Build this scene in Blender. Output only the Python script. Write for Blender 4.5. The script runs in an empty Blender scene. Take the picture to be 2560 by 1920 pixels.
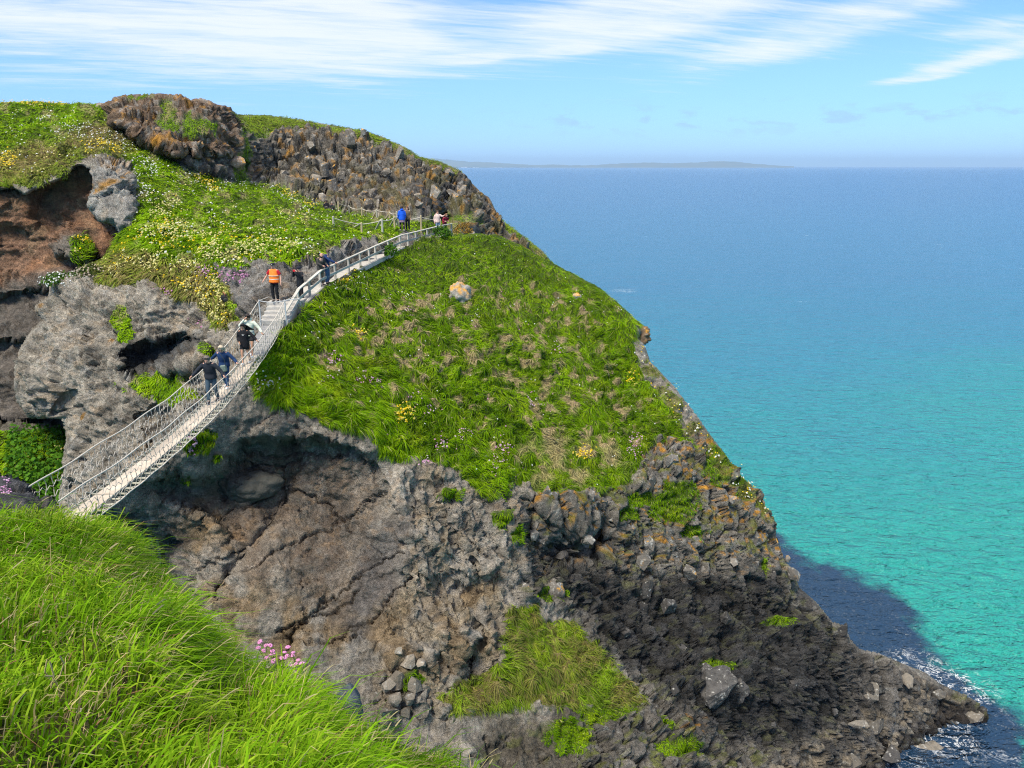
import bpy, bmesh, math, random
import numpy as np
from mathutils import Vector, Matrix, Euler

sc = bpy.context.scene
COL = sc.collection

# ------------------------------------------------------------------ camera
H, F, TH = 35.0, 1923.0, math.radians(15.8)          # eye height above the sea, focal length in photo px, pitch down
CT, ST = math.cos(TH), math.sin(TH)
cam_d = bpy.data.cameras.new('camera'); cam = bpy.data.objects.new('camera', cam_d); COL.objects.link(cam)
cam_d.sensor_fit = 'HORIZONTAL'; cam_d.sensor_width = 36.0; cam_d.lens = 36.0 * F / 2560.0
cam_d.clip_start = 0.05; cam_d.clip_end = 300000.0
cam.location = (0, 0, H); cam.rotation_euler = (math.pi / 2 - TH, 0, 0)
sc.camera = cam

# ------------------------------------------------------------------ world, sun, exposure
SUN_EL, SUN_AZ = math.radians(58), math.radians(-146)   # azimuth from +Y, clockwise: the sun stands behind and to the left
wd = bpy.data.worlds.new('World'); sc.world = wd; wd.use_nodes = True
wt = wd.node_tree; wn, wl = wt.nodes, wt.links; wn.clear()
def WN(t, **k):
    n = wn.new(t)
    for a, b in k.items(): setattr(n, a, b)
    return n
def wmath(op, a, b=None, clamp=False):
    n = WN('ShaderNodeMath', operation=op); n.use_clamp = clamp
    for i, v in enumerate((a, b)):
        if v is None: continue
        if isinstance(v, (int, float)): n.inputs[i].default_value = v
        else: wl.new(v, n.inputs[i])
    return n.outputs[0]
sky = WN('ShaderNodeTexSky', sky_type='NISHITA'); sky.sun_disc = False
sky.sun_elevation = SUN_EL; sky.sun_rotation = SUN_AZ; sky.altitude = 0; sky.air_density = 1.0; sky.dust_density = 0.0; sky.ozone_density = 3.0
geo = WN('ShaderNodeNewGeometry')
sep = WN('ShaderNodeSeparateXYZ'); tc = WN('ShaderNodeTexCoord'); wl.new(tc.outputs['Generated'], sep.inputs[0])
X, Y, Z = sep.outputs
az = wmath('ARCTAN2', X, Y)                              # radians, 0 ahead
el = wmath('ARCSINE', Z)
# cirrus lie on a flat layer: project the direction on a plane overhead and pull the noise into streaks
zc = wmath('MAXIMUM', wmath('ADD', Z, 0.06), 0.03)
u = wmath('DIVIDE', X, zc); v = wmath('DIVIDE', Y, zc)
ca, sa = math.cos(0.30), math.sin(0.30)
ur = wmath('ADD', wmath('MULTIPLY', u, ca), wmath('MULTIPLY', v, sa))
vr = wmath('SUBTRACT', wmath('MULTIPLY', v, ca), wmath('MULTIPLY', u, sa))
def wcomb(a, b, c=0.0):
    n = WN('ShaderNodeCombineXYZ')
    for i, q in enumerate((a, b, c)):
        if isinstance(q, (int, float)): n.inputs[i].default_value = q
        else: wl.new(q, n.inputs[i])
    return n.outputs[0]
def wnoise(vec, scale, detail, rough, dist=0.0):
    n = WN('ShaderNodeTexNoise'); n.inputs['Scale'].default_value = scale; n.inputs['Detail'].default_value = detail
    n.inputs['Roughness'].default_value = rough; n.inputs['Distortion'].default_value = dist
    wl.new(vec, n.inputs['Vector']); return n.outputs['Fac']
def wramp(x, lo, hi):
    n = WN('ShaderNodeMapRange'); n.interpolation_type = 'SMOOTHSTEP'
    n.inputs['From Min'].default_value = lo; n.inputs['From Max'].default_value = hi
    wl.new(x, n.inputs['Value']); return n.outputs['Result']
streak = wnoise(wcomb(wmath('MULTIPLY', ur, 0.34), wmath('MULTIPLY', vr, 1.25)), 1.6, 9, 0.62, 0.5)
fine = wnoise(wcomb(wmath('MULTIPLY', ur, 0.9), wmath('MULTIPLY', vr, 4.2), 3.0), 2.2, 8, 0.66, 0.8)
def blob(a0, e0, wa, we, rot=0.0):
    # a soft patch of cloud at a given compass direction and height
    da = wmath('SUBTRACT', az, a0); de = wmath('SUBTRACT', el, e0)
    c_, s_ = math.cos(rot), math.sin(rot)
    p = wmath('DIVIDE', wmath('ADD', wmath('MULTIPLY', da, c_), wmath('MULTIPLY', de, s_)), wa)
    q = wmath('DIVIDE', wmath('SUBTRACT', wmath('MULTIPLY', de, c_), wmath('MULTIPLY', da, s_)), we)
    r = wmath('ADD', wmath('MULTIPLY', p, p), wmath('MULTIPLY', q, q))
    return wmath('EXPONENT', wmath('MULTIPLY', r, -1.0))
R = math.radians
def padir(px, py):
    d = np.array([(px - 1280) / F, CT + (960 - py) / F * ST, (960 - py) / F * CT - ST]); d /= np.linalg.norm(d)
    return math.atan2(d[0], d[1]), math.asin(d[2])
def blob_px(px, py, wpx, hpx, rot=0.0):
    a, e = padir(px, py); return blob(a, e, wpx / F, hpx / F, rot)
def wsum(lst):
    s = lst[0]
    for q in lst[1:]: s = wmath('ADD', s, q)
    return s
cir = wsum([blob_px(300, 60, 560, 140), blob_px(820, 90, 260, 85, -0.1), wmath('MULTIPLY', blob_px(560, 20, 500, 60), 0.5),
            wmath('MULTIPLY', blob_px(1560, 70, 380, 60, 0.10), 1.1), wmath('MULTIPLY', blob_px(1600, 0, 260, 40), 0.8),
            wmath('MULTIPLY', blob_px(2130, 55, 420, 50, 0.24), 1.15), wmath('MULTIPLY', blob_px(2480, 75, 150, 30, 0.12), .8),
            wmath('MULTIPLY', blob_px(2440, 150, 220, 20, 0.20), 1.1), wmath('MULTIPLY', blob_px(1170, 148, 75, 9, .05), 1.1),
            wmath('MULTIPLY', blob_px(1420, 128, 70, 9, .05), .7), wmath('MULTIPLY', blob_px(2310, 196, 60, 6, .03), .7),
            wmath('MULTIPLY', wramp(el, R(17), R(34)), 1.1)])  # last term: unseen overhead cloud veil, added to whiten the fill light
wisp = wmath('ADD', wmath('MULTIPLY', streak, 0.62), wmath('MULTIPLY', fine, 0.38))
cmask = wramp(wmath('ADD', wisp, wmath('MULTIPLY', wmath('MINIMUM', cir, 1.1), 0.38)), 0.62, 1.0)
cmask = wmath('MULTIPLY', wmath('MULTIPLY', cmask, wramp(el, R(1.5), R(5))), 0.86)
puffn = wnoise(wcomb(wmath('MULTIPLY', az, 22.0), wmath('MULTIPLY', el, 60.0)), 1.0, 6, 0.6, 0.3)
band = wmath('MULTIPLY', wmath('EXPONENT', wmath('MULTIPLY', wmath('POWER', wmath('DIVIDE', wmath('SUBTRACT', el, R(3.1)), R(1.0)), 2.0), -1.0)), wramp(az, R(-8), R(8)))
pmask = wmath('MULTIPLY', wmath('MULTIPLY', wramp(puffn, 0.50, 0.66), band), 0.38)
hs = WN('ShaderNodeHueSaturation'); hs.inputs['Saturation'].default_value = 1.0; hs.inputs['Value'].default_value = 1.0
wl.new(sky.outputs[0], hs.inputs['Color'])
mixc = WN('ShaderNodeMix', data_type='RGBA'); wl.new(cmask, mixc.inputs['Factor']); tint = WN('ShaderNodeMix', data_type='RGBA', blend_type='MULTIPLY'); tint.inputs['Factor'].default_value = 1.0
wl.new(hs.outputs[0], tint.inputs['A']); tint.inputs['B'].default_value = (0.66, 0.90, 1.34, 1); hz = WN('ShaderNodeMix', data_type='RGBA'); wl.new(wramp(el, R(-1), R(9)), hz.inputs['Factor']); hz.inputs['A'].default_value = (0.62, 0.76, 0.96, 1); hz.inputs['B'].default_value = (1, 1, 1, 1)
hz2 = WN('ShaderNodeMix', data_type='RGBA', blend_type='MULTIPLY'); hz2.inputs['Factor'].default_value = 1.0; wl.new(tint.outputs['Result'], hz2.inputs['A']); wl.new(hz.outputs['Result'], hz2.inputs['B']); wl.new(hz2.outputs['Result'], mixc.inputs['A'])
mixc.inputs['B'].default_value = (6.7, 6.9, 7.1, 1)
mixp = WN('ShaderNodeMix', data_type='RGBA'); wl.new(pmask, mixp.inputs['Factor']); wl.new(mixc.outputs['Result'], mixp.inputs['A'])
mixp.inputs['B'].default_value = (2.6, 3.3, 4.9, 1)
bg = WN('ShaderNodeBackground'); bg.inputs['Strength'].default_value = 0.108
out = WN('ShaderNodeOutputWorld'); wl.new(mixp.outputs['Result'], bg.inputs['Color']); wl.new(bg.outputs[0], out.inputs[0])

sun_d = bpy.data.lights.new('sun', 'SUN'); sun = bpy.data.objects.new('sun', sun_d); COL.objects.link(sun)
sun_d.energy = 4.5; sun_d.angle = R(20.0); sun_d.color = (1.0, 0.93, 0.81)
sdir = Vector((math.sin(SUN_AZ) * math.cos(SUN_EL), math.cos(SUN_AZ) * math.cos(SUN_EL), math.sin(SUN_EL)))
sun.rotation_euler = sdir.to_track_quat('Z', 'Y').to_euler()
vs = sc.view_settings; vs.view_transform = 'Standard'; vs.look = 'None'; vs.gamma = 1.0; vs.exposure = 0.52; vs.use_curve_mapping = False
cy = sc.cycles
cy.max_bounces = 5; cy.diffuse_bounces = 3; cy.glossy_bounces = 2; cy.transmission_bounces = 2; cy.volume_bounces = 0; cy.transparent_max_bounces = 6
cy.use_denoising = True; cy.denoising_prefilter = 'NONE'; cy.sample_clamp_direct = 4.0; cy.sample_clamp_indirect = 3.0; cy.pixel_filter_type = 'BLACKMAN_HARRIS'; cy.filter_width = 1.15; cy.caustics_reflective = False; cy.caustics_refractive = False

# ------------------------------------------------------------------ geometry helpers
rng = np.random.default_rng(7)
def PT(px, py, d):
    """photo pixel + depth along the view axis -> world point"""
    px, py, d = np.asarray(px, float), np.asarray(py, float), np.asarray(d, float)
    dx, dv = (px - 1280) / F, (960 - py) / F
    return np.stack([d * dx, d * (CT + dv * ST), H + d * (dv * CT - ST)], -1)
def V(px, py, d): return Vector(PT(px, py, d))
def tag(o, label, cat, group=None, kind=None):
    o['label'] = label; o['category'] = cat
    if group: o['group'] = group
    if kind: o['kind'] = kind
    return o
def link(name, me, mat=None, parent=None):
    o = bpy.data.objects.new(name, me); COL.objects.link(o)
    if mat is not None and me is not None and len(me.materials) == 0: me.materials.append(mat)
    if parent is not None: o.parent = parent
    return o
def empty(name, loc=(0, 0, 0), rz=0.0):
    o = bpy.data.objects.new(name, None); COL.objects.link(o); o.location = loc; o.rotation_euler = (0, 0, rz)
    o.empty_display_size = 0.2; return o
def mesh_arrays(name, verts, faces, nv, smooth=True, attrs=None):
    """verts (n,3), faces (m,nv)"""
    me = bpy.data.meshes.new(name); verts = np.ascontiguousarray(verts, np.float32); faces = np.ascontiguousarray(faces, np.int32)
    me.vertices.add(len(verts)); me.vertices.foreach_set('co', verts.ravel())
    me.loops.add(faces.size); me.loops.foreach_set('vertex_index', faces.ravel())
    me.polygons.add(len(faces)); me.polygons.foreach_set('loop_start', np.arange(0, faces.size, nv, dtype=np.int32))
    me.update(calc_edges=True)
    me.polygons.foreach_set('use_smooth', np.full(len(faces), smooth))
    for k, a in (attrs or {}).items():
        if a.ndim == 2:
            at = me.attributes.new(k, 'FLOAT_COLOR', 'POINT')
            c = np.ones((len(a), 4), np.float32); c[:, :3] = a; at.data.foreach_set('color', c.ravel())
        else:
            at = me.attributes.new(k, 'FLOAT', 'POINT'); at.data.foreach_set('value', a.astype(np.float32))
    me.update(); return me

# numpy noise
_perm = np.random.default_rng(11).permutation(256); _perm = np.concatenate([_perm, _perm]).astype(np.int32)
_g = np.random.default_rng(12).normal(size=(256, 3)); _g /= np.linalg.norm(_g, axis=1)[:, None]; _g = _g.astype(np.float32)
_j = np.random.default_rng(13).random((256, 3)).astype(np.float32)
def _h(ix, iy, iz): return _perm[(_perm[(_perm[ix & 255] + iy) & 255] + iz) & 255]
def perlin(p):
    p = np.asarray(p, np.float32); i = np.floor(p).astype(np.int32); f = p - i
    w = f * f * f * (f * (f * 6 - 15) + 10); r = 0
    for a in (0, 1):
        for b in (0, 1):
            for c in (0, 1):
                g = _g[_h(i[..., 0] + a, i[..., 1] + b, i[..., 2] + c)]
                dt = g[..., 0] * (f[..., 0] - a) + g[..., 1] * (f[..., 1] - b) + g[..., 2] * (f[..., 2] - c)
                r = r + dt * (w[..., 0] if a else 1 - w[..., 0]) * (w[..., 1] if b else 1 - w[..., 1]) * (w[..., 2] if c else 1 - w[..., 2])
    return r * 1.5
def fbm(p, octv=4, gain=0.5, lac=2.03):
    r, a = 0, 1.0; p = np.asarray(p, np.float32)
    for k in range(octv): r = r + a * perlin(p + k * 17.3); a *= gain; p = p * lac
    return r
def ridged(p, octv=4, gain=0.5):
    r, a = 0, 1.0; p = np.asarray(p, np.float32)
    for k in range(octv): r = r + a * (1 - np.abs(perlin(p + k * 9.7)) * 2); a *= gain; p = p * 2.07
    return r
def worley(p):
    p = np.asarray(p, np.float32); i = np.floor(p).astype(np.int32)
    f1 = np.full(p.shape[:-1], 9.0, np.float32); f2 = f1.copy(); cid = np.zeros(p.shape[:-1], np.int32)
    for a in (-1, 0, 1):
        for b in (-1, 0, 1):
            for c in (-1, 0, 1):
                h = _h(i[..., 0] + a, i[..., 1] + b, i[..., 2] + c); q = _j[h]
                dd = np.sqrt((i[..., 0] + a + q[..., 0] - p[..., 0]) ** 2 + (i[..., 1] + b + q[..., 1] - p[..., 1]) ** 2 + (i[..., 2] + c + q[..., 2] - p[..., 2]) ** 2)
                nf = dd < f1; f2 = np.where(nf, f1, np.minimum(f2, dd)); cid = np.where(nf, h, cid); f1 = np.where(nf, dd, f1)
    return f1, f2, cid
def facets(p, m, tilt=1.0):
    # broken-rock planes: every cell is a flat facet with its own tilt and offset; returns facet height, cell value, gap to the next cell
    q = np.asarray(p[m], np.float32); i = np.floor(q).astype(np.int32); f1 = np.full(len(q), 9.0, np.float32); f2 = f1.copy(); cid = np.zeros(len(q), np.int32); dv = np.zeros((len(q), 3), np.float32)
    for a in (-1, 0, 1):
        for b in (-1, 0, 1):
            for c in (-1, 0, 1):
                o = np.array([a, b, c]); h = _h(i[:, 0] + a, i[:, 1] + b, i[:, 2] + c); w = q - (i + o + _j[h]); dd = np.abs(w).max(1) * .45 + np.sqrt((w * w).sum(1)) * .6
                nf = dd < f1; f2 = np.where(nf, f1, np.minimum(f2, dd)); cid = np.where(nf, h, cid); dv = np.where(nf[:, None], w, dv); f1 = np.where(nf, dd, f1)
    H_ = np.zeros(p.shape[:-1], np.float32); C_ = np.full(p.shape[:-1], .5, np.float32); G_ = np.full(p.shape[:-1], .5, np.float32)
    H_[m] = (dv * _g[cid]).sum(1) * tilt; C_[m] = _j[cid][:, 0]; G_[m] = f2 - f1; return H_, C_, G_
def mworley(p, m):
    f1 = np.full(p.shape[:-1], .5, np.float32); f2 = np.full(p.shape[:-1], .9, np.float32); cid = np.zeros(p.shape[:-1], np.int32)
    a, b, c = worley(p[m]); f1[m] = a; f2[m] = b; cid[m] = c; return f1, f2, cid
def sstep(lo, hi, x):
    t = np.clip((x - lo) / (hi - lo), 0, 1); return t * t * (3 - 2 * t)
def segdist(px, py, pts, closed):
    pts = np.asarray(pts, float); n = len(pts); best = np.full(px.shape, 1e9)
    for k in range(n if closed else n - 1):
        a, b = pts[k], pts[(k + 1) % n]; ab = b - a; L = ab @ ab + 1e-9
        t = np.clip(((px - a[0]) * ab[0] + (py - a[1]) * ab[1]) / L, 0, 1)
        best = np.minimum(best, (px - a[0] - t * ab[0]) ** 2 + (py - a[1] - t * ab[1]) ** 2)
    return np.sqrt(best)
def inside(px, py, pts):
    pts = np.asarray(pts, float); r = np.zeros(px.shape, bool); n = len(pts); j = n - 1
    for i in range(n):
        xi, yi = pts[i]; xj, yj = pts[j]
        r ^= ((yi > py) != (yj > py)) & (px < (xj - xi) * (py - yi) / (yj - yi + 1e-12) + xi); j = i
    return r
def sdist(px, py, pts): return segdist(px, py, pts, True) * np.where(inside(px, py, pts), 1, -1)
def soft(px, py, pts, w, jit=0): return sstep(-w, w, sdist(px, py, pts) + jit)
def tps(ctrl, px, py, lam=1e-4):
    c = np.asarray(ctrl, float); x = c[:, :2] / 500.0; y = np.log(c[:, 2]); n = len(c)
    def phi(r2): return np.where(r2 > 1e-12, 0.5 * r2 * np.log(np.maximum(r2, 1e-12)), 0)
    K = phi(((x[:, None] - x[None]) ** 2).sum(-1)) + lam * np.eye(n)
    P = np.concatenate([np.ones((n, 1)), x], 1); A = np.zeros((n + 3, n + 3)); A[:n, :n] = K; A[:n, n:] = P; A[n:, :n] = P.T
    s = np.linalg.solve(A, np.concatenate([y, np.zeros(3)]))
    qx, qy = px / 500.0, py / 500.0; r = s[n] + s[n + 1] * qx + s[n + 2] * qy
    for k in range(n): r = r + s[k] * phi((qx - x[k, 0]) ** 2 + (qy - x[k, 1]) ** 2)
    return np.exp(r)

class Relief:
    """a piece of ground whose traced outline and sounded depths were read off the photograph; lives in world space"""
    def __init__(s, poly, ctrl, step, lam=1e-4):
        poly = np.asarray(poly, float); s.poly = poly
        x0, y0 = poly.min(0) - step; x1, y1 = poly.max(0) + step
        gx, gy = np.meshgrid(np.arange(x0, x1 + step, step), np.arange(y0, y1 + step, step))
        s.gx, s.gy = gx, gy; ins = inside(gx, gy, poly)
        s.mask = ins
        s.d = np.zeros(gx.shape); s.ctrl = ctrl
        s.d = tps(ctrl, gx, gy, lam)
        q = ins[:-1, :-1] & ins[1:, :-1] & ins[:-1, 1:] & ins[1:, 1:]
        s.quad = q
        used = np.zeros(ins.shape, bool)
        used[:-1, :-1] |= q; used[1:, :-1] |= q; used[:-1, 1:] |= q; used[1:, 1:] |= q
        allq = np.ones(ins.shape, bool); qq = np.zeros((ins.shape[0] + 1, ins.shape[1] + 1), bool); qq[1:-1, 1:-1] = q
        full = qq[:-1, :-1] & qq[1:, :-1] & qq[:-1, 1:] & qq[1:, 1:]
        s.used = used; s.edge = used & ~full
        # pull the rim on to the traced outline
        ey, ex = np.nonzero(s.edge); bx, by = gx[ey, ex], gy[ey, ex]
        best = np.full(bx.shape, 1e12); nx, ny = bx.copy(), by.copy(); n = len(poly)
        for k in range(n):
            a, b = poly[k], poly[(k + 1) % n]; ab = b - a; t = np.clip(((bx - a[0]) * ab[0] + (by - a[1]) * ab[1]) / (ab @ ab + 1e-9), 0, 1)
            cx, cy_ = a[0] + t * ab[0], a[1] + t * ab[1]; dd = (bx - cx) ** 2 + (by - cy_) ** 2; m = dd < best
            best = np.where(m, dd, best); nx = np.where(m, cx, nx); ny = np.where(m, cy_, ny)
        m = best < (1.6 * step) ** 2
        gx[ey[m], ex[m]] = nx[m]; gy[ey[m], ex[m]] = ny[m]
    def world(s): s.P = PT(s.gx, s.gy, s.d)
    def normals(s, blur=0):
        P = s.P
        du = np.gradient(P, axis=1); dv = np.gradient(P, axis=0); n = np.cross(dv, du)
        n /= np.linalg.norm(n, axis=-1)[..., None] + 1e-9
        tocam = np.array([0, 0, H]) - P; n = np.where((n * tocam).sum(-1)[..., None] < 0, -n, n)
        for _ in range(blur):
            m = n.copy(); m[1:-1, 1:-1] = n[1:-1, 1:-1] + n[:-2, 1:-1] + n[2:, 1:-1] + n[1:-1, :-2] + n[1:-1, 2:]
            n = m / (np.linalg.norm(m, axis=-1)[..., None] + 1e-9)
        s.N = n; return n
    def build(s, name, mat, col, skirt=True, rings=((0.5, 0.15), (2.5, 2.5), (6.0, 99.0)), lip=None):
        idx = np.full(s.used.shape, -1, np.int64); idx[s.used] = np.arange(s.used.sum())
        Vt = s.P[s.used]; Cc = col[s.used]
        qy, qx = np.nonzero(s.quad)
        Fq = np.stack([idx[qy, qx], idx[qy + 1, qx], idx[qy + 1, qx + 1], idx[qy, qx + 1]], 1)
        if skirt:
            # rim edges: grid edges used by exactly one quad
            E = np.concatenate([Fq[:, [0, 1]], Fq[:, [1, 2]], Fq[:, [2, 3]], Fq[:, [3, 0]]]); key = np.sort(E, 1)
            k1 = key[:, 0] * (len(Vt) + 1) + key[:, 1]; u_, inv, cnt = np.unique(k1, return_inverse=True, return_counts=True)
            B = E[cnt[inv] == 1]; vb = np.unique(B)
            hdir = Vt[vb].copy(); hdir[:, 2] = 0; hdir /= np.linalg.norm(hdir, axis=1)[:, None]
            isl = np.zeros(len(vb), bool)
            if lip is not None: isl = segdist(s.gx[s.used][vb], s.gy[s.used][vb], lip, False) < 8
            ray = Vt[vb] - np.array([0, 0, H]); ray /= np.linalg.norm(ray, axis=1)[:, None]
            lut = np.zeros(len(Vt), np.int64); lut[vb] = np.arange(len(vb)); base = len(Vt); prev = vb
            Vs, Fs, Cs = [Vt], [Fq], [Cc]
            for (out_, drop) in rings:
                R_ = Vt[vb] + hdir * out_; R_[:, 2] = np.where(drop > 50, -2.0, np.maximum(R_[:, 2] - drop, -2.0)); R_[:, 2] = np.where(Vt[vb][:, 2] < 0.8, -2.0, R_[:, 2]); R_ = np.where(isl[:, None], Vt[vb] + ray * out_ + np.array([0, 0, .02]) * out_, R_)
                ids = base + np.arange(len(vb)); Vs.append(R_); Cs.append(Cc[vb])
                Fs.append(np.stack([B[:, 1] if prev is vb else prev[lut[B[:, 1]]], B[:, 0] if prev is vb else prev[lut[B[:, 0]]], ids[lut[B[:, 0]]], ids[lut[B[:, 1]]]], 1))
                prev = ids; base += len(vb)
            Vt, Fq, Cc = np.concatenate(Vs), np.concatenate(Fs), np.concatenate(Cs)
        me = mesh_arrays(name, Vt, Fq, 4, True, {'col': Cc})
        return link(name, me, mat)
def lerp(a, b, m): return a + (np.asarray(b) - a) * m[..., None]

# ------------------------------------------------------------------ materials
def new_mat(name):
    m = bpy.data.materials.new(name); m.use_nodes = True; nt = m.node_tree; nt.nodes.clear()
    o = nt.nodes.new('ShaderNodeOutputMaterial'); b = nt.nodes.new('ShaderNodeBsdfPrincipled'); nt.links.new(b.outputs[0], o.inputs[0])
    return m, nt, b
def nnode(nt, t, **k):
    n = nt.nodes.new(t)
    for a, b in k.items(): setattr(n, a, b)
    return n
def noise_n(nt, scale, detail=4, rough=0.6, vec=None):
    n = nnode(nt, 'ShaderNodeTexNoise'); n.inputs['Scale'].default_value = scale; n.inputs['Detail'].default_value = detail; n.inputs['Roughness'].default_value = rough
    if vec is not None: nt.links.new(vec, n.inputs['Vector'])
    return n
def map_n(nt, x, a, b, c, d):
    n = nnode(nt, 'ShaderNodeMapRange'); 
    for k, v_ in zip(('From Min', 'From Max', 'To Min', 'To Max'), (a, b, c, d)): n.inputs[k].default_value = v_
    nt.links.new(x, n.inputs['Value']); return n.outputs['Result']
def mul_rgb(nt, a, b):
    n = nnode(nt, 'ShaderNodeMix', data_type='RGBA', blend_type='MULTIPLY'); n.inputs['Factor'].default_value = 1
    nt.links.new(a, n.inputs['A']); nt.links.new(b, n.inputs['B']); return n.outputs['Result']
def mat_ground(name):
    m, nt, b = new_mat(name); at = nnode(nt, 'ShaderNodeAttribute', attribute_name='col'); gp = nnode(nt, 'ShaderNodeNewGeometry'); Pn = gp.outputs['Position']
    n0 = noise_n(nt, 0.9, 12, 0.74, Pn); n1 = noise_n(nt, 3.1, 10, 0.72, Pn); n1.inputs['Distortion'].default_value = .5; n2 = noise_n(nt, 13.0, 6, 0.75, Pn)
    vo = nnode(nt, 'ShaderNodeTexVoronoi'); vo.feature = 'DISTANCE_TO_EDGE'; vo.inputs['Scale'].default_value = 2.3
    wv = nnode(nt, 'ShaderNodeVectorMath', operation='ADD'); nt.links.new(Pn, wv.inputs[0]); sc3 = nnode(nt, 'ShaderNodeVectorMath', operation='SCALE'); sc3.inputs['Scale'].default_value = .45; nt.links.new(n1.outputs['Color'], sc3.inputs[0]); nt.links.new(sc3.outputs[0], wv.inputs[1]); nt.links.new(wv.outputs[0], vo.inputs['Vector'])
    ck = map_n(nt, vo.outputs['Distance'], 0.0, 0.09, 0.0, 1.0)
    cc = at.outputs['Color']
    for n_, lo, hi in ((n0, .55, 1.45), (n1, .58, 1.42), (n2, .66, 1.34)): cc = mul_rgb(nt, cc, map_n(nt, n_.outputs['Fac'], 0.32, 0.68, lo, hi))
    nt.links.new(cc, b.inputs['Base Color']); b.inputs['Roughness'].default_value = 0.93; b.inputs['Specular IOR Level'].default_value = 0.2
    prev = None
    for hgt, dist in ((n0.outputs['Fac'], .7), (ck, .05), (n1.outputs['Fac'], .42), (n2.outputs['Fac'], .13)):
        bp = nnode(nt, 'ShaderNodeBump'); bp.inputs['Strength'].default_value = 1.0; bp.inputs['Distance'].default_value = dist; nt.links.new(hgt, bp.inputs['Height'])
        if prev is not None: nt.links.new(prev, bp.inputs['Normal'])
        prev = bp.outputs[0]
    nt.links.new(prev, b.inputs['Normal']); return m
M_ROCK = mat_ground('rock_and_turf')
def mat_leaf(name, tr=0.35):
    m, nt, b = new_mat(name); at = nnode(nt, 'ShaderNodeAttribute', attribute_name='col'); nt.links.new(at.outputs['Color'], b.inputs['Base Color'])
    b.inputs['Roughness'].default_value = 0.6; b.inputs['Specular IOR Level'].default_value = 0.05
    t = nnode(nt, 'ShaderNodeBsdfTranslucent'); nt.links.new(at.outputs['Color'], t.inputs['Color'])
    mx = nnode(nt, 'ShaderNodeMixShader'); mx.inputs[0].default_value = tr; nt.links.new(b.outputs[0], mx.inputs[1]); nt.links.new(t.outputs[0], mx.inputs[2])
    nt.links.new(mx.outputs[0], nt.nodes['Material Output'].inputs[0]); return m
M_BLADE = mat_leaf('grass_blades', 0.35)
M_FLOWER = mat_leaf('petals', 0.25)
def mat_plain(name, c, rough=0.7, var=0.18, scale=12.0, bump=0.0, spec=0.3):
    m, nt, b = new_mat(name); tcn = nnode(nt, 'ShaderNodeTexCoord'); n1 = noise_n(nt, scale, 5, 0.6, tcn.outputs['Object'])
    rgb = nnode(nt, 'ShaderNodeRGB'); rgb.outputs[0].default_value = (*c, 1)
    nt.links.new(mul_rgb(nt, rgb.outputs[0], map_n(nt, n1.outputs['Fac'], 0.25, 0.75, 1 - var, 1 + var)), b.inputs['Base Color'])
    b.inputs['Roughness'].default_value = rough; b.inputs['Specular IOR Level'].default_value = spec
    if bump:
        bp = nnode(nt, 'ShaderNodeBump'); bp.inputs['Distance'].default_value = bump; nt.links.new(n1.outputs['Fac'], bp.inputs['Height']); nt.links.new(bp.outputs[0], b.inputs['Normal'])
    return m
USE_HAZE = True
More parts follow.
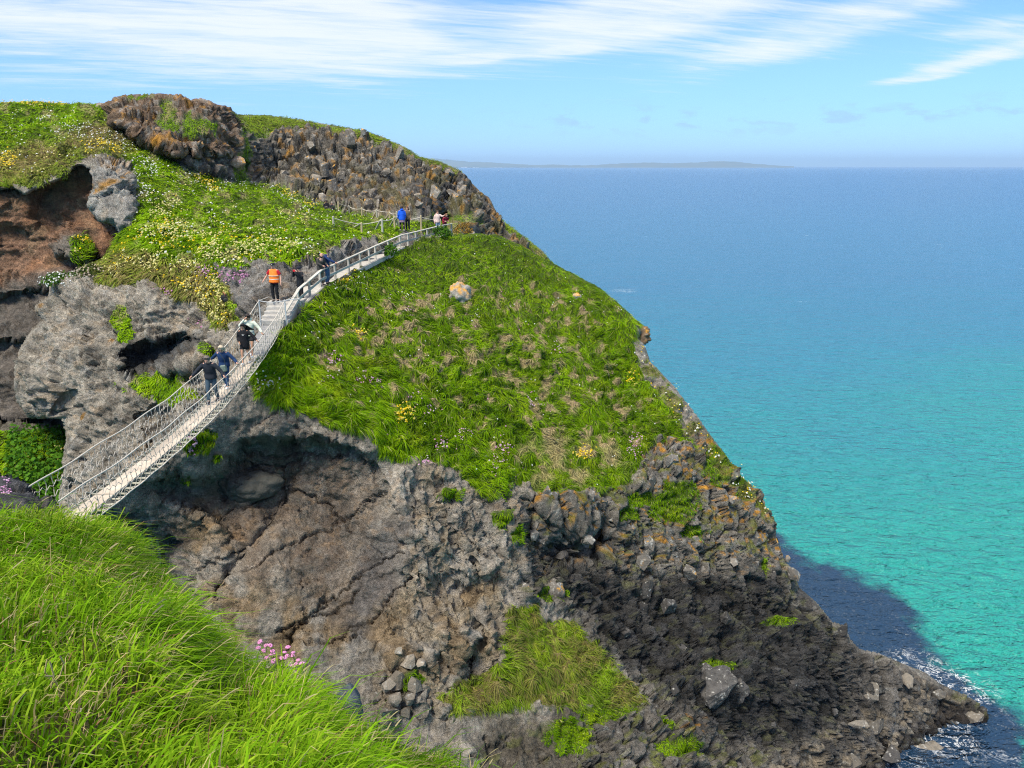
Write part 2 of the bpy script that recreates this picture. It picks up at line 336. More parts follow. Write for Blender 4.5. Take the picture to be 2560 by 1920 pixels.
# ------------------------------------------------------------------ sea, far land, haze
def build_sea():
    # one sheet to the horizon, finer towards the island
    rad = np.concatenate([[0, 12, 25, 40, 60, 85], np.geomspace(120, 90000, 34)]); na = 96
    an = np.linspace(0, 2 * math.pi, na, endpoint=False)
    Vv = [np.array([[0, 45.0, 0]])] + [np.stack([r * np.sin(an), 45 + r * np.cos(an), np.zeros(na)], 1) for r in rad[1:]]
    Vv = np.concatenate(Vv); T = []
    for k in range(na): T.append((0, 1 + (k + 1) % na, 1 + k))
    for r in range(len(rad) - 2):
        for k in range(na):
            a, b = 1 + r * na + k, 1 + r * na + (k + 1) % na; T += [(a, b, b + na), (a, b + na, a + na)]
    m, nt, b = new_mat('sea_water'); L = nt.links
    gp = nnode(nt, 'ShaderNodeNewGeometry'); sp = nnode(nt, 'ShaderNodeSeparateXYZ'); L.new(gp.outputs['Position'], sp.inputs[0])
    def mth(op, a, b_=None):
        n = nnode(nt, 'ShaderNodeMath', operation=op)
        for i, v_ in enumerate((a, b_)):
            if v_ is None: continue
            if isinstance(v_, (int, float)): n.inputs[i].default_value = v_
            else: L.new(v_, n.inputs[i])
        return n.outputs[0]
    def ramp(x, lo, hi):
        n = nnode(nt, 'ShaderNodeMapRange'); n.interpolation_type = 'SMOOTHSTEP'; n.inputs['From Min'].default_value = lo; n.inputs['From Max'].default_value = hi
        L.new(x, n.inputs['Value']); return n.outputs['Result']
    big = noise_n(nt, 0.012, 4, 0.55, gp.outputs['Position']).outputs['Fac']; med = noise_n(nt, 0.09, 5, 0.6, gp.outputs['Position']).outputs['Fac']
    # sandy shelf off the island shows turquoise, deep water blue
    yy = mth('ADD', mth('ADD', sp.outputs[1], mth('MULTIPLY', sp.outputs[0], -0.25)), mth('MULTIPLY', mth('SUBTRACT', big, 0.5), 120.0))
    ly = mth('LOGARITHM', mth('MAXIMUM', yy, 5.0), 10.0)
    cr = nnode(nt, 'ShaderNodeValToRGB'); e = cr.color_ramp.elements
    stops = [(1.55, (0.016, .26, .205)), (1.78, (0.016, .25, .215)), (1.92, (.016, .225, .225)), (2.08, (.020, .18, .25)), (2.35, (.026, .145, .245)), (2.9, (.026, .11, .20)), (3.6, (.022, .09, .165))]
    lo, hi = 1.4, 3.8
    while len(e) < len(stops): e.new(0.5)
    for el_, (p_, c_) in zip(e, stops): el_.position = (p_ - lo) / (hi - lo); el_.color = (*c_, 1)
    L.new(map_n(nt, ly, lo, hi, 0, 1), cr.inputs[0])
    # dark water by the rocks: weed bed plus island shadow painted into the colour
    def reef_shade(pts, w):
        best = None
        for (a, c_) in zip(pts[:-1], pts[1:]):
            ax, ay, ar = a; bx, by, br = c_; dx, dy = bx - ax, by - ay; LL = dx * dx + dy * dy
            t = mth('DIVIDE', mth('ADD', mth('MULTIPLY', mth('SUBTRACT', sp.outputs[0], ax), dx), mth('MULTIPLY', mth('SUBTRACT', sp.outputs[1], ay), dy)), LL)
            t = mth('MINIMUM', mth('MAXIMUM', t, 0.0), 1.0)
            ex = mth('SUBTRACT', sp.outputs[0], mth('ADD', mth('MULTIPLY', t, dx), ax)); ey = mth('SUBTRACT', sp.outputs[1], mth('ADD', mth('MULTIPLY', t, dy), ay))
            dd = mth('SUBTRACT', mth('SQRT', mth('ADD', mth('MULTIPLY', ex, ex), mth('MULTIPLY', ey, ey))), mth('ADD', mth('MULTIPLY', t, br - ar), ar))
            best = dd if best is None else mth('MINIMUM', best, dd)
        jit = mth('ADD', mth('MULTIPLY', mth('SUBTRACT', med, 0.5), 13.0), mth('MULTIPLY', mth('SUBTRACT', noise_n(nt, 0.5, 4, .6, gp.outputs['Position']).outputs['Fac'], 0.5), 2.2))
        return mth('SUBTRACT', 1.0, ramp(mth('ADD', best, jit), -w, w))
    rf = reef_shade(REEF_SHADE, 1.1)
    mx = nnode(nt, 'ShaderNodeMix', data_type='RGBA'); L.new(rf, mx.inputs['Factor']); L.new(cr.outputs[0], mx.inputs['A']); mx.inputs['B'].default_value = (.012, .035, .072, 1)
    # foam where the swell washes the rocks
    fo = noise_n(nt, 0.9, 7, 0.68, gp.outputs['Position']); fo.inputs['Distortion'].default_value = 1.2
    fr = mth('MULTIPLY', mth('SUBTRACT', 1.0, ramp(mth('ABSOLUTE', mth('SUBTRACT', fo.outputs['Fac'], 0.5)), 0.0, 0.030)), ramp(noise_n(nt, 0.33, 4, .6, gp.outputs['Position']).outputs['Fac'], .42, .54))
    def near(cx, cy, r):
        a = mth('SUBTRACT', sp.outputs[0], cx); c_ = mth('SUBTRACT', sp.outputs[1], cy); return mth('SUBTRACT', 1.0, ramp(mth('SQRT', mth('ADD', mth('MULTIPLY', a, a), mth('MULTIPLY', c_, c_))), r * .35, r))
    zone = None
    for (cx, cy, r, k) in FOAM:
        z_ = mth('MULTIPLY', near(cx, cy, r), k); zone = z_ if zone is None else mth('MAXIMUM', zone, z_)
    foam = mth('MULTIPLY', fr, zone)
    # rare white horses further out
    wv = noise_n(nt, 0.035, 3, 0.5, gp.outputs['Position']).outputs['Fac']; wf = noise_n(nt, 0.28, 6, 0.7, gp.outputs['Position']); 
    caps = mth('MULTIPLY', mth('MULTIPLY', ramp(wv, 0.66, 0.72), ramp(wf.outputs['Fac'], 0.60, 0.68)), ramp(sp.outputs[1], 70, 140))
    foam = mth('MINIMUM', mth('ADD', foam, mth('MULTIPLY', caps, 0.5)), 1.0)
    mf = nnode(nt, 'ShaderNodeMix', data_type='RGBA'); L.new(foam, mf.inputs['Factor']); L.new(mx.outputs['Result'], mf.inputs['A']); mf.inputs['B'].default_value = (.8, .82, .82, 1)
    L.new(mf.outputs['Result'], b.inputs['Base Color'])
    b.inputs['IOR'].default_value = 1.33; L.new(map_n(nt, foam, 0, 1, 0.2, 0.8), b.inputs['Roughness'])
    # wind waves, crests lying across the view, in four sizes
    cmb = nnode(nt, 'ShaderNodeMapping'); cmb.inputs['Rotation'].default_value = (0, 0, 0.32); cmb.inputs['Scale'].default_value = (0.6, 1.25, 1); L.new(gp.outputs['Position'], cmb.inputs['Vector'])
    prev = None
    for (s_, dist, det, ro) in ((0.035, 2.6, 3, .5), (0.16, 1.5, 3, .55), (0.62, 1.5, 4, .6), (1.9, 0.4, 3, .6)):
        n_ = noise_n(nt, s_, det, ro, cmb.outputs[0]); n_.inputs['Distortion'].default_value = 0.4
        bp = nnode(nt, 'ShaderNodeBump'); bp.inputs['Strength'].default_value = 1.0; bp.inputs['Distance'].default_value = dist
        L.new(n_.outputs['Fac'], bp.inputs['Height'])
        if prev is not None: L.new(prev, bp.inputs['Normal'])
        prev = bp.outputs[0]
    L.new(prev, b.inputs['Normal'])
    o = link('sea', mesh_arrays('sea', Vv, np.array(T), 3, True), m)
    return tag(o, 'turquoise shallows turning to deep blue open sea', 'sea', kind='structure')

def sea_xy(px, py):
    dv = (960 - py) / F; d = H / (ST - dv * CT); p = PT(px, py, d); return float(p[0]), float(p[1])
REEF_SHADE = [(*sea_xy(1905, 1330), 2.0), (*sea_xy(1960, 1420), 3.0), (*sea_xy(2040, 1490), 5.5), (*sea_xy(2160, 1580), 6.0), (*sea_xy(2270, 1690), 4.0), (*sea_xy(2400, 1790), 3.6), (*sea_xy(2330, 1890), 5.5), (*sea_xy(2250, 1990), 8.0)]
REEF_SHADE += [(22.0, 30.0, 12.0), (5.0, 22.0, 16.0), (-30.0, 24.0, 22.0), (-70.0, 30.0, 26.0)]      # unseen dark gully water, added to cut teal bounce light on the cliffs
FOAM = [(*sea_xy(2390, 1720), 3.6, 1.0), (*sea_xy(2300, 1670), 3.0, .8), (*sea_xy(2350, 1835), 3.4, .8), (*sea_xy(2500, 1850), 2.6, .75), (*sea_xy(2440, 1800), 3.0, .8), (*sea_xy(2230, 1880), 2.6, .6), (*sea_xy(1560, 727), 5, .5)]
SEA = build_sea()

def build_far_land():
    prof = [(960, 393), (1040, 394), (1075, 395), (1130, 400), (1170, 404), (1230, 406), (1290, 410), (1340, 412.5), (1380, 411), (1430, 413), (1470, 413), (1510, 411), (1560, 408), (1630, 406), (1680, 408), (1740, 406), (1790, 403), (1840, 404), (1880, 409), (1950, 414), (1975, 415.5)]
    prof = np.array(prof, float); dist = 21000.0
    xs = np.linspace(900, 1985, 260); ys = np.interp(xs, prof[:, 0], prof[:, 1]) + perlin(np.stack([xs * .06, xs * 0, xs * 0], -1)) * 1.1 + perlin(np.stack([xs * .19, xs * 0 + 4, xs * 0], -1)) * .6
    rows = []; nr = 9
    for k in range(nr):
        t = k / (nr - 1); dd = dist + 3200 * t
        top = PT(xs, ys, np.full(xs.shape, dist + 3200.)); p = PT(xs, np.full(xs.shape, 415.0), np.full(xs.shape, dd))
        z = np.maximum(top[:, 2], 2) * (math.sin(t * math.pi / 2) ** 0.8) + perlin(np.stack([xs * .05, xs * 0 + k * 1.7, xs * 0], -1)) * 22 * t * (1 - t) * 2
        p[:, 2] = np.maximum(z, -3) if k else -3; rows.append(p)
    back = rows[-1].copy(); back[:, 1] += 2500; back[:, 2] = -3; rows.append(back); nr += 1
    Vv = np.concatenate(rows); n = len(xs); i = np.arange(n - 1); Fq = []
    for k in range(nr - 1): Fq.append(np.stack([k * n + i, k * n + i + 1, (k + 1) * n + i + 1, (k + 1) * n + i], 1))
    m, nt, b = new_mat('far_hills'); gp = nnode(nt, 'ShaderNodeNewGeometry'); n1 = noise_n(nt, 0.0016, 5, .6, gp.outputs['Position'])
    cr = nnode(nt, 'ShaderNodeValToRGB'); cr.color_ramp.elements[0].position = .35; cr.color_ramp.elements[0].color = (.06, .09, .06, 1); cr.color_ramp.elements[1].position = .68; cr.color_ramp.elements[1].color = (.13, .13, .07, 1)
    nt.links.new(n1.outputs['Fac'], cr.inputs[0]); nt.links.new(cr.outputs[0], b.inputs['Base Color']); b.inputs['Roughness'].default_value = .95
    o = link('far_island_hills', mesh_arrays('far_island_hills', Vv, np.concatenate(Fq), 4, True), m)
    tag(o, 'long low hazy island on the horizon', 'hills', kind='structure')
    # pale cliffs and houses along its shore
    mw = mat_plain('pale_cliff', (.75, .74, .7), .9, .2, .01)
    bm = bmesh.new(); r = random.Random(3)
    for k in range(70):
        px = r.choice([r.uniform(1085, 1190), r.uniform(1190, 1345), r.uniform(1240, 1345)]); p = PT(px, 415.8, dist - 20.); hh = r.uniform(6, 20) if px < 1190 else r.uniform(4, 9)
        w = r.uniform(20, 70)
        vs_ = [bm.verts.new((p[0] + a * w, p[1] + b_ * 20, z)) for z, s_ in ((-2, 1), (hh, .8)) for a, b_ in ((-s_, -1), (s_, -1), (s_, 1), (-s_, 1))]
        for f in ((0, 1, 5, 4), (1, 2, 6, 5), (2, 3, 7, 6), (3, 0, 4, 7), (4, 5, 6, 7)): bm.faces.new([vs_[q] for q in f])
    me = bpy.data.meshes.new('shore_cliffs'); bm.to_mesh(me); bm.free(); c = link('shore_cliffs', me, mw, o); c['kind'] = 'stuff'
build_far_land()

def build_haze():
    bm = bmesh.new(); bmesh.ops.create_cube(bm, size=1.0); me = bpy.data.meshes.new('haze')
    bmesh.ops.scale(bm, vec=(60000, 60000, 420), verts=bm.verts); bmesh.ops.translate(bm, vec=(0, 12000, 420 / 2 - 4), verts=bm.verts); bm.to_mesh(me); bm.free()
    m = bpy.data.materials.new('haze_air'); m.use_nodes = True; nt = m.node_tree; nt.nodes.clear()
    o = nt.nodes.new('ShaderNodeOutputMaterial'); v = nt.nodes.new('ShaderNodeVolumePrincipled'); nt.links.new(v.outputs[0], o.inputs['Volume'])
    v.inputs['Color'].default_value = (.52, .76, 1.0, 1); v.inputs['Density'].default_value = 5e-5; v.inputs['Anisotropy'].default_value = 0.1
    ob = link('haze', me, m); tag(ob, 'pale blue sea haze filling the air', 'haze', kind='stuff')
if USE_HAZE: build_haze()

# ------------------------------------------------------------------ island, front part: grassy dome, tuff cliff, basalt foot
L1_sil = [(1130, 588), (1180, 586), (1240, 590), (1300, 616), (1370, 652), (1440, 690), (1500, 722), (1550, 765), (1590, 802), (1604, 812), (1606, 835), (1596, 845), (1614, 868), (1625, 905), (1650, 930), (1685, 965), (1700, 985), (1740, 1035), (1770, 1080), (1800, 1120), (1830, 1165), (1860, 1200), (1905, 1240), (1912, 1270), (1935, 1300), (1938, 1345), (1960, 1400), (1990, 1450), (2000, 1475), (2040, 1510), (2080, 1560), (2110, 1570), (2125, 1605), (2150, 1630), (2200, 1640), (2250, 1662), (2310, 1685), (2350, 1715), (2395, 1735), (2440, 1765), (2468, 1790)]
L1_poly = [(690, 838), (750, 782), (800, 724), (860, 694), (930, 664), (1000, 624), (1060, 603), (1100, 594)] + L1_sil + \
          [(2420, 1800), (2390, 1812), (2342, 1818), (2300, 1830), (2278, 1845), (2240, 1862), (2202, 1875), (2182, 1903), (2165, 1930), (2130, 1990), (150, 1990), (140, 1400), (225, 1283), (255, 1235), (310, 1180), (380, 1115), (470, 1045), (560, 965), (640, 895)]
L1_ctrl = [(690, 830, 34), (750, 775, 36.3), (800, 720, 38.8), (860, 690, 43), (930, 660, 48), (1000, 620, 52), (1060, 600, 55), (1130, 590, 57.5),
  (1240, 592, 59), (1370, 655, 57), (1500, 725, 54), (1590, 810, 51.5), (1640, 900, 50), (1700, 985, 49), (1770, 1090, 48), (1850, 1200, 47.5), (1905, 1290, 47), (1935, 1370, 46.5), (1990, 1460, 46.5), (2080, 1565, 47), (2150, 1630, 48), (2250, 1670, 49.2), (2350, 1720, 50), (2430, 1775, 50.5), (2468, 1790, 50.8),
  (2342, 1818, 49.8), (2278, 1845, 48.9), (2202, 1875, 47.9), (2165, 1930, 46.2), (2100, 1990, 44.5),
  (750, 850, 35), (640, 940, 32.5), (700, 950, 33.2), (800, 1040, 33), (900, 1080, 33.4), (850, 850, 37.5), (900, 950, 36), (1000, 900, 39), (1000, 750, 45), (880, 760, 41), (1100, 660, 52), (1200, 700, 51), (1200, 850, 45), (1200, 1000, 41), (1050, 1050, 36.8), (1200, 1130, 38.2), (1400, 850, 48.5), (1400, 1000, 45), (1400, 1130, 42), (1550, 950, 48.5), (1600, 1080, 46), (1500, 1180, 42.4), (960, 1130, 34.2), (1080, 1160, 35.4), (1200, 1225, 36.4), (1300, 1220, 38.2), (1450, 1240, 40), (1650, 1180, 44), (1750, 1200, 45.2),
  (560, 985, 31.6), (480, 1060, 30.6), (420, 1130, 30.5), (330, 1210, 30.7), (280, 1270, 31.2), (560, 1200, 32.0), (700, 1150, 33.0), (650, 1280, 32.2), (800, 1250, 33), (900, 1300, 33), (600, 1450, 31.3), (800, 1500, 31.8), (700, 1650, 30.4), (900, 1650, 30.8), (1000, 1500, 32.2), (1000, 1700, 30.6), (1000, 1300, 33), (1060, 1230, 34.2), (1150, 1400, 34.2), (1240, 1350, 35.6), (1240, 1500, 34.2), (1230, 1640, 32.2), (450, 1320, 32.6), (480, 1500, 32), (300, 1400, 33.4), (200, 1600, 32.5), (200, 1900, 30), (500, 1900, 29.5), (800, 1900, 29), (1000, 1850, 29.5),
  (1200, 1680, 32.4), (1300, 1560, 34.6), (1400, 1650, 34.8), (1500, 1750, 34.6), (1300, 1800, 32), (1150, 1870, 30), (1500, 1900, 32.5), (1700, 1870, 36), (1360, 1530, 36.2), (1400, 1980, 30.5), (1700, 1980, 34), (1900, 1960, 39),
  (1350, 1300, 38.2), (1450, 1400, 39.2), (1500, 1300, 40.8), (1600, 1300, 42.6), (1700, 1350, 43.8), (1800, 1350, 45), (1400, 1480, 37.8), (1550, 1550, 39.2), (1700, 1550, 41.6), (1850, 1550, 44), (1600, 1700, 38), (1780, 1700, 40.4), (1950, 1700, 43.2), (2050, 1700, 45), (1850, 1850, 40.5), (2000, 1850, 43.4), (2150, 1750, 47), (2250, 1780, 48.4)]
S1 = 3.0
A = Relief(L1_poly, L1_ctrl, S1, 2e-5)
gx, gy = A.gx, A.gy
def nz(sc_, seed=0, o=4): return fbm(np.stack([gx / sc_, gy / sc_, np.full(gx.shape, seed * 3.7 + .5)], -1), o)
j1 = nz(60, 1) ; j2 = nz(22, 2)
ds = segdist(gx, gy, L1_sil[:-2], False); t = np.clip(ds / 28.0, 0, 1); A.d += 0.9 * (1 - np.sqrt(np.clip(1 - (1 - t) ** 2, 0, 1)))
# the big shallow cave with its sharp overhanging lip
cave = [(350, 1236), (365, 1190), (420, 1170), (500, 1185), (545, 1160), (560, 1130), (590, 1110), (600, 1098), (650, 1088), (690, 1085), (720, 1095), (760, 1100), (790, 1088), (830, 1098), (900, 1120), (960, 1180), (1000, 1260), (1020, 1360), (990, 1480), (900, 1580), (700, 1640), (560, 1620), (520, 1500), (560, 1400), (540, 1320), (480, 1290)]
sd = sdist(gx, gy, cave) + j2 * 7
A.d += 1.35 * sstep(-3, 26, sd) * (1 - 0.85 * sstep(1130, 1560, gy)) * (1 - .55 * sstep(760, 1000, gx)) + 0.6 * sstep(0, 150, sd) * (1 - sstep(1200, 1500, gy))
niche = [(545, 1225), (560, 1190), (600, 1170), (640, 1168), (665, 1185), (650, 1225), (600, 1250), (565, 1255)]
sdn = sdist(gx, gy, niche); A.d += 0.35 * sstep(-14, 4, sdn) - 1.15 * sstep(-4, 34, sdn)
drip = [(700, 1100), (735, 1098), (750, 1200), (720, 1290), (640, 1380), (560, 1450), (560, 1420), (640, 1330), (690, 1250)]
A.d += 0.5 * soft(gx, gy, drip, 22)
# dark cavern under the bridge end
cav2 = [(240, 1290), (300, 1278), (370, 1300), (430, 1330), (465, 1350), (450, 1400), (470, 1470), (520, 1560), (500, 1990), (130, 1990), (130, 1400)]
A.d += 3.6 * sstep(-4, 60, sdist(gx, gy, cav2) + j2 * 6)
# hollow in the lower right of the tuff and step to the basalt
hol = [(1080, 1440), (1150, 1420), (1240, 1430), (1250, 1500), (1180, 1560), (1100, 1560), (1040, 1500)]
A.d += 0.9 * sstep(-6, 40, sdist(gx, gy, hol) + j2 * 8) * (1 - .7 * sstep(1440, 1560, gy))
hol2 = [(1150, 1620), (1200, 1590), (1250, 1620), (1250, 1700), (1180, 1760), (1130, 1720)]
A.d += 0.8 * sstep(-6, 30, sdist(gx, gy, hol2) + j2 * 8)
hol3 = [(1340, 1260), (1420, 1300), (1540, 1290), (1560, 1370), (1480, 1420), (1370, 1440), (1340, 1380)]
A.d += 1.5 * sstep(-8, 45, sdist(gx, gy, hol3) + j1 * 14)
gully = [(1300, 1230), (1345, 1240), (1360, 1350), (1400, 1500), (1370, 1520), (1320, 1440), (1300, 1330)]
A.d += 1.0 * sstep(-6, 30, sdist(gx, gy, gully) + j2 * 6)
# flutes down the rough tuff
rough = [(1000, 1170), (1080, 1150), (1180, 1220), (1290, 1230), (1310, 1400), (1290, 1520), (1265, 1640), (1240, 1740), (1100, 1800), (940, 1800), (950, 1650), (1010, 1500), (1040, 1350), (1020, 1240)]
mR = soft(gx, gy, rough, 26, j2 * 10)
flx = perlin(np.stack([(gx - .45 * (gy - 1400)) / 46 + j1 * .5, gy / 260, gx * 0 + 2.2], -1))
A.d -= 0.55 * mR * np.abs(flx) ** .7
gras = [(640, 905), (690, 838), (750, 782), (800, 724), (860, 694), (930, 664), (1000, 624), (1060, 603), (1100, 594), (1130, 570), (1240, 570), (1380, 630), (1500, 700), (1590, 780), (1612, 812), (1585, 830), (1575, 860), (1590, 900), (1610, 950), (1660, 1000), (1700, 1060), (1740, 1130), (1690, 1105), (1640, 1092), (1600, 1150), (1575, 1205), (1500, 1228), (1430, 1238), (1340, 1228), (1290, 1195), (1262, 1215), (1240, 1236), (1205, 1240), (1150, 1192), (1110, 1162), (1060, 1142), (1000, 1150), (955, 1122), (900, 1082), (820, 1062), (780, 1045), (700, 1012), (655, 985), (625, 945)]
jg = j2 * 11 + j1 * 6
mG = soft(gx, gy, gras, 5, jg)
talus = [(1262, 1520), (1340, 1512), (1352, 1562), (1420, 1558), (1470, 1610), (1540, 1690), (1600, 1765), (1550, 1775), (1450, 1765), (1350, 1770), (1230, 1755), (1110, 1790), (1095, 1745), (1150, 1692), (1250, 1665), (1262, 1590)]
mT = soft(gx, gy, talus, 8, jg * 1.4)
small = np.zeros(gx.shape)
for (cx, cy_, rx, ry) in [(490, 1095, 42, 28), (1375, 1492, 34, 22), (1240, 1215, 40, 30), (1670, 1265, 60, 38), (1785, 1165, 34, 48), (1690, 1230, 46, 26), (1600, 1250, 40, 18), (1560, 1285, 26, 16), (1845, 1215, 22, 40), (1720, 1330, 30, 16), (1895, 1420, 10, 26), (1785, 1665, 52, 12), (1670, 1510, 14, 12), (1940, 1555, 30, 12), (1500, 1785, 60, 26), (1420, 1840, 50, 40), (1650, 1820, 20, 14), (1680, 1880, 60, 24), (1030, 1695, 24, 14), (1130, 1235, 24, 16), (1250, 1300, 20, 22), (1290, 1340, 20, 20), (470, 1190, 14, 10), (540, 1140, 10, 8)]:
    small = np.maximum(small, sstep(-.35, .35, 1 - np.sqrt(((gx - cx) / rx) ** 2 + ((gy - cy_) / ry) ** 2) + j2 * .5))
edgeg = [(1600, 830), (1640, 920), (1700, 990), (1770, 1085), (1850, 1195), (1905, 1250), (1930, 1310), (1880, 1290), (1800, 1200), (1730, 1120), (1650, 1010), (1590, 900)]
mE = soft(gx, gy, edgeg, 12, jg) * sstep(-.1, .35, nz(34, 9))
basalt = [(1300, 1240), (1345, 1228), (1430, 1240), (1575, 1208), (1600, 1150), (1640, 1092), (1700, 1108), (1770, 1080), (1860, 1200), (1935, 1300), (1960, 1400), (2080, 1560), (2150, 1630), (2480, 1760), (2470, 1810), (2200, 1890), (2130, 2000), (1450, 2000), (1420, 1800), (1600, 1765), (1540, 1690), (1400, 1540), (1290, 1500), (1310, 1400), (1290, 1300)]
mB = soft(gx, gy, basalt, 14, j2 * 10) * (1 - mG)
tip = [(2100, 1600), (2160, 1635), (2250, 1660), (2400, 1735), (2475, 1790), (2400, 1815), (2280, 1850), (2170, 1925), (2100, 1990), (1850, 1990), (1900, 1910), (2050, 1830), (2130, 1760), (2080, 1680)]
mTip = soft(gx, gy, tip, 26, j1 * 22)
A.world(); N = A.normals(2); P = A.P
gm = np.maximum.reduce([mG, mT, small, mE * .8])
# ---- displacement along the surface normal (metres)
low = fbm(P * 0.16, 3); mid = fbm(P * 0.55 + 5, 4); fin = fbm(P * 2.1 + 9, 4)
rg = ridged(P * np.array([.5, .5, .36]) + 3, 5, .55) - 1.0
rk = A.used & (gm < .95); bk = rk & (mB > .02)
wj = .22 * np.stack([mid, fin, low], -1)
c_h, bl, c_g = facets(P * np.array([.95, .95, .30]) + wj, bk, .5); v_h, bl2, v_g = facets(P * np.array([1.9, 1.9, 1.2]) + wj * 1.6, bk, .8)
ax_ = P[..., 0] * .50 - P[..., 2] * .86; px_ = P[..., 0] * .86 + P[..., 2] * .50; Qd = np.stack([px_ * 1.9, P[..., 1] * 1.3, ax_ * .62], -1)
d_h, d_c, d_g = facets(Qd + wj * 1.2, bk, .8); rgd = ridged(np.stack([px_ * 1.5, P[..., 1] * 1.0, ax_ * .45], -1) + 5, 5, .6) - 1
t_h, t_c, t_g = facets(P * np.array([.42, .42, .33]) + wj * 1.4, rk, 1.0); u_h, u_c, u_g = facets(P * np.array([1.35, 1.35, 1.0]) + wj * 2, rk, 1.0)
w1 = 0; v1_ = .5 - .5 * u_c; rg2 = ridged(P * np.array([1.15, 1.15, .7]) + 7, 5, .6) - 1
crack1 = sstep(0, .10, c_g); crack2 = sstep(0, .10, v_g)
disp_tuff = low * .30 + mid * .20 + fin * .09 + .10 * rg 
strata = perlin(np.stack([P[..., 0] * .12, P[..., 1] * .12, P[..., 2] * 2.6 + P[..., 0] * .8], -1)); disp_tuff += .05 * strata
ter = (P[..., 2] * .9 + P[..., 0] * .22 + mid * .9); ter = ter - np.floor(ter); disp_tuff += .16 * (sstep(0, .75, ter) - sstep(.86, 1.0, ter)) * sstep(-.3, .3, fbm(P * .3 + 44, 2)) + .10 * np.abs(fbm(P * 1.1 + 15, 4))
disp_rough = low * .3 + rg * .30 + mid * .22 + fin * .10
disp_bas = low * .35 + (bl - .5) * .75 + c_h * .30 + (bl2 - .5) * .32 + v_h * .26 + crack1 * .34 + crack2 * .07 + rg2 * .10 + fin * .05
disp_dark = low * .45 + rgd * .42 + (d_c - .5) * .50 + d_h * .30 + (bl - .5) * .45 + sstep(0, .09, d_g) * .20 + v_h * .16 + fin * .08
disp_tuff += t_h * .24 + (t_c - .5) * .20 + u_h * .035 + (u_c - .5) * .03 + .05 * sstep(0, .05, t_g)
rgv = ridged(np.stack([P[..., 0] * .95 + P[..., 2] * .3, P[..., 1] * .9, P[..., 2] * .33], -1) + 2, 5, .58) - 1; disp_rough += rgv * .34 + u_h * .09 + (u_c - .5) * .07
w5 = fbm(np.stack([P[..., 0] * 1.05, P[..., 1] * 1.05, P[..., 2] * 1.6], -1), 3)
disp_gr = low * .25 + np.abs(w5) * .55 + fin * .06
disp = disp_tuff * (1 - mR) + disp_rough * mR
dark = soft(gx, gy, [(1320, 1300), (1420, 1380), (1560, 1430), (1720, 1440), (1880, 1440), (2000, 1500), (2110, 1590), (2170, 1690), (2130, 1800), (1980, 1880), (1780, 1860), (1620, 1760), (1520, 1640), (1400, 1520), (1310, 1430)], 60, j1 * 45)
disp_bas = disp_bas * (1 - dark) + disp_dark * dark
disp = disp * (1 - mB) + disp_bas * mB
disp = disp * (1 - gm) + (disp_gr + .10) * gm
# joints across the tuff face
CR = [[(520, 1500), (575, 1440), (640, 1420), (720, 1370), (800, 1335), (880, 1290), (960, 1230)], [(670, 1690), (760, 1550), (830, 1500), (900, 1440), (960, 1400), (1010, 1380)], [(690, 1580), (740, 1560), (840, 1530), (900, 1480)], [(735, 1100), (755, 1160), (745, 1220), (700, 1260)], [(700, 1220), (760, 1230), (830, 1265), (880, 1330)],
      [(500, 1430), (560, 1395), (600, 1370)], [(560, 1285), (620, 1270), (690, 1230)], [(700, 1580), (800, 1620), (900, 1560)], [(870, 1600), (960, 1520), (1030, 1440)], [(600, 1130), (660, 1140), (760, 1135), (860, 1150)], [(590, 1150), (680, 1165), (760, 1155)]]
for c in CR:
    dl = segdist(gx + j2 * 14 + j1 * 10, gy + nz(30, 5) * 12, c, False); disp -= .34 * (1 - gm) * np.exp(-(dl / 2.6) ** 2)
sidef = np.clip(ds / 20.0, .25, 1)
A.P = P + N * (disp * sidef)[..., None]
N2 = A.normals(0)
# ---- colour
def C3(*c): return np.array(c)
col = np.zeros(gx.shape + (3,)) + C3(.385, .345, .29)
tone = fbm(P * .35 + 20, 4); tone2 = fbm(P * 1.3 + 31, 4)
col = lerp(col, C3(.47, .425, .36), sstep(.05, .5, tone) * .8)
ochre = soft(gx, gy, [(420, 1300), (560, 1250), (620, 1330), (560, 1420), (700, 1500), (850, 1420), (980, 1500), (1120, 1420), (1240, 1440), (1250, 1740), (950, 1760), (650, 1720), (560, 1600), (480, 1480)], 50, j1 * 40)
col = lerp(col, C3(.33, .22, .105), ochre * sstep(-.35, .35, nz(85, 21)) * .75)
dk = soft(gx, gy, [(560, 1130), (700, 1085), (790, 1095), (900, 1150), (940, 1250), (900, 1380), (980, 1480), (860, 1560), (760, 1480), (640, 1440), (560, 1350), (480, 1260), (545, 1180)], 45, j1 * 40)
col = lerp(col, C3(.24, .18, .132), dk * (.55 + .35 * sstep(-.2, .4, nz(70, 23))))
blu = soft(gx, gy, [(930, 1330), (1040, 1290), (1000, 1450), (900, 1600), (850, 1560), (880, 1440)], 36, j1 * 26); col = lerp(col, C3(.19, .175, .165), blu * .8)
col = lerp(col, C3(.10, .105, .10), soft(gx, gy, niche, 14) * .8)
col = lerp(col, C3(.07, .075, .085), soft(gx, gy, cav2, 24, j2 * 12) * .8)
col = lerp(col, C3(.40, .32, .21), mR * sstep(.0, .6, nz(70, 25) + .2) * .6)
rw = sstep(.1, .6, tone2); 
colB = np.zeros(col.shape) + C3(.245, .225, .195); colB = colB * (0.72 + .5 * bl2[..., None])
dark = soft(gx, gy, [(1320, 1300), (1420, 1380), (1560, 1430), (1720, 1440), (1880, 1440), (2000, 1500), (2110, 1590), (2170, 1690), (2130, 1800), (1980, 1880), (1780, 1860), (1620, 1760), (1520, 1640), (1400, 1520), (1310, 1430)], 60, j1 * 45)
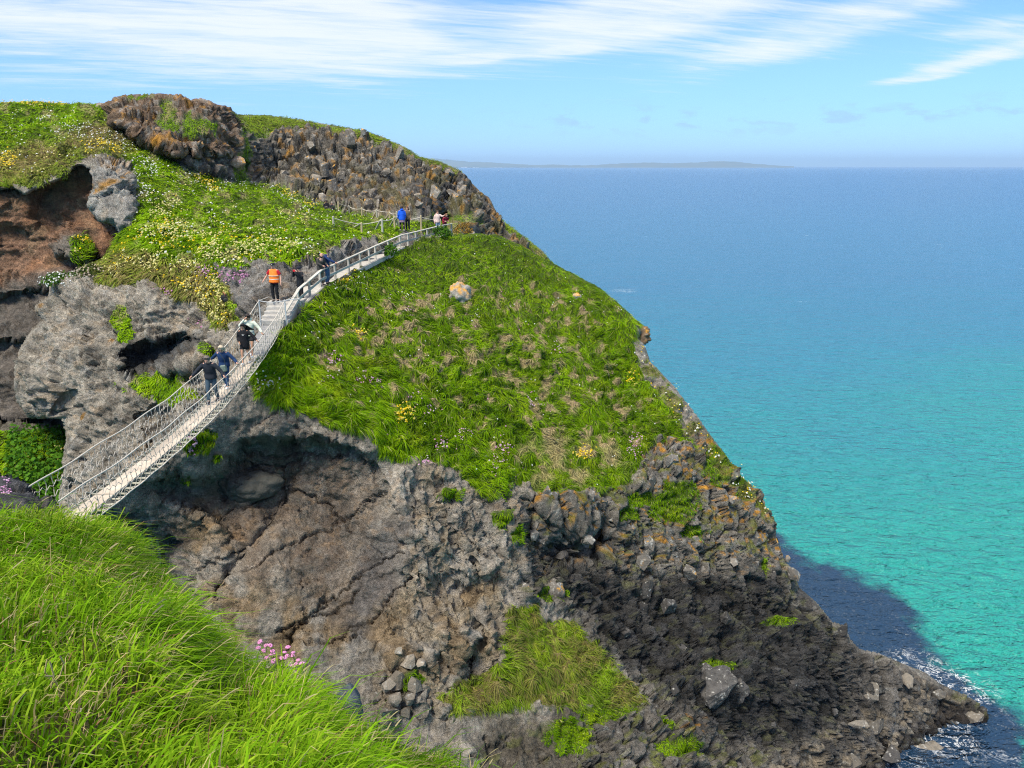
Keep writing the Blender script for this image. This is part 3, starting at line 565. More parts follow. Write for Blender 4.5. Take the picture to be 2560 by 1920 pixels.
colB = lerp(colB, C3(.038, .039, .042) * (0.45 + 1.1 * d_c[..., None]), dark * .88)
colB = lerp(colB, C3(.13, .12, .108) * (.35 + 1.2 * bl[..., None]), mTip)
shore = soft(gx, gy, [(1850, 1925), (2000, 1855), (2120, 1800), (2240, 1740), (2300, 1690), (2400, 1740), (2440, 1780), (2280, 1835), (2180, 1890), (2120, 1990), (1800, 1990)], 16, j2 * 12)
colB = lerp(colB, C3(.34, .28, .20), shore * sstep(-.25, .4, nz(30, 41)) * .8)
wet = sstep(1.6, .4, A.P[..., 2]); colB = lerp(colB, C3(.035, .03, .028), wet * .85)
low_d = soft(gx, gy, [(1420, 1780), (1620, 1770), (1760, 1860), (1850, 1930), (1850, 2000), (1200, 2000), (1180, 1800)], 50, j1 * 40); colB = lerp(colB, C3(.17, .155, .135), low_d * .7)
col = lerp(col, colB, mB)
col = lerp(col, C3(.155, .135, .105), low_d * (1 - mB))
# lichens
upn = np.clip(N2[..., 2], 0, 1)
lic = sstep(.16, .38, fbm(P * 2.3 + 70, 4) + .22 * sstep(160, 20, segdist(gx, gy, L1_sil[8:22], False))) * sstep(.10, .45, upn) * (mB * (1 - dark) + .15) * (1 - sstep(1330, 1500, gy)) * sstep(900, 1200, gy)
for (cx, cy_, rx, ry) in [(1715, 1815, 60, 45), (1900, 1250, 30, 50), (1690, 1105, 60, 22), (1560, 1170, 24, 20), (1480, 1255, 40, 14), (1600, 1255, 40, 18), (1812, 1140, 20, 20), (1780, 1300, 30, 30), (1620, 835, 16, 26)]:
    lic = np.maximum(lic, sstep(.1, .5, 1 - np.sqrt(((gx - cx) / rx) ** 2 + ((gy - cy_) / ry) ** 2) + j2 * .35 - .25) * sstep(-.05, .3, fbm(P * 2.6 + 50, 4)))
col = lerp(col, C3(.56, .27, .03), np.clip(lic, 0, 1) * .9)
wl_ = sstep(.36, .55, fbm(P * 3.1 + 90, 3)) * (mB * (1 - dark) + .25 * (1 - mB)); col = lerp(col, C3(.40, .40, .37), wl_ * .45)
moss = sstep(.02, .36, nz(26, 47)) * sstep(.18, .5, upn) * mB * (1 - mTip) * (1 - .75 * dark); moss = np.maximum(moss, .6 * sstep(.2, .5, nz(40, 48)) * low_d * (1 - mB))
col = lerp(col, C3(.17, .19, .04), moss * .8)
# turf
gtone = fbm(P * .4 + 60, 4); streak_ = fbm(np.stack([P[..., 0] * 1.3, P[..., 1] * .6, P[..., 2] * 1.0], -1) + 8, 4)
turf = lerp(np.zeros(col.shape) + C3(.075, .125, .014), C3(.10, .15, .02), sstep(-.4, .5, gtone))
f1a, f2a, _ = mworley(P * np.array([.95, .75, 1.25]) + .5 * np.stack([mid, fin, mid], -1), A.used & (mG > .05))
tanz = soft(gx, gy, [(860, 760), (1100, 690), (1400, 720), (1540, 800), (1560, 900), (1640, 1040), (1600, 1130), (1500, 1190), (1380, 1200), (1260, 1150), (1100, 1060), (960, 1000), (760, 960), (700, 900)], 90, 0)
tanm = sstep(.46, .30, f1a + .30 * (1 - tanz) + .12 * fin) * sstep(-.55, .1, gtone + .55 * tanz - .2)
tanm = np.maximum(tanm, .55 * sstep(0, .5, nz(60, 50)) * soft(gx, gy, [(1280, 1090), (1420, 1080), (1560, 1130), (1540, 1200), (1400, 1235), (1290, 1190)], 30))
A.tan = np.clip(tanm, 0, 1) * mG
turf = lerp(turf, C3(.40, .32, .175), A.tan * .95)
dry = np.maximum(mE * .6, mT * (.25 + .6 * sstep(-.4, .3, nz(40, 51))))
turf = lerp(turf, C3(.25, .20, .08), dry)
col = lerp(col, turf, gm)
A.col = col; A.gm = gm; A.dry = dry; A.disp = disp; A.mB = mB; A.dark = dark; A.mR = mR; A.mTip = mTip; A.mG = mG; A.mT = mT; A.gtone = gtone; A.edge_g = mE
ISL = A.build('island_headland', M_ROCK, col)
tag(ISL, 'grassy domed headland with brown tuff cliff and dark basalt foot in the sea', 'headland', kind='structure')
# ------------------------------------------------------------------ island, rear part: grey wall behind the bridge, flowery slope, crag and basalt ridge
LB_sky = [(-480, 300), (-300, 276), (-150, 266), (0, 258), (72, 254), (152, 258), (224, 263), (262, 258), (290, 246), (311, 240), (350, 238), (398, 235), (450, 241), (477, 252), (506, 248), (543, 259), (579, 268), (590, 285), (610, 288), (663, 287), (744, 298), (825, 313), (907, 327), (968, 348), (1010, 368), (1049, 392), (1102, 405), (1151, 429), (1171, 453), (1200, 478), (1228, 502), (1249, 547), (1290, 578), (1314, 596), (1354, 628), (1379, 657), (1395, 690)]
LB_left = [(150, 1320), (153, 1268), (154, 1221), (163, 1150), (166, 1110), (168, 1076), (157, 1048), (100, 1046), (70, 1043), (51, 1013), (35, 974), (37, 919), (47, 888), (74, 837), (106, 802), (88, 778), (94, 763), (130, 740), (132, 705), (174, 685), (217, 667), (256, 655), (282, 620), (300, 586), (288, 566), (275, 558), (248, 556), (222, 524), (217, 512), (231, 468), (228, 425), (205, 412), (188, 417), (160, 446), (120, 462), (83, 478), (65, 490), (36, 471), (0, 475), (-120, 486), (-260, 470), (-480, 500)]
LB_poly = LB_sky + [(1380, 720), (1250, 700), (1150, 660), (1050, 680), (980, 710), (900, 750), (840, 800), (780, 870), (720, 940), (640, 1020), (570, 1090), (490, 1160), (420, 1230), (360, 1320)] + LB_left
LB_ctrl = [(690, 755, 36.6), (690, 800, 36.0), (650, 800, 36.4), (640, 770, 37.4), (620, 740, 38.6), (680, 690, 39.2), (600, 655, 40.4), (690, 645, 40.6), (740, 740, 37.6), (770, 715, 39.6), (760, 650, 41.6), (800, 640, 42.8), (815, 700, 40.6), (850, 670, 44), (850, 635, 46), (900, 645, 47.5), (900, 605, 50), (960, 620, 51.5), (940, 575, 53.5), (1000, 580, 55.5), (1100, 578, 59), (1080, 542, 66), (1150, 575, 62),
  (620, 640, 41.4), (500, 640, 43.4), (400, 640, 43.8), (350, 620, 44.2), (320, 560, 46.5), (340, 480, 51), (450, 520, 51), (550, 560, 49.5), (650, 560, 50.5), (750, 560, 53), (850, 560, 56), (600, 500, 60), (700, 500, 65), (800, 522, 68.5), (870, 540, 69), (420, 420, 60), (520, 450, 64), (640, 466, 70), (300, 400, 56),
  (340, 350, 62), (330, 300, 64), (311, 245, 68), (400, 240, 70), (480, 258, 70), (540, 265, 70), (450, 330, 65), (550, 400, 66), (500, 430, 64), (600, 425, 70), (610, 330, 74), (600, 290, 78),
  (650, 288, 82), (750, 302, 82.5), (907, 330, 83), (1049, 392, 83), (1151, 432, 82), (1200, 480, 81), (1249, 548, 79), (1314, 598, 77.5), (1379, 657, 76), (885, 480, 75.8), (885, 512, 74), (800, 450, 76.2), (800, 480, 75.2), (945, 490, 75.5), (885, 450, 76.7), (690, 464, 73.5), (800, 503, 73.5), (950, 534, 72), (1100, 556, 70.5), (1190, 578, 71), (800, 400, 77.5), (700, 380, 77.5), (900, 430, 77.5), (1000, 450, 77.5), (1100, 490, 77), (1250, 640, 73), (1380, 700, 74),
  (-400, 296, 67), (-400, 390, 57), (-400, 490, 51), (-200, 470, 51), (0, 262, 67), (150, 262, 67), (220, 268, 65), (0, 330, 60), (100, 340, 60), (200, 340, 59), (60, 400, 55), (150, 400, 54), (0, 460, 51), (100, 460, 50.5), (180, 412, 52),
  (280, 420, 51), (250, 500, 49), (290, 520, 48.5), (315, 470, 50.5),
  (250, 650, 46), (180, 700, 45), (130, 760, 44.5), (220, 800, 42), (100, 850, 43.5), (60, 920, 43), (150, 950, 41), (70, 1030, 42), (200, 1050, 40), (170, 1150, 40), (170, 1260, 40), (300, 950, 40), (300, 1100, 39), (380, 850, 41), (330, 750, 41.8), (420, 720, 41.4), (450, 800, 41.2), (500, 760, 41), (560, 740, 40), (540, 830, 39), (450, 950, 38.8), (400, 1050, 38.4), (350, 1200, 38), (520, 930, 37.8), (600, 860, 37.4), (560, 1000, 37), (650, 900, 37.2), (740, 880, 38.5), (820, 790, 42.5), (900, 720, 49), (1000, 690, 55), (1150, 650, 62)]
B = Relief(LB_poly, LB_ctrl, 3.0, 2e-5)
gx, gy = B.gx, B.gy
j1 = nz(60, 3); j2 = nz(22, 4); j3 = nz(9, 5)
ds = segdist(gx, gy, LB_sky, False); t = np.clip(ds / 14.0, 0, 1); B.d += 1.6 * (1 - np.sqrt(np.clip(1 - (1 - t) ** 2, 0, 1)))
dl_ = segdist(gx, gy, LB_left, False); t = np.clip(dl_ / 20.0, 0, 1); B.d += 0.9 * (1 - np.sqrt(np.clip(1 - (1 - t) ** 2, 0, 1)))
# crag steps forward of the ridge; slots, slabs and ledges of the grey wall
crag = [(262, 250), (311, 236), (400, 230), (480, 248), (543, 255), (585, 268), (610, 320), (636, 420), (630, 456), (564, 452), (481, 430), (400, 378), (330, 345), (270, 300)]
B.d -= 2.6 * sstep(-2, 14, sdist(gx, gy, crag) + j2 * 3)
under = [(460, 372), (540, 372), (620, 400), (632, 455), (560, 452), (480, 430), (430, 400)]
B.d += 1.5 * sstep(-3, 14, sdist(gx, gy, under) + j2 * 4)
pin = [(228, 425), (262, 405), (305, 398), (330, 430), (338, 505), (335, 545), (318, 570), (296, 582), (275, 560), (245, 556), (217, 515), (231, 468)]
sdp = sdist(gx, gy, pin); B.d -= 1.5 * sstep(-3, 22, sdp + j2 * 4)
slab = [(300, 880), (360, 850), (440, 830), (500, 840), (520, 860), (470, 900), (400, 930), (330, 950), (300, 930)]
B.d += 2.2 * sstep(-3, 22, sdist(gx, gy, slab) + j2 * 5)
boss = [(400, 915), (440, 890), (500, 862), (540, 870), (520, 905), (470, 925), (420, 935)]
B.d -= 1.2 * sstep(-3, 18, sdist(gx, gy, boss) + j2 * 4)
over = [(150, 985), (190, 975), (200, 1040), (175, 1060), (120, 1040)]
B.d += .6 * sstep(-4, 14, sdist(gx, gy, over))
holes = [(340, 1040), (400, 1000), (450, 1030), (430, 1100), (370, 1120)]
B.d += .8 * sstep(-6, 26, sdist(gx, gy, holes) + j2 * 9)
face = [(470, 690), (520, 660), (600, 648), (700, 656), (760, 650), (850, 625), (930, 600), (930, 625), (860, 650), (800, 700), (740, 740), (690, 760), (640, 790), (600, 830), (580, 760), (545, 720)]
slope = [(-480, 280), (-30, 250), (230, 262), (290, 300), (335, 348), (385, 376), (480, 434), (560, 456), (640, 463), (700, 470), (800, 512), (870, 535), (980, 548), (1080, 562), (1150, 572), (1150, 592), (1085, 582), (1000, 590), (960, 603), (930, 606), (850, 618), (790, 645), (700, 655), (600, 648), (540, 665), (550, 700), (580, 745), (596, 800), (570, 830), (530, 815), (505, 765), (430, 735), (380, 705), (310, 712), (240, 706), (215, 672), (256, 655), (300, 586), (338, 555), (338, 490), (330, 425), (300, 392), (240, 385), (190, 400), (160, 438), (80, 468), (-30, 468), (-480, 480)]
jg = j2 * 7 + j3 * 4
mG = soft(gx, gy, slope, 4, jg) * (1 - soft(gx, gy, crag, 5, jg)) * (1 - soft(gx, gy, pin, 4, j2 * 5))
rtop = [(590, 280), (663, 280), (744, 290), (907, 320), (968, 340), (1049, 385), (1102, 395), (1160, 425), (1150, 450), (1090, 425), (1040, 408), (970, 372), (900, 350), (830, 335), (760, 318), (700, 330), (620, 335)]
mRT = soft(gx, gy, rtop, 7, j2 * 16 + j3 * 6)
rend = [(1249, 540), (1314, 590), (1395, 665), (1395, 700), (1330, 640), (1260, 575)]
mRT = np.maximum(mRT, soft(gx, gy, rend, 6, jg))
mLT = soft(gx, gy, [(300, 236), (398, 228), (450, 236), (440, 252), (380, 250), (310, 256)], 5, jg) * sstep(-.1, .3, j2)
small = np.zeros(gx.shape)
for (cx, cy_, rx, ry) in [(395, 960, 80, 22), (430, 985, 60, 20), (300, 800, 26, 30), (310, 835, 20, 16), (420, 300, 24, 40), (490, 320, 44, 22), (600, 440, 16, 50), (612, 380, 8, 60), (640, 330, 40, 18), (520, 880, 16, 8), (585, 655, 40, 12), (1130, 555, 60, 16), (850, 560, 200, 14)]:
    small = np.maximum(small, sstep(-.35, .35, 1 - np.sqrt(((gx - cx) / rx) ** 2 + ((gy - cy_) / ry) ** 2) + j2 * .6))
gm = np.maximum.reduce([mG, mRT, mLT, small * .9])
path = [(690, 772), (740, 735), (800, 695), (850, 672), (900, 650), (960, 622), (985, 604), (1000, 580), (1025, 572), (1070, 575), (1120, 576), (1120, 590), (1060, 604), (1000, 625), (930, 665), (860, 695), (800, 726), (750, 784), (700, 830), (660, 820)]
mP = soft(gx, gy, path, 3, j3 * 2); gm = gm * (1 - mP)
ridge = [(590, 285), (663, 285), (907, 325), (1049, 390), (1171, 450), (1228, 500), (1249, 547), (1395, 680), (1395, 720), (1150, 590), (1100, 565), (960, 545), (870, 536), (800, 510), (690, 468), (640, 462), (615, 380)]
mRd = soft(gx, gy, ridge, 10, j2 * 8) * (1 - gm)
mCr = soft(gx, gy, crag, 5) * (1 - gm)
B.world(); N = B.normals(2); P = B.P
low = fbm(P * 0.14, 3); mid = fbm(P * 0.5 + 5, 4); fin = fbm(P * 1.9 + 9, 4)
rg = ridged(P * np.array([.4, .4, .5]) + 3, 5, .55) - 1.0
rk = B.used & (gm < .95)
wj = .22 * np.stack([mid, fin, low], -1)
c_h, bl, c_g = facets(P * np.array([1.15, .8, .26]) + wj, rk, .4); v_h, bl2, v_g = facets(P * np.array([1.25, 1.0, .75]) + wj * 1.6, rk, .8); t_h, t_c, t_g = facets(P * np.array([.40, .40, .36]) + wj * 1.5, rk, 1.0)
crack1 = sstep(0, .10, c_g); crack2 = sstep(0, .10, v_g); rg2 = ridged(P * np.array([.9, .9, 1.3]) + 7, 5, .6) - 1
disp_wall = low * .4 + mid * .22 + rg * .16 + rg2 * .17 + fin * .10 + t_h * .50 + (t_c - .5) * .35 + v_h * .14 + (bl2 - .5) * .12 + .06 * sstep(0, .06, t_g)
disp_ridge = (bl - .5) * .75 + c_h * .25 + (bl2 - .5) * .30 + v_h * .22 + crack1 * .62 + crack2 * .12 + fin * .08 + low * .4
disp_crag = (bl - .5) * .35 + t_h * .55 + (t_c - .5) * .5 + (bl2 - .5) * .35 + v_h * .30 + crack2 * .12 + fin * .1 + low * .4
disp = disp_wall * (1 - mRd) + disp_ridge * mRd; disp = disp * (1 - mCr) + disp_crag * mCr
disp = disp * (1 - gm) + (np.abs(fbm(P * .8, 3)) * .45 + low * .3 + fin * .06) * gm
disp *= (1 - mP * .95)
CR = [[(160, 860), (230, 810), (290, 770)], [(300, 1010), (360, 985), (440, 960), (480, 940)], [(300, 890), (340, 860), (420, 830)], [(130, 1040), (200, 1010)], [(480, 700), (520, 760), (500, 820)], [(616, 290), (628, 360), (634, 450)], [(400, 330), (440, 350), (520, 350)], [(355, 290), (360, 340)], [(300, 330), (350, 322), (400, 332)]]
for c in CR:
    q = segdist(gx + j2 * 12, gy + j1 * 8, c, False); disp -= .3 * (1 - gm) * np.exp(-(q / 3.0) ** 2)
B.P = P + N * (disp * np.clip(np.minimum(ds, dl_) / 16, .3, 1))[..., None]
B.P[..., 2] -= .7 * sstep(1015, 1045, gx) * sstep(568, 585, gy) * (1 - sstep(1180, 1220, gx))
N2 = B.normals(0); upn = np.clip(N2[..., 2], 0, 1)
col = np.zeros(gx.shape + (3,)) + C3(.42, .375, .305); tone = fbm(P * .3 + 20, 4); tone2 = fbm(P * 1.1 + 31, 4)
col = lerp(col, C3(.52, .465, .38), sstep(0, .5, tone)); col = lerp(col, C3(.20, .18, .15), sstep(.05, .5, -tone2) * .6)
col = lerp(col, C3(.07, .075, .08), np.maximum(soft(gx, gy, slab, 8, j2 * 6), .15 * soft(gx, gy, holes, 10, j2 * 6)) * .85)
col = lerp(col, C3(.27, .255, .235), soft(gx, gy, face, 6, j2 * 6) * .85)
# rock greyer/darker to the left of the wall's shoulder, orange specks
cR = np.zeros(col.shape) + C3(.18, .162, .135); cR *= (.68 + .6 * bl2[..., None])
cR = lerp(cR, C3(.055, .055, .058) * (.5 + bl2[..., None]), soft(gx, gy, [(1000, 560), (1060, 440), (1120, 440), (1200, 500), (1250, 600), (1150, 590)], 30, j2 * 20) * .8)
col = lerp(col, cR, mRd)
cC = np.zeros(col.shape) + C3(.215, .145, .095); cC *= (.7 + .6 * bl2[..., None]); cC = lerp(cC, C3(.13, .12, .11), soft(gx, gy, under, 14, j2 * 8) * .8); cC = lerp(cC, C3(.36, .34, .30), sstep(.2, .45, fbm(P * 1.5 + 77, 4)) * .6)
col = lerp(col, cC, mCr)
col = lerp(col, C3(.43, .41, .37), soft(gx, gy, pin, 5) * .8)
oli = np.maximum(mRd, .0) * sstep(-.1, .4, nz(30, 61)) * sstep(380, 500, gy); col = lerp(col, C3(.17, .15, .05), oli * .6)
lic = sstep(.26, .48, fbm(P * 1.1 + 70, 4)) * (mRd * .42 + mCr * .5 + .18) * (1 - gm)
for (cx, cy_, rx, ry) in [(285, 415, 50, 34), (265, 470, 36, 34), (300, 460, 20, 40), (115, 765, 24, 10), (390, 360, 30, 14), (430, 400, 26, 10), (200, 1040, 20, 14), (270, 845, 16, 10), (985, 370, 22, 16), (1020, 430, 14, 30), (720, 400, 22, 26), (1160, 565, 26, 22), (1345, 625, 30, 30), (340, 290, 30, 14), (300, 300, 26, 12), (40, 890, 10, 6), (490, 700, 12, 8)]:
    lic = np.maximum(lic, sstep(.1, .5, 1 - np.sqrt(((gx - cx) / rx) ** 2 + ((gy - cy_) / ry) ** 2) + j2 * .4 - .2) * sstep(-.15, .25, fbm(P * 1.6 + 50, 4)))
col = lerp(col, C3(.55, .27, .035), np.clip(lic * (1 - gm), 0, 1) * .85)
col = lerp(col, C3(.42, .41, .38), sstep(.33, .5, fbm(P * 1.7 + 90, 3)) * .5 * (1 - gm))
col = lerp(col, C3(.30, .28, .255), mP)
gtone = fbm(P * .3 + 60, 4)
turf = lerp(np.zeros(col.shape) + C3(.085, .14, .015), C3(.12, .175, .02), sstep(-.4, .5, gtone))
brown = soft(gx, gy, [(-480, 400), (-30, 380), (60, 370), (200, 330), (280, 290), (330, 350), (300, 390), (200, 400), (150, 440), (60, 470), (-30, 470), (-480, 490)], 26, j1 * 24)
brown = np.maximum(brown, soft(gx, gy, [(215, 680), (260, 640), (330, 620), (400, 650), (520, 665), (545, 700), (580, 745), (600, 800), (560, 830), (500, 770), (380, 705), (240, 710)], 22, j1 * 20))
brown = np.maximum(brown, mRT * .35)
turf = lerp(turf, C3(.21, .155, .065), brown * (.45 + .5 * sstep(-.3, .4, j2)))
turf = lerp(turf, C3(.36, .30, .15), sstep(.25, .5, nz(40, 71)) * .7)
col = lerp(col, turf, gm)
B.gm = gm; B.mGs = np.maximum(mG, mRT); B.brown = brown; B.gtone = gtone; B.col = col; B.tan = sstep(.25, .5, nz(40, 71)) * .7; B.mRd = mRd; B.mCr = mCr; B.mP = mP; B.mRT = mRT
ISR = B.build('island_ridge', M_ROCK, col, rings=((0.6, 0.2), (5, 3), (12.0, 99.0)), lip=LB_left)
tag(ISR, 'rear of the island with flowery slope, brown crag and grey basalt ridge', 'ridge', kind='structure')

# ------------------------------------------------------------------ the red cave and the low ledge deep on the left
LD_poly = [(-480, 450), (-30, 440), (200, 390), (300, 420), (360, 560), (360, 700), (300, 760), (260, 1000), (260, 1330), (-30, 1330), (-480, 1330)]
LD_ctrl = [(0, 480, 51.6), (100, 500, 52.3), (200, 460, 53), (280, 600, 51.5), (200, 620, 51.5), (100, 620, 52), (0, 620, 52), (0, 800, 50.5), (80, 760, 50.5), (120, 900, 48.5), (0, 950, 48.5), (100, 1050, 47.5), (0, 1065, 47), (160, 1070, 46.5), (0, 1100, 45), (100, 1130, 43.8), (160, 1200, 43), (0, 1230, 41.5), (100, 1240, 42), (250, 1300, 41), (0, 1320, 39.5), (340, 600, 53), (250, 800, 49), (0, 440, 54), (-400, 500, 52), (-400, 700, 51), (-400, 950, 48.5), (-400, 1070, 46.5), (-400, 1200, 42.5), (-400, 1320, 39.5)]
D = Relief(LD_poly, LD_ctrl, 3.4, 2e-5); gx, gy = D.gx, D.gy; j1 = nz(60, 6); j2 = nz(22, 7)
arch = [(75, 560), (72, 505), (110, 465), (160, 440), (200, 420), (240, 450), (240, 520), (280, 570), (300, 600), (230, 610), (150, 590), (90, 580)]
D.d += .7 * sstep(-3, 20, sdist(gx, gy, arch) + j2 * 4)
led = [(128, 612), (165, 594), (215, 590), (240, 630), (225, 665), (180, 655), (130, 640)]; D.d -= 1.8 * sstep(-3, 16, sdist(gx, gy, led) + j2 * 4)
for yb in (735, 850): D.d += 1.2 * sstep(0, 10, gy - yb - gx * -.18 - j2 * 8) * (1 - sstep(10, 110, gy - yb - gx * -.18)) * (gx < 140)
D.d += 1.4 * sstep(0, 8, gy - 1040 - j2 * 5) * (1 - sstep(10, 30, gy - 1040))
D.world(); N = D.normals(2); P = D.P; low = fbm(P * .14 + 3, 3); mid = fbm(P * .5 + 5, 4); fin = fbm(P * 2 + 9, 4); rg = ridged(P * np.array([.3, .3, .8]) + 3, 5, .55) - 1
gm = soft(gx, gy, [(-500, 1080), (-40, 1078), (60, 1085), (170, 1075), (260, 1080), (260, 1340), (-40, 1340), (-500, 1340)], 5, j2 * 6)
gm = np.maximum(gm, soft(gx, gy, [(178, 600), (215, 588), (232, 640), (205, 662), (180, 640)], 5, j2 * 6))
q_h, q_c, q_g = facets(P * np.array([.5, .5, .55]) + .3 * np.stack([mid, fin, low], -1), D.used, 1.0); strat = perlin(np.stack([P[..., 0] * .15, P[..., 1] * .15, P[..., 2] * 2.2], -1))
D.P = P + N * ((low * .3 + mid * .16 + rg * .24 + fin * .09 + q_h * .28 + (q_c - .5) * .3 + strat * .14) * (1 - gm) + gm * (np.abs(mid) * .5 + fin * .1))[..., None]
col = np.zeros(gx.shape + (3,)) + C3(.18, .155, .13)
red = soft(gx, gy, [(-500, 440), (-40, 430), (220, 400), (300, 560), (310, 600), (240, 640), (130, 680), (-40, 720), (-500, 760)], 30, j1 * 24); col = lerp(col, C3(.36, .185, .10), red * (.65 + .3 * sstep(-.3, .4, fbm(P * .5, 4))))
col = lerp(col, C3(.36, .25, .15), sstep(.0, .5, nz(70, 82)) * red * .5)
col = lerp(col, C3(.22, .20, .17), soft(gx, gy, led, 8, j2 * 4) * .9)
col = lerp(col, C3(.20, .18, .14), sstep(1040, 1056, gy) * (1 - sstep(1075, 1085, gy)))
turf = lerp(np.zeros(col.shape) + C3(.07, .125, .015), C3(.12, .18, .02), sstep(-.3, .4, mid)); col = lerp(col, turf, gm)
D.gm = gm; D.tan = np.zeros(gm.shape); D.gtone = mid
CAV = D.build('cave_wall', M_ROCK, col); tag(CAV, 'red-brown cave wall above a low grassy ledge deep in the gully', 'cliff', kind='structure')

# ------------------------------------------------------------------ mainland: rock shoulder at the bridge foot, and the grassy bank by the camera
LM_poly = [(-420, 1200), (-200, 1165), (-40, 1178), (0, 1184), (30, 1190), (60, 1206), (85, 1226), (100, 1242), (125, 1262), (150, 1300), (200, 1380), (-40, 1420), (-420, 1480)]
LM_ctrl = [(-400, 1200, 17.5), (-200, 1170, 17.5), (-400, 1350, 14.5), (-400, 1470, 11.5), (-40, 1180, 17.5), (0, 1186, 17.2), (60, 1208, 17.2), (100, 1245, 16.9), (150, 1300, 16.5), (0, 1240, 16), (60, 1270, 15.6), (0, 1300, 14.8), (100, 1330, 14.8), (200, 1380, 15), (-40, 1420, 12.5), (100, 1400, 13.5)]
Mn = Relief(LM_poly, LM_ctrl, 3.0, 2e-5); gx, gy = Mn.gx, Mn.gy; j2 = nz(22, 8)
t = np.clip(segdist(gx, gy, LM_poly[:11], False) / 16.0, 0, 1); Mn.d += .5 * (1 - np.sqrt(np.clip(1 - (1 - t) ** 2, 0, 1)))
Mn.world(); N = Mn.normals(2); P = Mn.P; v1_, v2_, vid = worley(P * 1.6); bl2 = _j[vid][..., 1]
Mn.P = P + N * (fbm(P * .8, 4) * .22 + (bl2 - .5) * .22 + fbm(P * 4, 3) * .04)[..., None]
col = np.zeros(gx.shape + (3,)) + C3(.10, .10, .105); col *= (.5 + .9 * bl2[..., None]); col = lerp(col, C3(.33, .32, .31), sstep(.12, .4, fbm(P * 3 + 4, 4)) * .6); col = lerp(col, C3(.16, .10, .09), soft(gx, gy, [(80, 1260), (140, 1270), (150, 1320), (70, 1310)], 16, j2 * 8) * .6)
MNR = Mn.build('mainland_rock', M_ROCK, col, rings=((.3, .2), (1, 2), (2.0, 99.0))); tag(MNR, 'dark lichen-speckled rock shoulder at the near foot of the bridge', 'rock', kind='structure')

LF_edge = [(-60, 1322), (60, 1312), (150, 1310), (240, 1322), (320, 1385), (390, 1465), (450, 1540), (520, 1630), (590, 1695), (680, 1750), (780, 1800), (880, 1850), (1000, 1905), (1120, 1950), (1240, 1985), (1300, 2010)]
LF_poly = LF_edge + [(1500, 2300), (1500, 3000), (-1500, 3000), (-1500, 1420), (-700, 1350)]
LF_ctrl = [(0, 1900, 1.25), (400, 1900, 1.45), (800, 1900, 1.9), (1150, 1930, 2.7), (0, 1700, 1.6), (205, 1785, 1.5), (400, 1700, 1.95), (700, 1760, 2.8), (700, 1800, 2.25), (1000, 1875, 2.7), (0, 1500, 2.3), (250, 1500, 2.7), (420, 1500, 3.4), (0, 1330, 3.5), (150, 1320, 4.2), (300, 1385, 4.4), (390, 1470, 4.4), (520, 1635, 3.8), (620, 1720, 3.5), (760, 1795, 3.3), (900, 1860, 3.2), (1100, 1945, 3.1), (1290, 2010, 3.1), (-300, 1500, 2.2), (-300, 2000, 1.0), (0, 2200, .95), (700, 2300, 1.1), (1200, 2250, 1.7), (-1200, 1450, 3.0), (-1200, 1700, 1.8), (-1200, 2900, .75), (-700, 1360, 3.3), (0, 2900, .72), (700, 2900, .85), (1400, 2900, 1.2)]
G = Relief(LF_poly, LF_ctrl, 14.0, 2e-4); gx, gy = G.gx, G.gy
t = np.clip(segdist(gx, gy, LF_edge, False) / 70.0, 0, 1); G.d += .35 * (1 - np.sqrt(np.clip(1 - (1 - t) ** 2, 0, 1)))
G.world(); N = G.normals(3); P = G.P; G.P = P + N * (fbm(P * 2.2, 3) * .07)[..., None]; G.normals(2)
col = np.zeros(gx.shape + (3,)) + C3(.06, .085, .018); col = lerp(col, C3(.17, .14, .06), sstep(0, .5, fbm(P * 3, 3)))
BANK = G.build('mainland_bank', M_ROCK, col, rings=((.35, .3), (1.2, 2.5), (2.5, 99.0))); tag(BANK, 'steep grassy mainland bank below the viewpoint', 'bank', kind='structure')
# ------------------------------------------------------------------ grass, flowers (real blades and petals)
def unit(v): return v / (np.linalg.norm(v, axis=-1)[..., None] + 1e-9)
def blades(name, base, up, lean, length, width, col, seg=2, droop=.25, side=None, tipcol=1.0):
    """bent tapered blades: base (n,3), up/lean unit (n,3), length/width (n,), col (n,3)"""
    n = len(base); r = np.random.default_rng(5)
    if side is None: side = unit(np.cross(lean + .3 * r.normal(size=(n, 3)), up + .2 * r.normal(size=(n, 3))))
    rings, cols = [], []
    for k in range(seg + 1):
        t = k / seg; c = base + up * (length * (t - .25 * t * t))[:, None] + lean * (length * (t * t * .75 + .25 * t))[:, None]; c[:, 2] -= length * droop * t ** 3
        cols.append(col * (0.82 + .30 * t * tipcol))  # leaf tone darker at the root, with mild self-shadow painted in
        if k < seg: w = (width * (1 - .45 * t) * .5)[:, None]; rings += [c - side * w, c + side * w]; cols.append(cols[-1])
        else: rings.append(c)
    nv = 2 * seg + 1; Vv = np.stack(rings, 1).reshape(-1, 3); Cc = np.stack(cols, 1).reshape(-1, 3); b0 = (np.arange(n) * nv)[:, None]
    T = []
    for k in range(seg - 1): T += [[2 * k, 2 * k + 1, 2 * k + 3], [2 * k, 2 * k + 3, 2 * k + 2]]
    T.append([2 * seg - 2, 2 * seg - 1, 2 * seg]); T = (b0[:, None] + np.array(T)[None]).reshape(-1, 3)
    return Vv, T, Cc
def merge(parts):
    Vs, Ts, Cs, o = [], [], [], 0
    for v, t, c in parts: Vs.append(v); Ts.append(t + o); Cs.append(c); o += len(v)
    return np.concatenate(Vs), np.concatenate(Ts), np.concatenate(Cs)
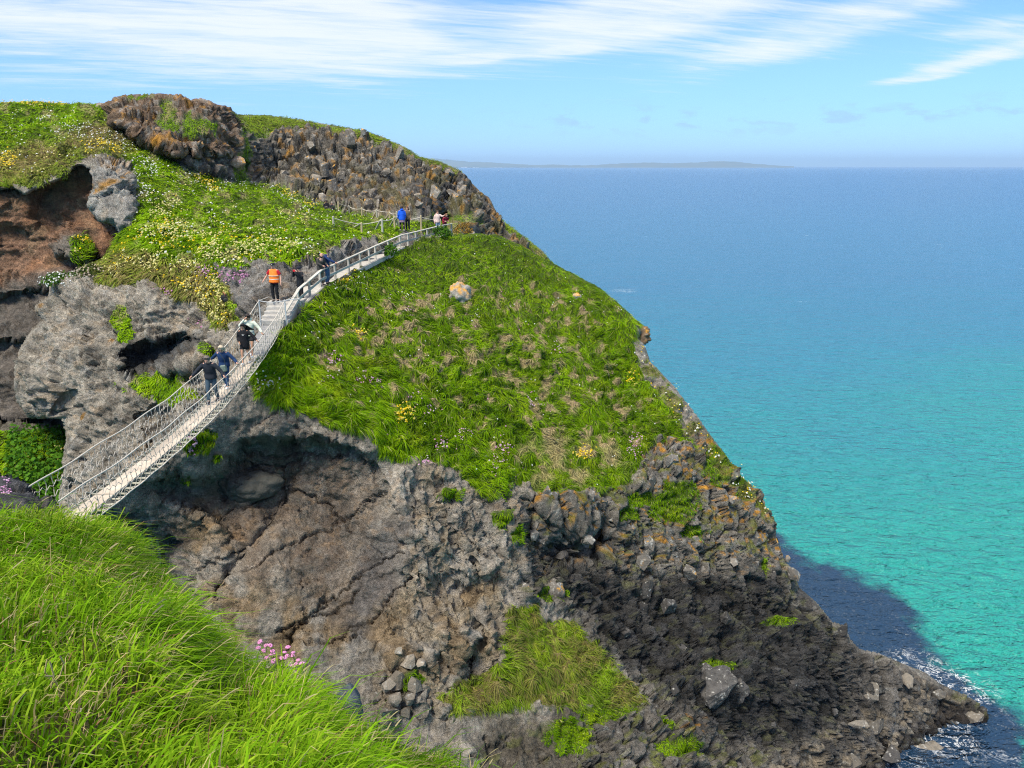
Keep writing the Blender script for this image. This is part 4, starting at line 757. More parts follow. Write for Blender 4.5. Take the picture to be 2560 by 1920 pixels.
def turf_blades(Rl, sel, nper, L0, L1, W, pal, swirl=1.0, dscale=None, upk=(.35, .8), seed=1):
    r = np.random.default_rng(seed); iy, ix = np.nonzero(sel); iy = np.repeat(iy, nper); ix = np.repeat(ix, nper); n = len(iy)
    p = Rl.P[iy, ix]; Nn = Rl.N[iy, ix]
    ty = np.clip(iy + r.integers(0, 2, n), 0, Rl.P.shape[0] - 1); tx = np.clip(ix + r.integers(0, 2, n), 0, Rl.P.shape[1] - 1)
    q = Rl.P[ty, tx]; ok = Rl.used[ty, tx]; tt = r.random(n) * ok; p = p + (q - p) * tt[:, None]
    keep = np.linalg.norm(q - p, axis=1) < 3; p = p[keep]; Nn = Nn[keep]; iy = iy[keep]; ix = ix[keep]; n = len(p)
    dn = np.zeros((n, 3)); dn[:, 2] = -1; dn = dn - Nn * (dn * Nn).sum(1)[:, None]; dn = unit(dn)
    a = fbm(p * .22 + 40, 2) * 5.0 + perlin(p * .7 + 3) * 1.7 * swirl + r.normal(size=n) * .35
    bi = np.cross(Nn, dn); lean = unit(dn * np.cos(a)[:, None] + bi * np.sin(a)[:, None] + dn * .55)
    up = unit(Nn * .6 + np.array([0, 0, .75])) ; k = r.uniform(*upk, n)[:, None]
    ln = r.uniform(L0, L1, n) * (1 + .35 * perlin(p * .6 + 8))
    return p, up * k, lean, ln, np.full(n, W) * r.uniform(.6, 1.3, n), iy, ix, r
def pick_green(p, r, n, tan, brown=None, lush=None):
    g0, g1, g2 = np.array([.085, .175, .002]), np.array([.225, .40, .004]), np.array([.42, .50, .016])
    f = np.clip(.45 + .75 * fbm(p * .45 + 13, 3) + r.normal(size=n) * .22, 0, 1)[:, None]
    c = g0 + (g1 - g0) * f; y = (np.clip(fbm(p * .9 + 33, 2) * .9 + r.normal(size=n) * .25, 0, 1))[:, None]; c = c + (g2 - c) * y * .55
    c = c + (np.array([.50, .40, .21]) * r.uniform(.75, 1.15, n)[:, None] - c) * (tan[:, None])
    if brown is not None: c = c + (np.array([.24, .175, .075]) * r.uniform(.6, 1.3, n)[:, None] - c) * np.clip(brown * r.uniform(.3, 1.2, n), 0, .9)[:, None]
    return c * r.uniform(.8, 1.2, n)[:, None]
parts = []
rr = np.random.default_rng(21)
selA = (A.gm > .38) & A.used & (rr.random(A.gm.shape) < .97)
p, up, lean, ln, wd_, iy, ix, r = turf_blades(A, selA, 4, .26, .58, .032, None, upk=(.06, .38), seed=2)
tanA = np.clip(A.tan[iy, ix] * 1.5 + (r.random(len(p)) < .05) * .5, 0, .97)
cA = pick_green(p, r, len(p), tanA, np.clip(A.dry[iy, ix] + .0, 0, 1))
ln = ln * (1 - .4 * A.tan[iy, ix]) * (.42 + .58 * np.maximum(A.mG, A.mT)[iy, ix])
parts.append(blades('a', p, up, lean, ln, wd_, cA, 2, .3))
Vv, T, Cc = merge(parts); o = link('headland_grass', mesh_arrays('headland_grass', Vv, T, 3, False, {'col': Cc}), M_BLADE); tag(o, 'tussocky wind-combed grass covering the domed headland', 'grass', kind='stuff')

selB = (B.gm > .4) & B.used & (rr.random(B.gm.shape) < .95)
p, up, lean, ln, wd_, iy, ix, r = turf_blades(B, selB, 3, .28, .58, .06, None, swirl=.6, upk=(.3, .8), seed=3)
ln = ln * (.42 + .58 * B.mGs[iy, ix])
cB = pick_green(p, r, len(p), np.clip(B.tan[iy, ix] * .8 * (r.random(len(p)) < .7), 0, .9), np.clip(B.brown[iy, ix] * .95, 0, 1)) * 1.12
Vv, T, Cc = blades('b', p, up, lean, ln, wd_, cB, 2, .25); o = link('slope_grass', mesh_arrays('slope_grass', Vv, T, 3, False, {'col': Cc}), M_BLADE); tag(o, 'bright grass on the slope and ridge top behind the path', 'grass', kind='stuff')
selD = (D.gm > .4) & D.used & (rr.random(D.gm.shape) < .9)
p, up, lean, ln, wd_, iy, ix, r = turf_blades(D, selD, 2, .3, .6, .07, None, upk=(.5, 1), seed=4)
Vv, T, Cc = blades('d', p, up, lean, ln, wd_, pick_green(p, r, len(p), (r.random(len(p)) < .05) * .6), 2, .25); o = link('ledge_grass', mesh_arrays('ledge_grass', Vv, T, 3, False, {'col': Cc}), M_BLADE); tag(o, 'lush grass on the low ledge in the gully', 'grass', kind='stuff')

# foreground bank
def bank_points(n, seed, out=False):
    r = np.random.default_rng(seed); vis = (G.gx > -160) & (G.gx < 1330) & (G.gy < 2060); vis = G.used & (~vis if out else vis); iy, ix = np.nonzero(vis)
    du = np.linalg.norm(np.gradient(G.P, axis=1), axis=-1); dv = np.linalg.norm(np.gradient(G.P, axis=0), axis=-1); w = (np.minimum(du, .12) * np.minimum(dv, .16))[iy, ix] ; w = w * (1 + 1.2 / G.d[iy, ix])
    s_ = r.choice(len(iy), n, p=w / w.sum()); iy, ix = iy[s_], ix[s_]
    fy, fx = r.random(n)[:, None], r.random(n)[:, None]; iy2 = np.minimum(iy + 1, G.P.shape[0] - 1); ix2 = np.minimum(ix + 1, G.P.shape[1] - 1)
    iy2 = np.where(G.used[iy2, ix], iy2, iy); ix2 = np.where(G.used[iy, ix2], ix2, ix)
    p = G.P[iy, ix] + (G.P[iy2, ix] - G.P[iy, ix]) * fy + (G.P[iy, ix2] - G.P[iy, ix]) * fx
    return p, G.N[iy, ix], G.d[iy, ix], r
p, Nn, dd, r = bank_points(84000, 31); q_ = bank_points(16000, 32, True); p = np.concatenate([p, q_[0]]); Nn = np.concatenate([Nn, q_[1]]); dd = np.concatenate([dd, np.maximum(q_[2], 1.6)]); n = len(p)
clump = perlin(p * 2.6 + 5); cl2 = fbm(p * 1.1 + 9, 3)
a = .15 + 1.2 * perlin(p * .9 + 2) + 1.2 * perlin(p * 3.1) + r.normal(size=n) * 1.0            # wind from the left
lean = np.stack([np.cos(a), np.sin(a) * .8, -.15 * np.ones(n)], 1); lean = unit(lean)
ln = r.gamma(7, 1 / 7, n) * .155 * (1 + .35 * clump) * (.62 + .38 * np.clip(dd / 3.0, .3, 1.3)); wd_ = r.uniform(.0028, .0062, n) * (.8 + .12 * dd)
upv = unit(Nn * .5 + np.array([0, 0, 1.0])) * r.uniform(.55, 1.05, n)[:, None]; lean = lean * r.uniform(.0, .6, n)[:, None]
c0, c1, c2, c3 = np.array([.055, .140, .002]), np.array([.18, .36, .006]), np.array([.35, .47, .03]), np.array([.50, .41, .19])
f = np.clip(.45 + .9 * cl2 + .4 * clump + r.normal(size=n) * .3, 0, 1)[:, None]; c = c0 + (c1 - c0) * f; y = np.clip(r.normal(size=n) * .35 + .05 + .5 * perlin(p * 1.7 + 44), 0, 1)[:, None]; c = c + (c2 - c) * y
dryf = np.clip(.5 * perlin(p * 2.2 + 71) + .12, 0, 1); st = (r.random(n) < .09 + 1.0 * np.maximum(dryf - .17, 0))[:, None]; c = np.where(st, np.where(r.random((n, 1)) < .25, np.array([.26, .15, .07]), c3) * r.uniform(.6, 1.25, n)[:, None], c); wd_ = np.where(st[:, 0], wd_ * .6, wd_)
Vv, T, Cc = blades('f', p, upv, lean, ln, wd_, c, 3, .30)
# seed-head stalks
p, Nn, dd, r = bank_points(150, 33); n = len(p); a = .3 + r.normal(size=n) * .6; lean = np.stack([np.cos(a), np.sin(a), np.zeros(n)], 1) * .35
sv = blades('s', p, np.tile([0, 0, 1.0], (n, 1)), lean, r.uniform(.20, .32, n), np.full(n, .0018), np.array([.34, .30, .13]) * r.uniform(.7, 1.3, n)[:, None], 3, .12)
tips = sv[0].reshape(n, -1, 3)[:, -1]; pre = sv[0].reshape(n, -1, 3)[:, -3]; ax = unit(tips - pre)
hd = blades('h', tips - ax * .03, ax, lean * .15, r.uniform(.03, .055, n), r.uniform(.003, .006, n), np.array([.42, .36, .20]) * r.uniform(.7, 1.2, n)[:, None], 3, .1)
Vv, T, Cc = merge([(Vv, T, Cc), sv, hd])
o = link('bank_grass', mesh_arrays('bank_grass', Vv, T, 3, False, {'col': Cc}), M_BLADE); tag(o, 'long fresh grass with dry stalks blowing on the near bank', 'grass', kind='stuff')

# flower carpets on the island: little petal crosses standing on the turf
def petals(pos, nrm, size, col, r):
    n = len(pos); t1 = unit(np.cross(nrm, r.normal(size=(n, 3)))); t2 = np.cross(nrm, t1); pos = pos + nrm * (size * .7)[:, None]; h = size[:, None]
    q = np.stack([pos + t1 * h, pos + t2 * h, pos - t1 * h, pos - t2 * h, pos + nrm * h * .55], 1).reshape(-1, 3); b0 = (np.arange(n) * 5)[:, None, None]
    T = (b0 + np.array([[0, 1, 4], [1, 2, 4], [2, 3, 4], [3, 0, 4]])[None]).reshape(-1, 3); return q, T, np.repeat(col, 5, 0)
def sow(Rl, polys, dens, sel, thr, sc_, seed, size, cols, lift=.25):
    r = np.random.default_rng(seed); gx_, gy_ = Rl.gx, Rl.gy; z = np.zeros(gx_.shape)
    for pl in polys: z = np.maximum(z, soft(gx_, gy_, pl, 14))
    f = fbm(Rl.P * sc_ + seed, 3); pr = z * sstep(thr, thr + .35, f) * sel; reps = r.poisson(dens * pr * Rl.used); iy, ix = np.nonzero(reps); iy2 = np.repeat(iy, reps[iy, ix]); ix2 = np.repeat(ix, reps[iy, ix]); n = len(iy2)
    j = r.random((n, 1)); k2 = r.random((n, 1)); p0 = Rl.P[iy2, ix2]; p = p0 + (Rl.P[np.minimum(iy2 + 1, gx_.shape[0] - 1), ix2] - p0) * j + (Rl.P[iy2, np.minimum(ix2 + 1, gx_.shape[1] - 1)] - p0) * k2
    ok = np.linalg.norm(p - p0, axis=1) < 2; p = p[ok]; nn = unit(Rl.N[iy2, ix2][ok] + np.array([0, -.2, .6])); n = len(p); p = p + nn * r.uniform(.5 * lift, 1.3 * lift, n)[:, None]
    cc = np.array(cols)[r.integers(0, len(cols), n)] * r.uniform(.85, 1.1, n)[:, None]
    return petals(p, unit(nn + .4 * r.normal(size=(n, 3))), r.uniform(.6, 1.25, n) * size, cc, r)
PALE, YEL, WHT, PNK = [.62, .56, .20], [.72, .50, .02], [.74, .74, .70], [.52, .24, .42]
yz = [[(330, 560), (380, 520), (440, 505), (480, 555), (560, 575), (640, 590), (760, 600), (745, 640), (640, 655), (540, 655), (430, 640), (360, 625), (300, 690), (260, 690), (290, 620)], [(690, 540), (790, 545), (760, 580), (680, 570)], [(330, 650), (440, 640), (540, 680), (580, 760), (590, 830), (540, 810), (500, 740), (400, 700)]]
wz = [[(30, 310), (120, 300), (250, 320), (310, 355), (330, 390), (240, 370), (120, 350), (40, 340)], [(330, 400), (380, 395), (470, 430), (560, 458), (640, 462), (700, 480), (640, 480), (560, 475), (450, 450), (360, 440)], [(690, 480), (760, 495), (840, 530), (800, 545), (700, 515)], [(320, 430), (360, 450), (380, 520), (330, 500)]]
oz = [[(205, 378), (250, 358), (305, 372), (300, 388), (215, 388)], [(480, 440), (540, 470), (545, 482), (490, 455)], [(40, 255), (0, 262), (100, 262), (160, 268), (60, 275)], [(380, 232), (440, 236), (430, 244), (380, 242)], [(690, 470), (800, 508), (780, 518), (700, 485)], [(0, 400), (40, 385), (30, 430), (-20, 430)]]
fl = [sow(B, yz, .65, B.gm, -.12, .5, 61, .058, [PALE, PALE, [.66, .60, .32]]), sow(B, yz, .16, B.gm, .05, .5, 62, .06, [YEL]), sow(B, oz, 1.5, B.gm, -.3, .6, 63, .07, [YEL, [.66, .56, .10]]),
      sow(B, wz, .42, B.gm, -.12, .55, 64, .06, [WHT]), sow(B, [[(0, 240), (1000, 480), (1000, 600), (500, 700), (0, 470)]], .10, B.gm, -.1, .5, 65, .07, [WHT, PALE])]
ell = lambda cx, cy_, rx, ry: [(cx + rx * math.cos(q), cy_ + ry * math.sin(q)) for q in np.linspace(0, 2 * math.pi, 14, endpoint=False)]
pk = [ell(1015, 792, 9, 9), ell(830, 904, 16, 8), ell(819, 951, 12, 8), ell(897, 948, 9, 9), ell(933, 959, 10, 9), ell(1389, 877, 12, 14), ell(1322, 1013, 16, 14), ell(1147, 1096, 14, 10), ell(1094, 1121, 9, 16), ell(1250, 1136, 18, 18), ell(1058, 1031, 7, 12), ell(1578, 1125, 16, 30), ell(1230, 1170, 9, 12), ell(1027, 1013, 8, 10), ell(1060, 1160, 8, 10)]
fl += [sow(A, pk, .5, np.maximum(A.gm, .7), -.6, .5, 66, .045, [PNK, [.60, .36, .52], [.62, .5, .55]], .2),
       sow(A, [ell(890, 847, 12, 8), ell(1000, 1042, 20, 18), ell(1454, 1143, 14, 7), ell(845, 705, 22, 9), ell(1574, 957, 10, 6), ell(1448, 1148, 18, 8), ell(1692, 966, 8, 8), ell(625, 905, 12, 6)], 1.2, np.maximum(A.gm, .6), -.5, .5, 67, .05, [YEL, [.66, .56, .12]], .2),
       sow(A, [ell(888, 720, 22, 14), ell(837, 731, 18, 10), ell(1443, 743, 16, 9), ell(900, 760, 18, 14), ell(960, 770, 14, 9), ell(1010, 740, 18, 18), ell(870, 715, 20, 9), ell(640, 955, 14, 20), ell(680, 960, 14, 16), ell(1180, 800, 12, 8), ell(1430, 760, 12, 6)], .22, np.maximum(A.gm, .6), -.3, .7, 68, .042, [WHT, [.6, .5, .5]], .2),
       sow(A, [gras], .008, A.gm, -.2, .5, 69, .04, [WHT, WHT, PNK], .2), sow(A, [edgeg], .35, np.maximum(A.gm, .3), 0, .8, 70, .06, [[.62, .58, .25], WHT, YEL], .15),
       sow(B, [ell(520, 685, 16, 12), ell(575, 690, 26, 14), ell(608, 678, 10, 9), ell(415, 732, 12, 6), ell(495, 815, 9, 6)], .7, np.maximum(B.gm, .8), -.7, .5, 71, .06, [PNK, [.35, .2, .28]], .15),
       sow(D, [ell(135, 1120, 26, 14), ell(150, 1150, 18, 14), ell(205, 610, 18, 20)], .9, D.gm, -.3, .8, 72, .075, [YEL, PALE]),
       sow(A, [ell(468, 1105, 10, 16)], 2.0, np.maximum(A.gm, .8), -.7, .5, 73, .05, [PNK, [.6, .4, .5]], .15), sow(Mn, [ell(10, 1236, 12, 16)], .8, np.ones(Mn.d.shape), -.7, .8, 74, .022, [PNK, [.55, .35, .5]], .05)]
Vv, T, Cc = merge(fl); o = link('wildflowers', mesh_arrays('wildflowers', Vv, T, 3, False, {'col': Cc}), M_FLOWER); tag(o, 'carpets of pale yellow, white and pink wildflowers on the island turf', 'wildflowers', kind='stuff')
# ------------------------------------------------------------------ mesh kit for built things
def tube_mesh(name, paths, rad, sides=6):
    """paths: list of (k,3) arrays; one mesh"""
    Vs, Fs, o = [], [], 0
    for pi, pts in enumerate(paths):
        pts = np.asarray(pts, float); k = len(pts); tan = np.gradient(pts, axis=0); tan = unit(tan)
        ref = np.array([0, 0, 1.0]) if abs(tan[0, 2]) < .9 else np.array([1.0, 0, 0]); s1 = unit(np.cross(tan, ref)); s2 = np.cross(tan, s1)
        rr_ = rad if np.isscalar(rad) else rad[pi]
        a = np.arange(sides) * 2 * math.pi / sides; ring = pts[:, None] + (s1[:, None] * np.cos(a)[None, :, None] + s2[:, None] * np.sin(a)[None, :, None]) * rr_
        Vs.append(ring.reshape(-1, 3)); i = np.arange(k - 1)[:, None] * sides; j = np.arange(sides)[None]; jn = (j + 1) % sides
        Fs.append(np.stack([i + j, i + jn, i + sides + jn, i + sides + j], -1).reshape(-1, 4) + o); o += k * sides
    return mesh_arrays(name, np.concatenate(Vs), np.concatenate(Fs), 4, True)
def box_mesh(name, sx, sy, sz, bev=.004, jit=0.0, seed=0):
    bm = bmesh.new(); bmesh.ops.create_cube(bm, size=1.0); bmesh.ops.scale(bm, vec=(sx, sy, sz), verts=bm.verts)
    if bev: bmesh.ops.bevel(bm, geom=bm.edges[:], offset=bev, segments=1, affect='EDGES')
    if jit:
        rd = random.Random(seed)
        for v in bm.verts: v.co += Vector((rd.uniform(-jit, jit), rd.uniform(-jit, jit), rd.uniform(-jit, jit)))
    me = bpy.data.meshes.new(name); bm.to_mesh(me); bm.free(); return me
def beam(name, a, b, w, h, mat, parent, up=(0, 0, 1), bev=.006):
    """a bar of section w x h (h along up) from a to b, as one mesh object"""
    a, b = Vector(a), Vector(b); d = (b - a); L = d.length; x = d.normalized(); upv = Vector(up); y = upv.cross(x).normalized(); z = x.cross(y)
    me = box_mesh(name, L, w, h, bev); o = link(name, me, mat, parent)
    M_ = Matrix((x, y, z)).transposed().to_4x4(); M_.translation = (a + b) / 2
    o.matrix_basis = (parent.matrix_basis.inverted() @ M_) if parent is not None else M_
    return o
def mat_wood(name, c1, c2, scale=6.0, stretch=12.0):
    m, nt, b = new_mat(name); tcn = nnode(nt, 'ShaderNodeTexCoord'); mp = nnode(nt, 'ShaderNodeMapping'); mp.inputs['Scale'].default_value = (1, stretch, stretch); nt.links.new(tcn.outputs['Object'], mp.inputs['Vector'])
    n1 = noise_n(nt, scale, 6, .65, mp.outputs[0]); n2 = noise_n(nt, 1.7, 4, .6, tcn.outputs['Object']); oi = nnode(nt, 'ShaderNodeObjectInfo')
    cr = nnode(nt, 'ShaderNodeMix', data_type='RGBA'); cr.inputs['A'].default_value = (*c1, 1); cr.inputs['B'].default_value = (*c2, 1); nt.links.new(map_n(nt, n1.outputs['Fac'], .3, .7, 0, 1), cr.inputs['Factor'])
    c = mul_rgb(nt, cr.outputs['Result'], map_n(nt, n2.outputs['Fac'], .3, .7, .78, 1.15)); c = mul_rgb(nt, c, map_n(nt, oi.outputs['Random'], 0, 1, .82, 1.12)); nt.links.new(c, b.inputs['Base Color'])
    b.inputs['Roughness'].default_value = .85; b.inputs['Specular IOR Level'].default_value = .2
    bp = nnode(nt, 'ShaderNodeBump'); bp.inputs['Distance'].default_value = .01; nt.links.new(n1.outputs['Fac'], bp.inputs['Height']); nt.links.new(bp.outputs[0], b.inputs['Normal']); return m
M_PLANK = mat_wood('weathered_plank', (.44, .37, .29), (.58, .50, .41)); M_RAIL = mat_wood('silvered_rail', (.36, .34, .29), (.54, .51, .45)); M_POST = mat_wood('round_post', (.40, .33, .19), (.60, .50, .30)); M_POSTG = mat_wood('grey_post', (.34, .33, .26), (.52, .50, .40))
M_ROPE = mat_plain('rope', (.52, .47, .40), .9, .2, 60.0, .004); M_NET = mat_plain('net_twine', (.46, .42, .36), .9, .25, 30.0); M_STEEL = mat_plain('galvanised', (.45, .46, .47), .45, .15, 20.0, 0, .5); M_CONC = mat_plain('worn_concrete', (.38, .36, .325), .92, .25, 5.0, .01)
M_MAT = mat_plain('grey_decking', (.25, .245, .235), .9, .2, 8.0, .004)

# ------------------------------------------------------------------ the rope bridge
DK = np.array([(120, 1335, 17.0), (178, 1273, 19.0), (229, 1235, 19.8), (334, 1146, 22.2), (427, 1068, 24.7), (509, 1000, 27.3), (560, 951, 29.4), (614, 898, 31.7), (650, 850, 33.2), (684, 806, 34.7)], float)
dk = PT(DK[:, 0], DK[:, 1], DK[:, 2]); s_ = np.concatenate([[0], np.cumsum(np.linalg.norm(np.diff(dk, axis=0), axis=1))]); SL = s_[-1]
# straight in plan, smooth sag in height
pA, pB = dk[0], dk[-1]; pdir = (pB - pA)[:2]; plen = np.linalg.norm(pdir); pdir /= plen; pside = np.array([pdir[1], -pdir[0]])       # pside points to the right of someone walking on to the island
tz = ((dk[:, :2] - pA[:2]) @ pdir) / plen; zc_ = np.polyfit(tz, dk[:, 2], 3)
def deck(t, off=0.0, dz=0.0): return np.array([*(pA[:2] + pdir * plen * t + pside * off), np.polyval(zc_, t) + dz])
BR = empty('rope_bridge', tuple(pA)); tag(BR, 'narrow rope suspension bridge with plank walkway and knotted side nets', 'bridge')
BR_inv = np.array(pA)
def bpart(name, me, mat): 
    o = link(name, me, mat, BR); o.location = tuple(-BR_inv); return o
r = random.Random(4)
T_END = float(((dk[7, :2] - pA[:2]) @ pdir) / plen)
nseg = 6; edges_ = np.linspace(0, T_END, nseg + 1)
for k in range(nseg):
    for s2 in (-1, 1):
        ts = np.linspace(edges_[k] + .0012, edges_[k + 1] - .0012, 7); hw = .112; Vv = []
        dzz = r.uniform(-.004, .006); off0 = s2 * .1165 + r.uniform(-.004, .004)
        for t in ts:
            for (o_, z_) in ((-hw, .0), (hw, .0), (hw, .045), (-hw, .045)): Vv.append(deck(t, off0 + o_, z_ + dzz))
        Fq = []
        for i in range(6):
            for j in range(4): Fq.append((i * 4 + j, i * 4 + (j + 1) % 4, (i + 1) * 4 + (j + 1) % 4, (i + 1) * 4 + j))
        Fq += [(3, 2, 1, 0), (24, 25, 26, 27)]
        bpart('plank', mesh_arrays('plank', np.array(Vv), np.array(Fq), 4, False), M_PLANK)
nslat = 42
for k in range(nslat):
    t = (k + .5) / nslat * (T_END + .01); a, b = deck(t, -.44, -.03), deck(t, .44, -.03)
    o = beam('crosspiece', a, b, .055, .035, M_POSTG, BR)
# grey boarded ramp up to the steps
rt = np.linspace(T_END + .002, .985, 8)
for k in range(7):
    a, b = deck(rt[k], 0, .02), deck(rt[k + 1] - .0015, 0, .02); beam('ramp_board', a, b, .86, .05, M_MAT, BR)
HT = lambda t: 1.02 + .02 * math.sin(t * 40)
tt_ = np.linspace(-.02, 1.0, 70); HAND, BASE = {}, {}
for s2, nm in ((-1, 'l'), (1, 'r')):
    HAND[s2] = np.array([deck(t, s2 * (.56 + .03 * math.sin(9 * t)), HT(t) - .02 * math.sin(t * math.pi)) for t in tt_]); BASE[s2] = np.array([deck(t, s2 * .47, -.035 + .012 * math.sin(t * 90)) for t in tt_])
    bpart('handrail_rope', tube_mesh('handrail_rope', [HAND[s2]], .018, 8), M_ROPE)
    bpart('edge_rope', tube_mesh('edge_rope', [BASE[s2]], .016, 6), M_ROPE)
    # net: hangers plus sagging cross strands, bellied outwards
    def npt(t, v, s2=s2):
        b = .06 * math.sin(v * math.pi); a_ = deck(t, s2 * (.47 + .09 * v + b), -.03 + v * (HT(t) + .0)); return a_
    nh = 64; paths = []; rj = random.Random(8 + s2)
    jit = [[(rj.uniform(-.12, .12) / nh, rj.uniform(-.02, .02)) for _ in range(9)] for _ in range(nh + 1)]
    for k in range(nh + 1):
        paths.append([npt(k / nh * .99 + jit[k][q][0] * (.3 if q in (0, 8) else 1) + (.18 / nh) * math.sin(q * 1.6 + k), q / 8) for q in range(9)])
    for lv in (.26, .52, .76):
        row = []
        for k in range(nh * 2 + 1):
            t = k / (nh * 2) * .99; zig = (.05 if k % 2 else -.035) + jit[k // 2][int(lv * 8)][1]; row.append(npt(t, min(.97, max(.03, lv + zig - .03 * math.sin(k * .9)))))
        paths.append(row)
    bpart('side_net', tube_mesh('side_net', paths, .0098, 4), M_NET)
# lashings that tie the net under the walkway
for s2 in (-1, 1):
    zz = []
    for k in range(66): t = k / 66 * T_END; zz += [deck(t, s2 * .47, -.03), deck(t + .003, s2 * .36, -.10), deck(t + .006, s2 * .20, -.06), deck(t + .009, s2 * .36, -.10)]
    bpart('lashing', tube_mesh('lashing', [zz], .009, 4), M_NET)
# rail posts, shackles and stays at the island end
for s2 in (-1, 1):
    top = HAND[s2][-1]; foot = top - np.array([0, 0, 1.15]); bpart('anchor_post', tube_mesh('anchor_post', [np.array([foot, top + [0, 0, .05]])], .03, 8), M_STEEL)
    stay = np.array([top, top + np.array([pdir[0] * 1.2 + .1, pdir[1] * 1.2, -.02]), top + np.array([pdir[0] * 2.4 + .3, pdir[1] * 2.4, -.55])]); bpart('stay_rope', tube_mesh('stay_rope', [stay], .016, 6), M_ROPE)
tl, tr = HAND[-1][-1], HAND[1][-1]
bpart('chain', tube_mesh('chain', [np.array([tl + (tr - tl) * q + np.array([0, 0, -.07 * math.sin(q * math.pi)]) for q in np.linspace(0, 1.6, 12)])], .018, 6), M_STEEL)

# ------------------------------------------------------------------ concrete steps up from the bridge
e0 = deck(1.0); e1 = PT(712, 752, 36.6); nst = 5
SD = unit((e1 - e0)[None])[0]; sdir2 = unit(np.array([[SD[0], SD[1], 0]]))[0]; sside = np.array([sdir2[1], -sdir2[0], 0])
ST_ = empty('stone_steps', tuple(e0)); tag(ST_, 'pale worn steps climbing from the bridge end to the island path', 'steps')
run = np.linalg.norm((e1 - e0)[:2]) / nst; rise = (e1[2] - e0[2]) / nst
for k in range(nst + 2):
    c = e0 + sdir2 * run * (k + .5); z = e0[2] + rise * (k + 1)
    me = box_mesh('step', 1.3 if k < nst else 1.6, run * 1.05 if k < nst else run * 2.2, .55, .02, .01, k); o = link('step', me, M_CONC, ST_)
    o.location = tuple(np.array([c[0], c[1], min(z, e1[2] + .0 * k) - .275 - (.004 * k)]) - e0); o.rotation_euler = (0, 0, math.atan2(sside[1], sside[0]))

# ------------------------------------------------------------------ timber fence along the path
RAILPX = [(701, 799, 34.4), (747, 722, 36.4), (802, 676, 39.0), (900, 632, 44.6), (940, 614, 47.4), (1002, 588, 51.6), (1041, 579, 53.8), (1098, 565, 56.6), (1130, 559, 57.6)]
RP = [np.array(PT(*q)) for q in RAILPX]
FE = empty('timber_fence', tuple(RP[0])); tag(FE, 'weathered pale timber post and rail fence beside the island path', 'fence')
for a, b in zip(RP[:-1], RP[1:]):
    d = unit((b - a)[None])[0] * .004
    beam('top_rail', a + d, b - d, .15, .05, M_RAIL, FE)
    for dz, nm, hh in ((-.46, 'middle_rail', .13), (-.92, 'kick_board', .16)):
        if nm == 'kick_board' and a is RP[0]: continue
        beam(nm, a + d + [0, 0, dz], b - d + [0, 0, dz], .045, hh, M_RAIL, FE)
PX = [1, 1.5, 2, 2.35, 2.7, 3.05, 3.6, 4.0, 4.5, 5, 5.5, 6.0, 6.5, 7.4, 8]
for q in PX:
    i = min(int(q), 7); f = q - i; p = RP[i] + (RP[i + 1] - RP[i]) * f; dd_ = unit((RP[i + 1] - RP[i])[None])[0]; sd = unit(np.array([[dd_[1], -dd_[0], 0]]))[0]
    p = p - sd * .075; beam('post', p + [0, 0, -1.55], p + [0, 0, -.03], .10, .10, M_RAIL, FE, up=tuple(dd_))
p = RP[0]; beam('post', p + [0, 0, -1.4], p + [0, 0, -.02], .10, .10, M_RAIL, FE, up=(1, 0, 0))

# ------------------------------------------------------------------ rope-and-post fences on the slope
def surf_at(px, py):
    k = np.argmin((B.gx - px) ** 2 + (B.gy - py) ** 2 + (~B.used) * 1e9); return B.P.reshape(-1, 3)[k].copy()
def rope_fence(label, posts, ropes_to, braces, mats):
    root = empty('rope_fence', tuple(PT(posts[0][0], posts[0][2], posts[0][3]))); tag(root, label, 'fence', 'rope fences on the slope'); tops = []; dmap = {}
    for k, (x, y0, y1, d) in enumerate(posts):
        a = surf_at(x, y1); d = a[1] * CT - (a[2] - H) * ST; b = PT(x, y0, d); b = np.array([a[0], a[1], max(b[2], a[2] + .7)]); dmap[(x)] = d; tops.append(b); beam('post', a - [0, 0, .3], b, .13, .13, mats[k % len(mats)], root, up=(1, 0, 0), bev=.035)
    for (x0, y0, x1, y1, d, dd_) in braces: d = dmap[min(dmap, key=lambda q: abs(q - x0))]; beam('brace', PT(x0, y0, d - .1), surf_at(x1, y1), .11, .11, mats[0], root, bev=.03)
    pts = [];
    for a, b in zip(tops[:-1], tops[1:]):
        L = np.linalg.norm(b - a)
        for q in np.linspace(0, 1, 9): pts.append(a + (b - a) * q - np.array([0, 0, .12 + .045 * L * 4 * q * (1 - q) * .6]))
    o = link('rope', tube_mesh('rope', [np.array(pts)], .028, 6), M_ROPE, root); o.location = tuple(-np.array(root.location)); return root
rope_fence('upper rope fence running below the basalt ridge behind the path', [(845, 519, 526, 63.0), (873, 521, 535, 61.5), (905, 523, 545, 60.5), (942, 527, 552, 59.5), (976, 528, 552, 58.5), (992, 528, 566, 57.0)], None, [(941, 528, 930, 551, 59.4, 1.0), (976, 530, 963, 553, 58.4, 1.0)], [M_POST, M_POSTG])
rope_fence('lower rope fence with slanting props across the grass below the first', [(835, 563, 577, 53.5), (905, 556, 588, 52.6), (953, 546, 582, 53.6), (988, 539, 573, 54.6), (1000, 536, 572, 55.4)], None, [(904, 558, 884, 578, 52.5, .9), (952, 549, 939, 575, 53.5, .9), (988, 541, 975, 568, 54.5, .9), (996, 540, 983, 562, 55.0, .9)], [M_POSTG, M_POST])
rope_fence('short rope fence from the blue-jacketed visitor to the end of the timber fence', [(1012, 546, 576, 55.6), (1054, 538, 575, 57.2), (1100, 546, 580, 58.6)], None, [], [M_POST])

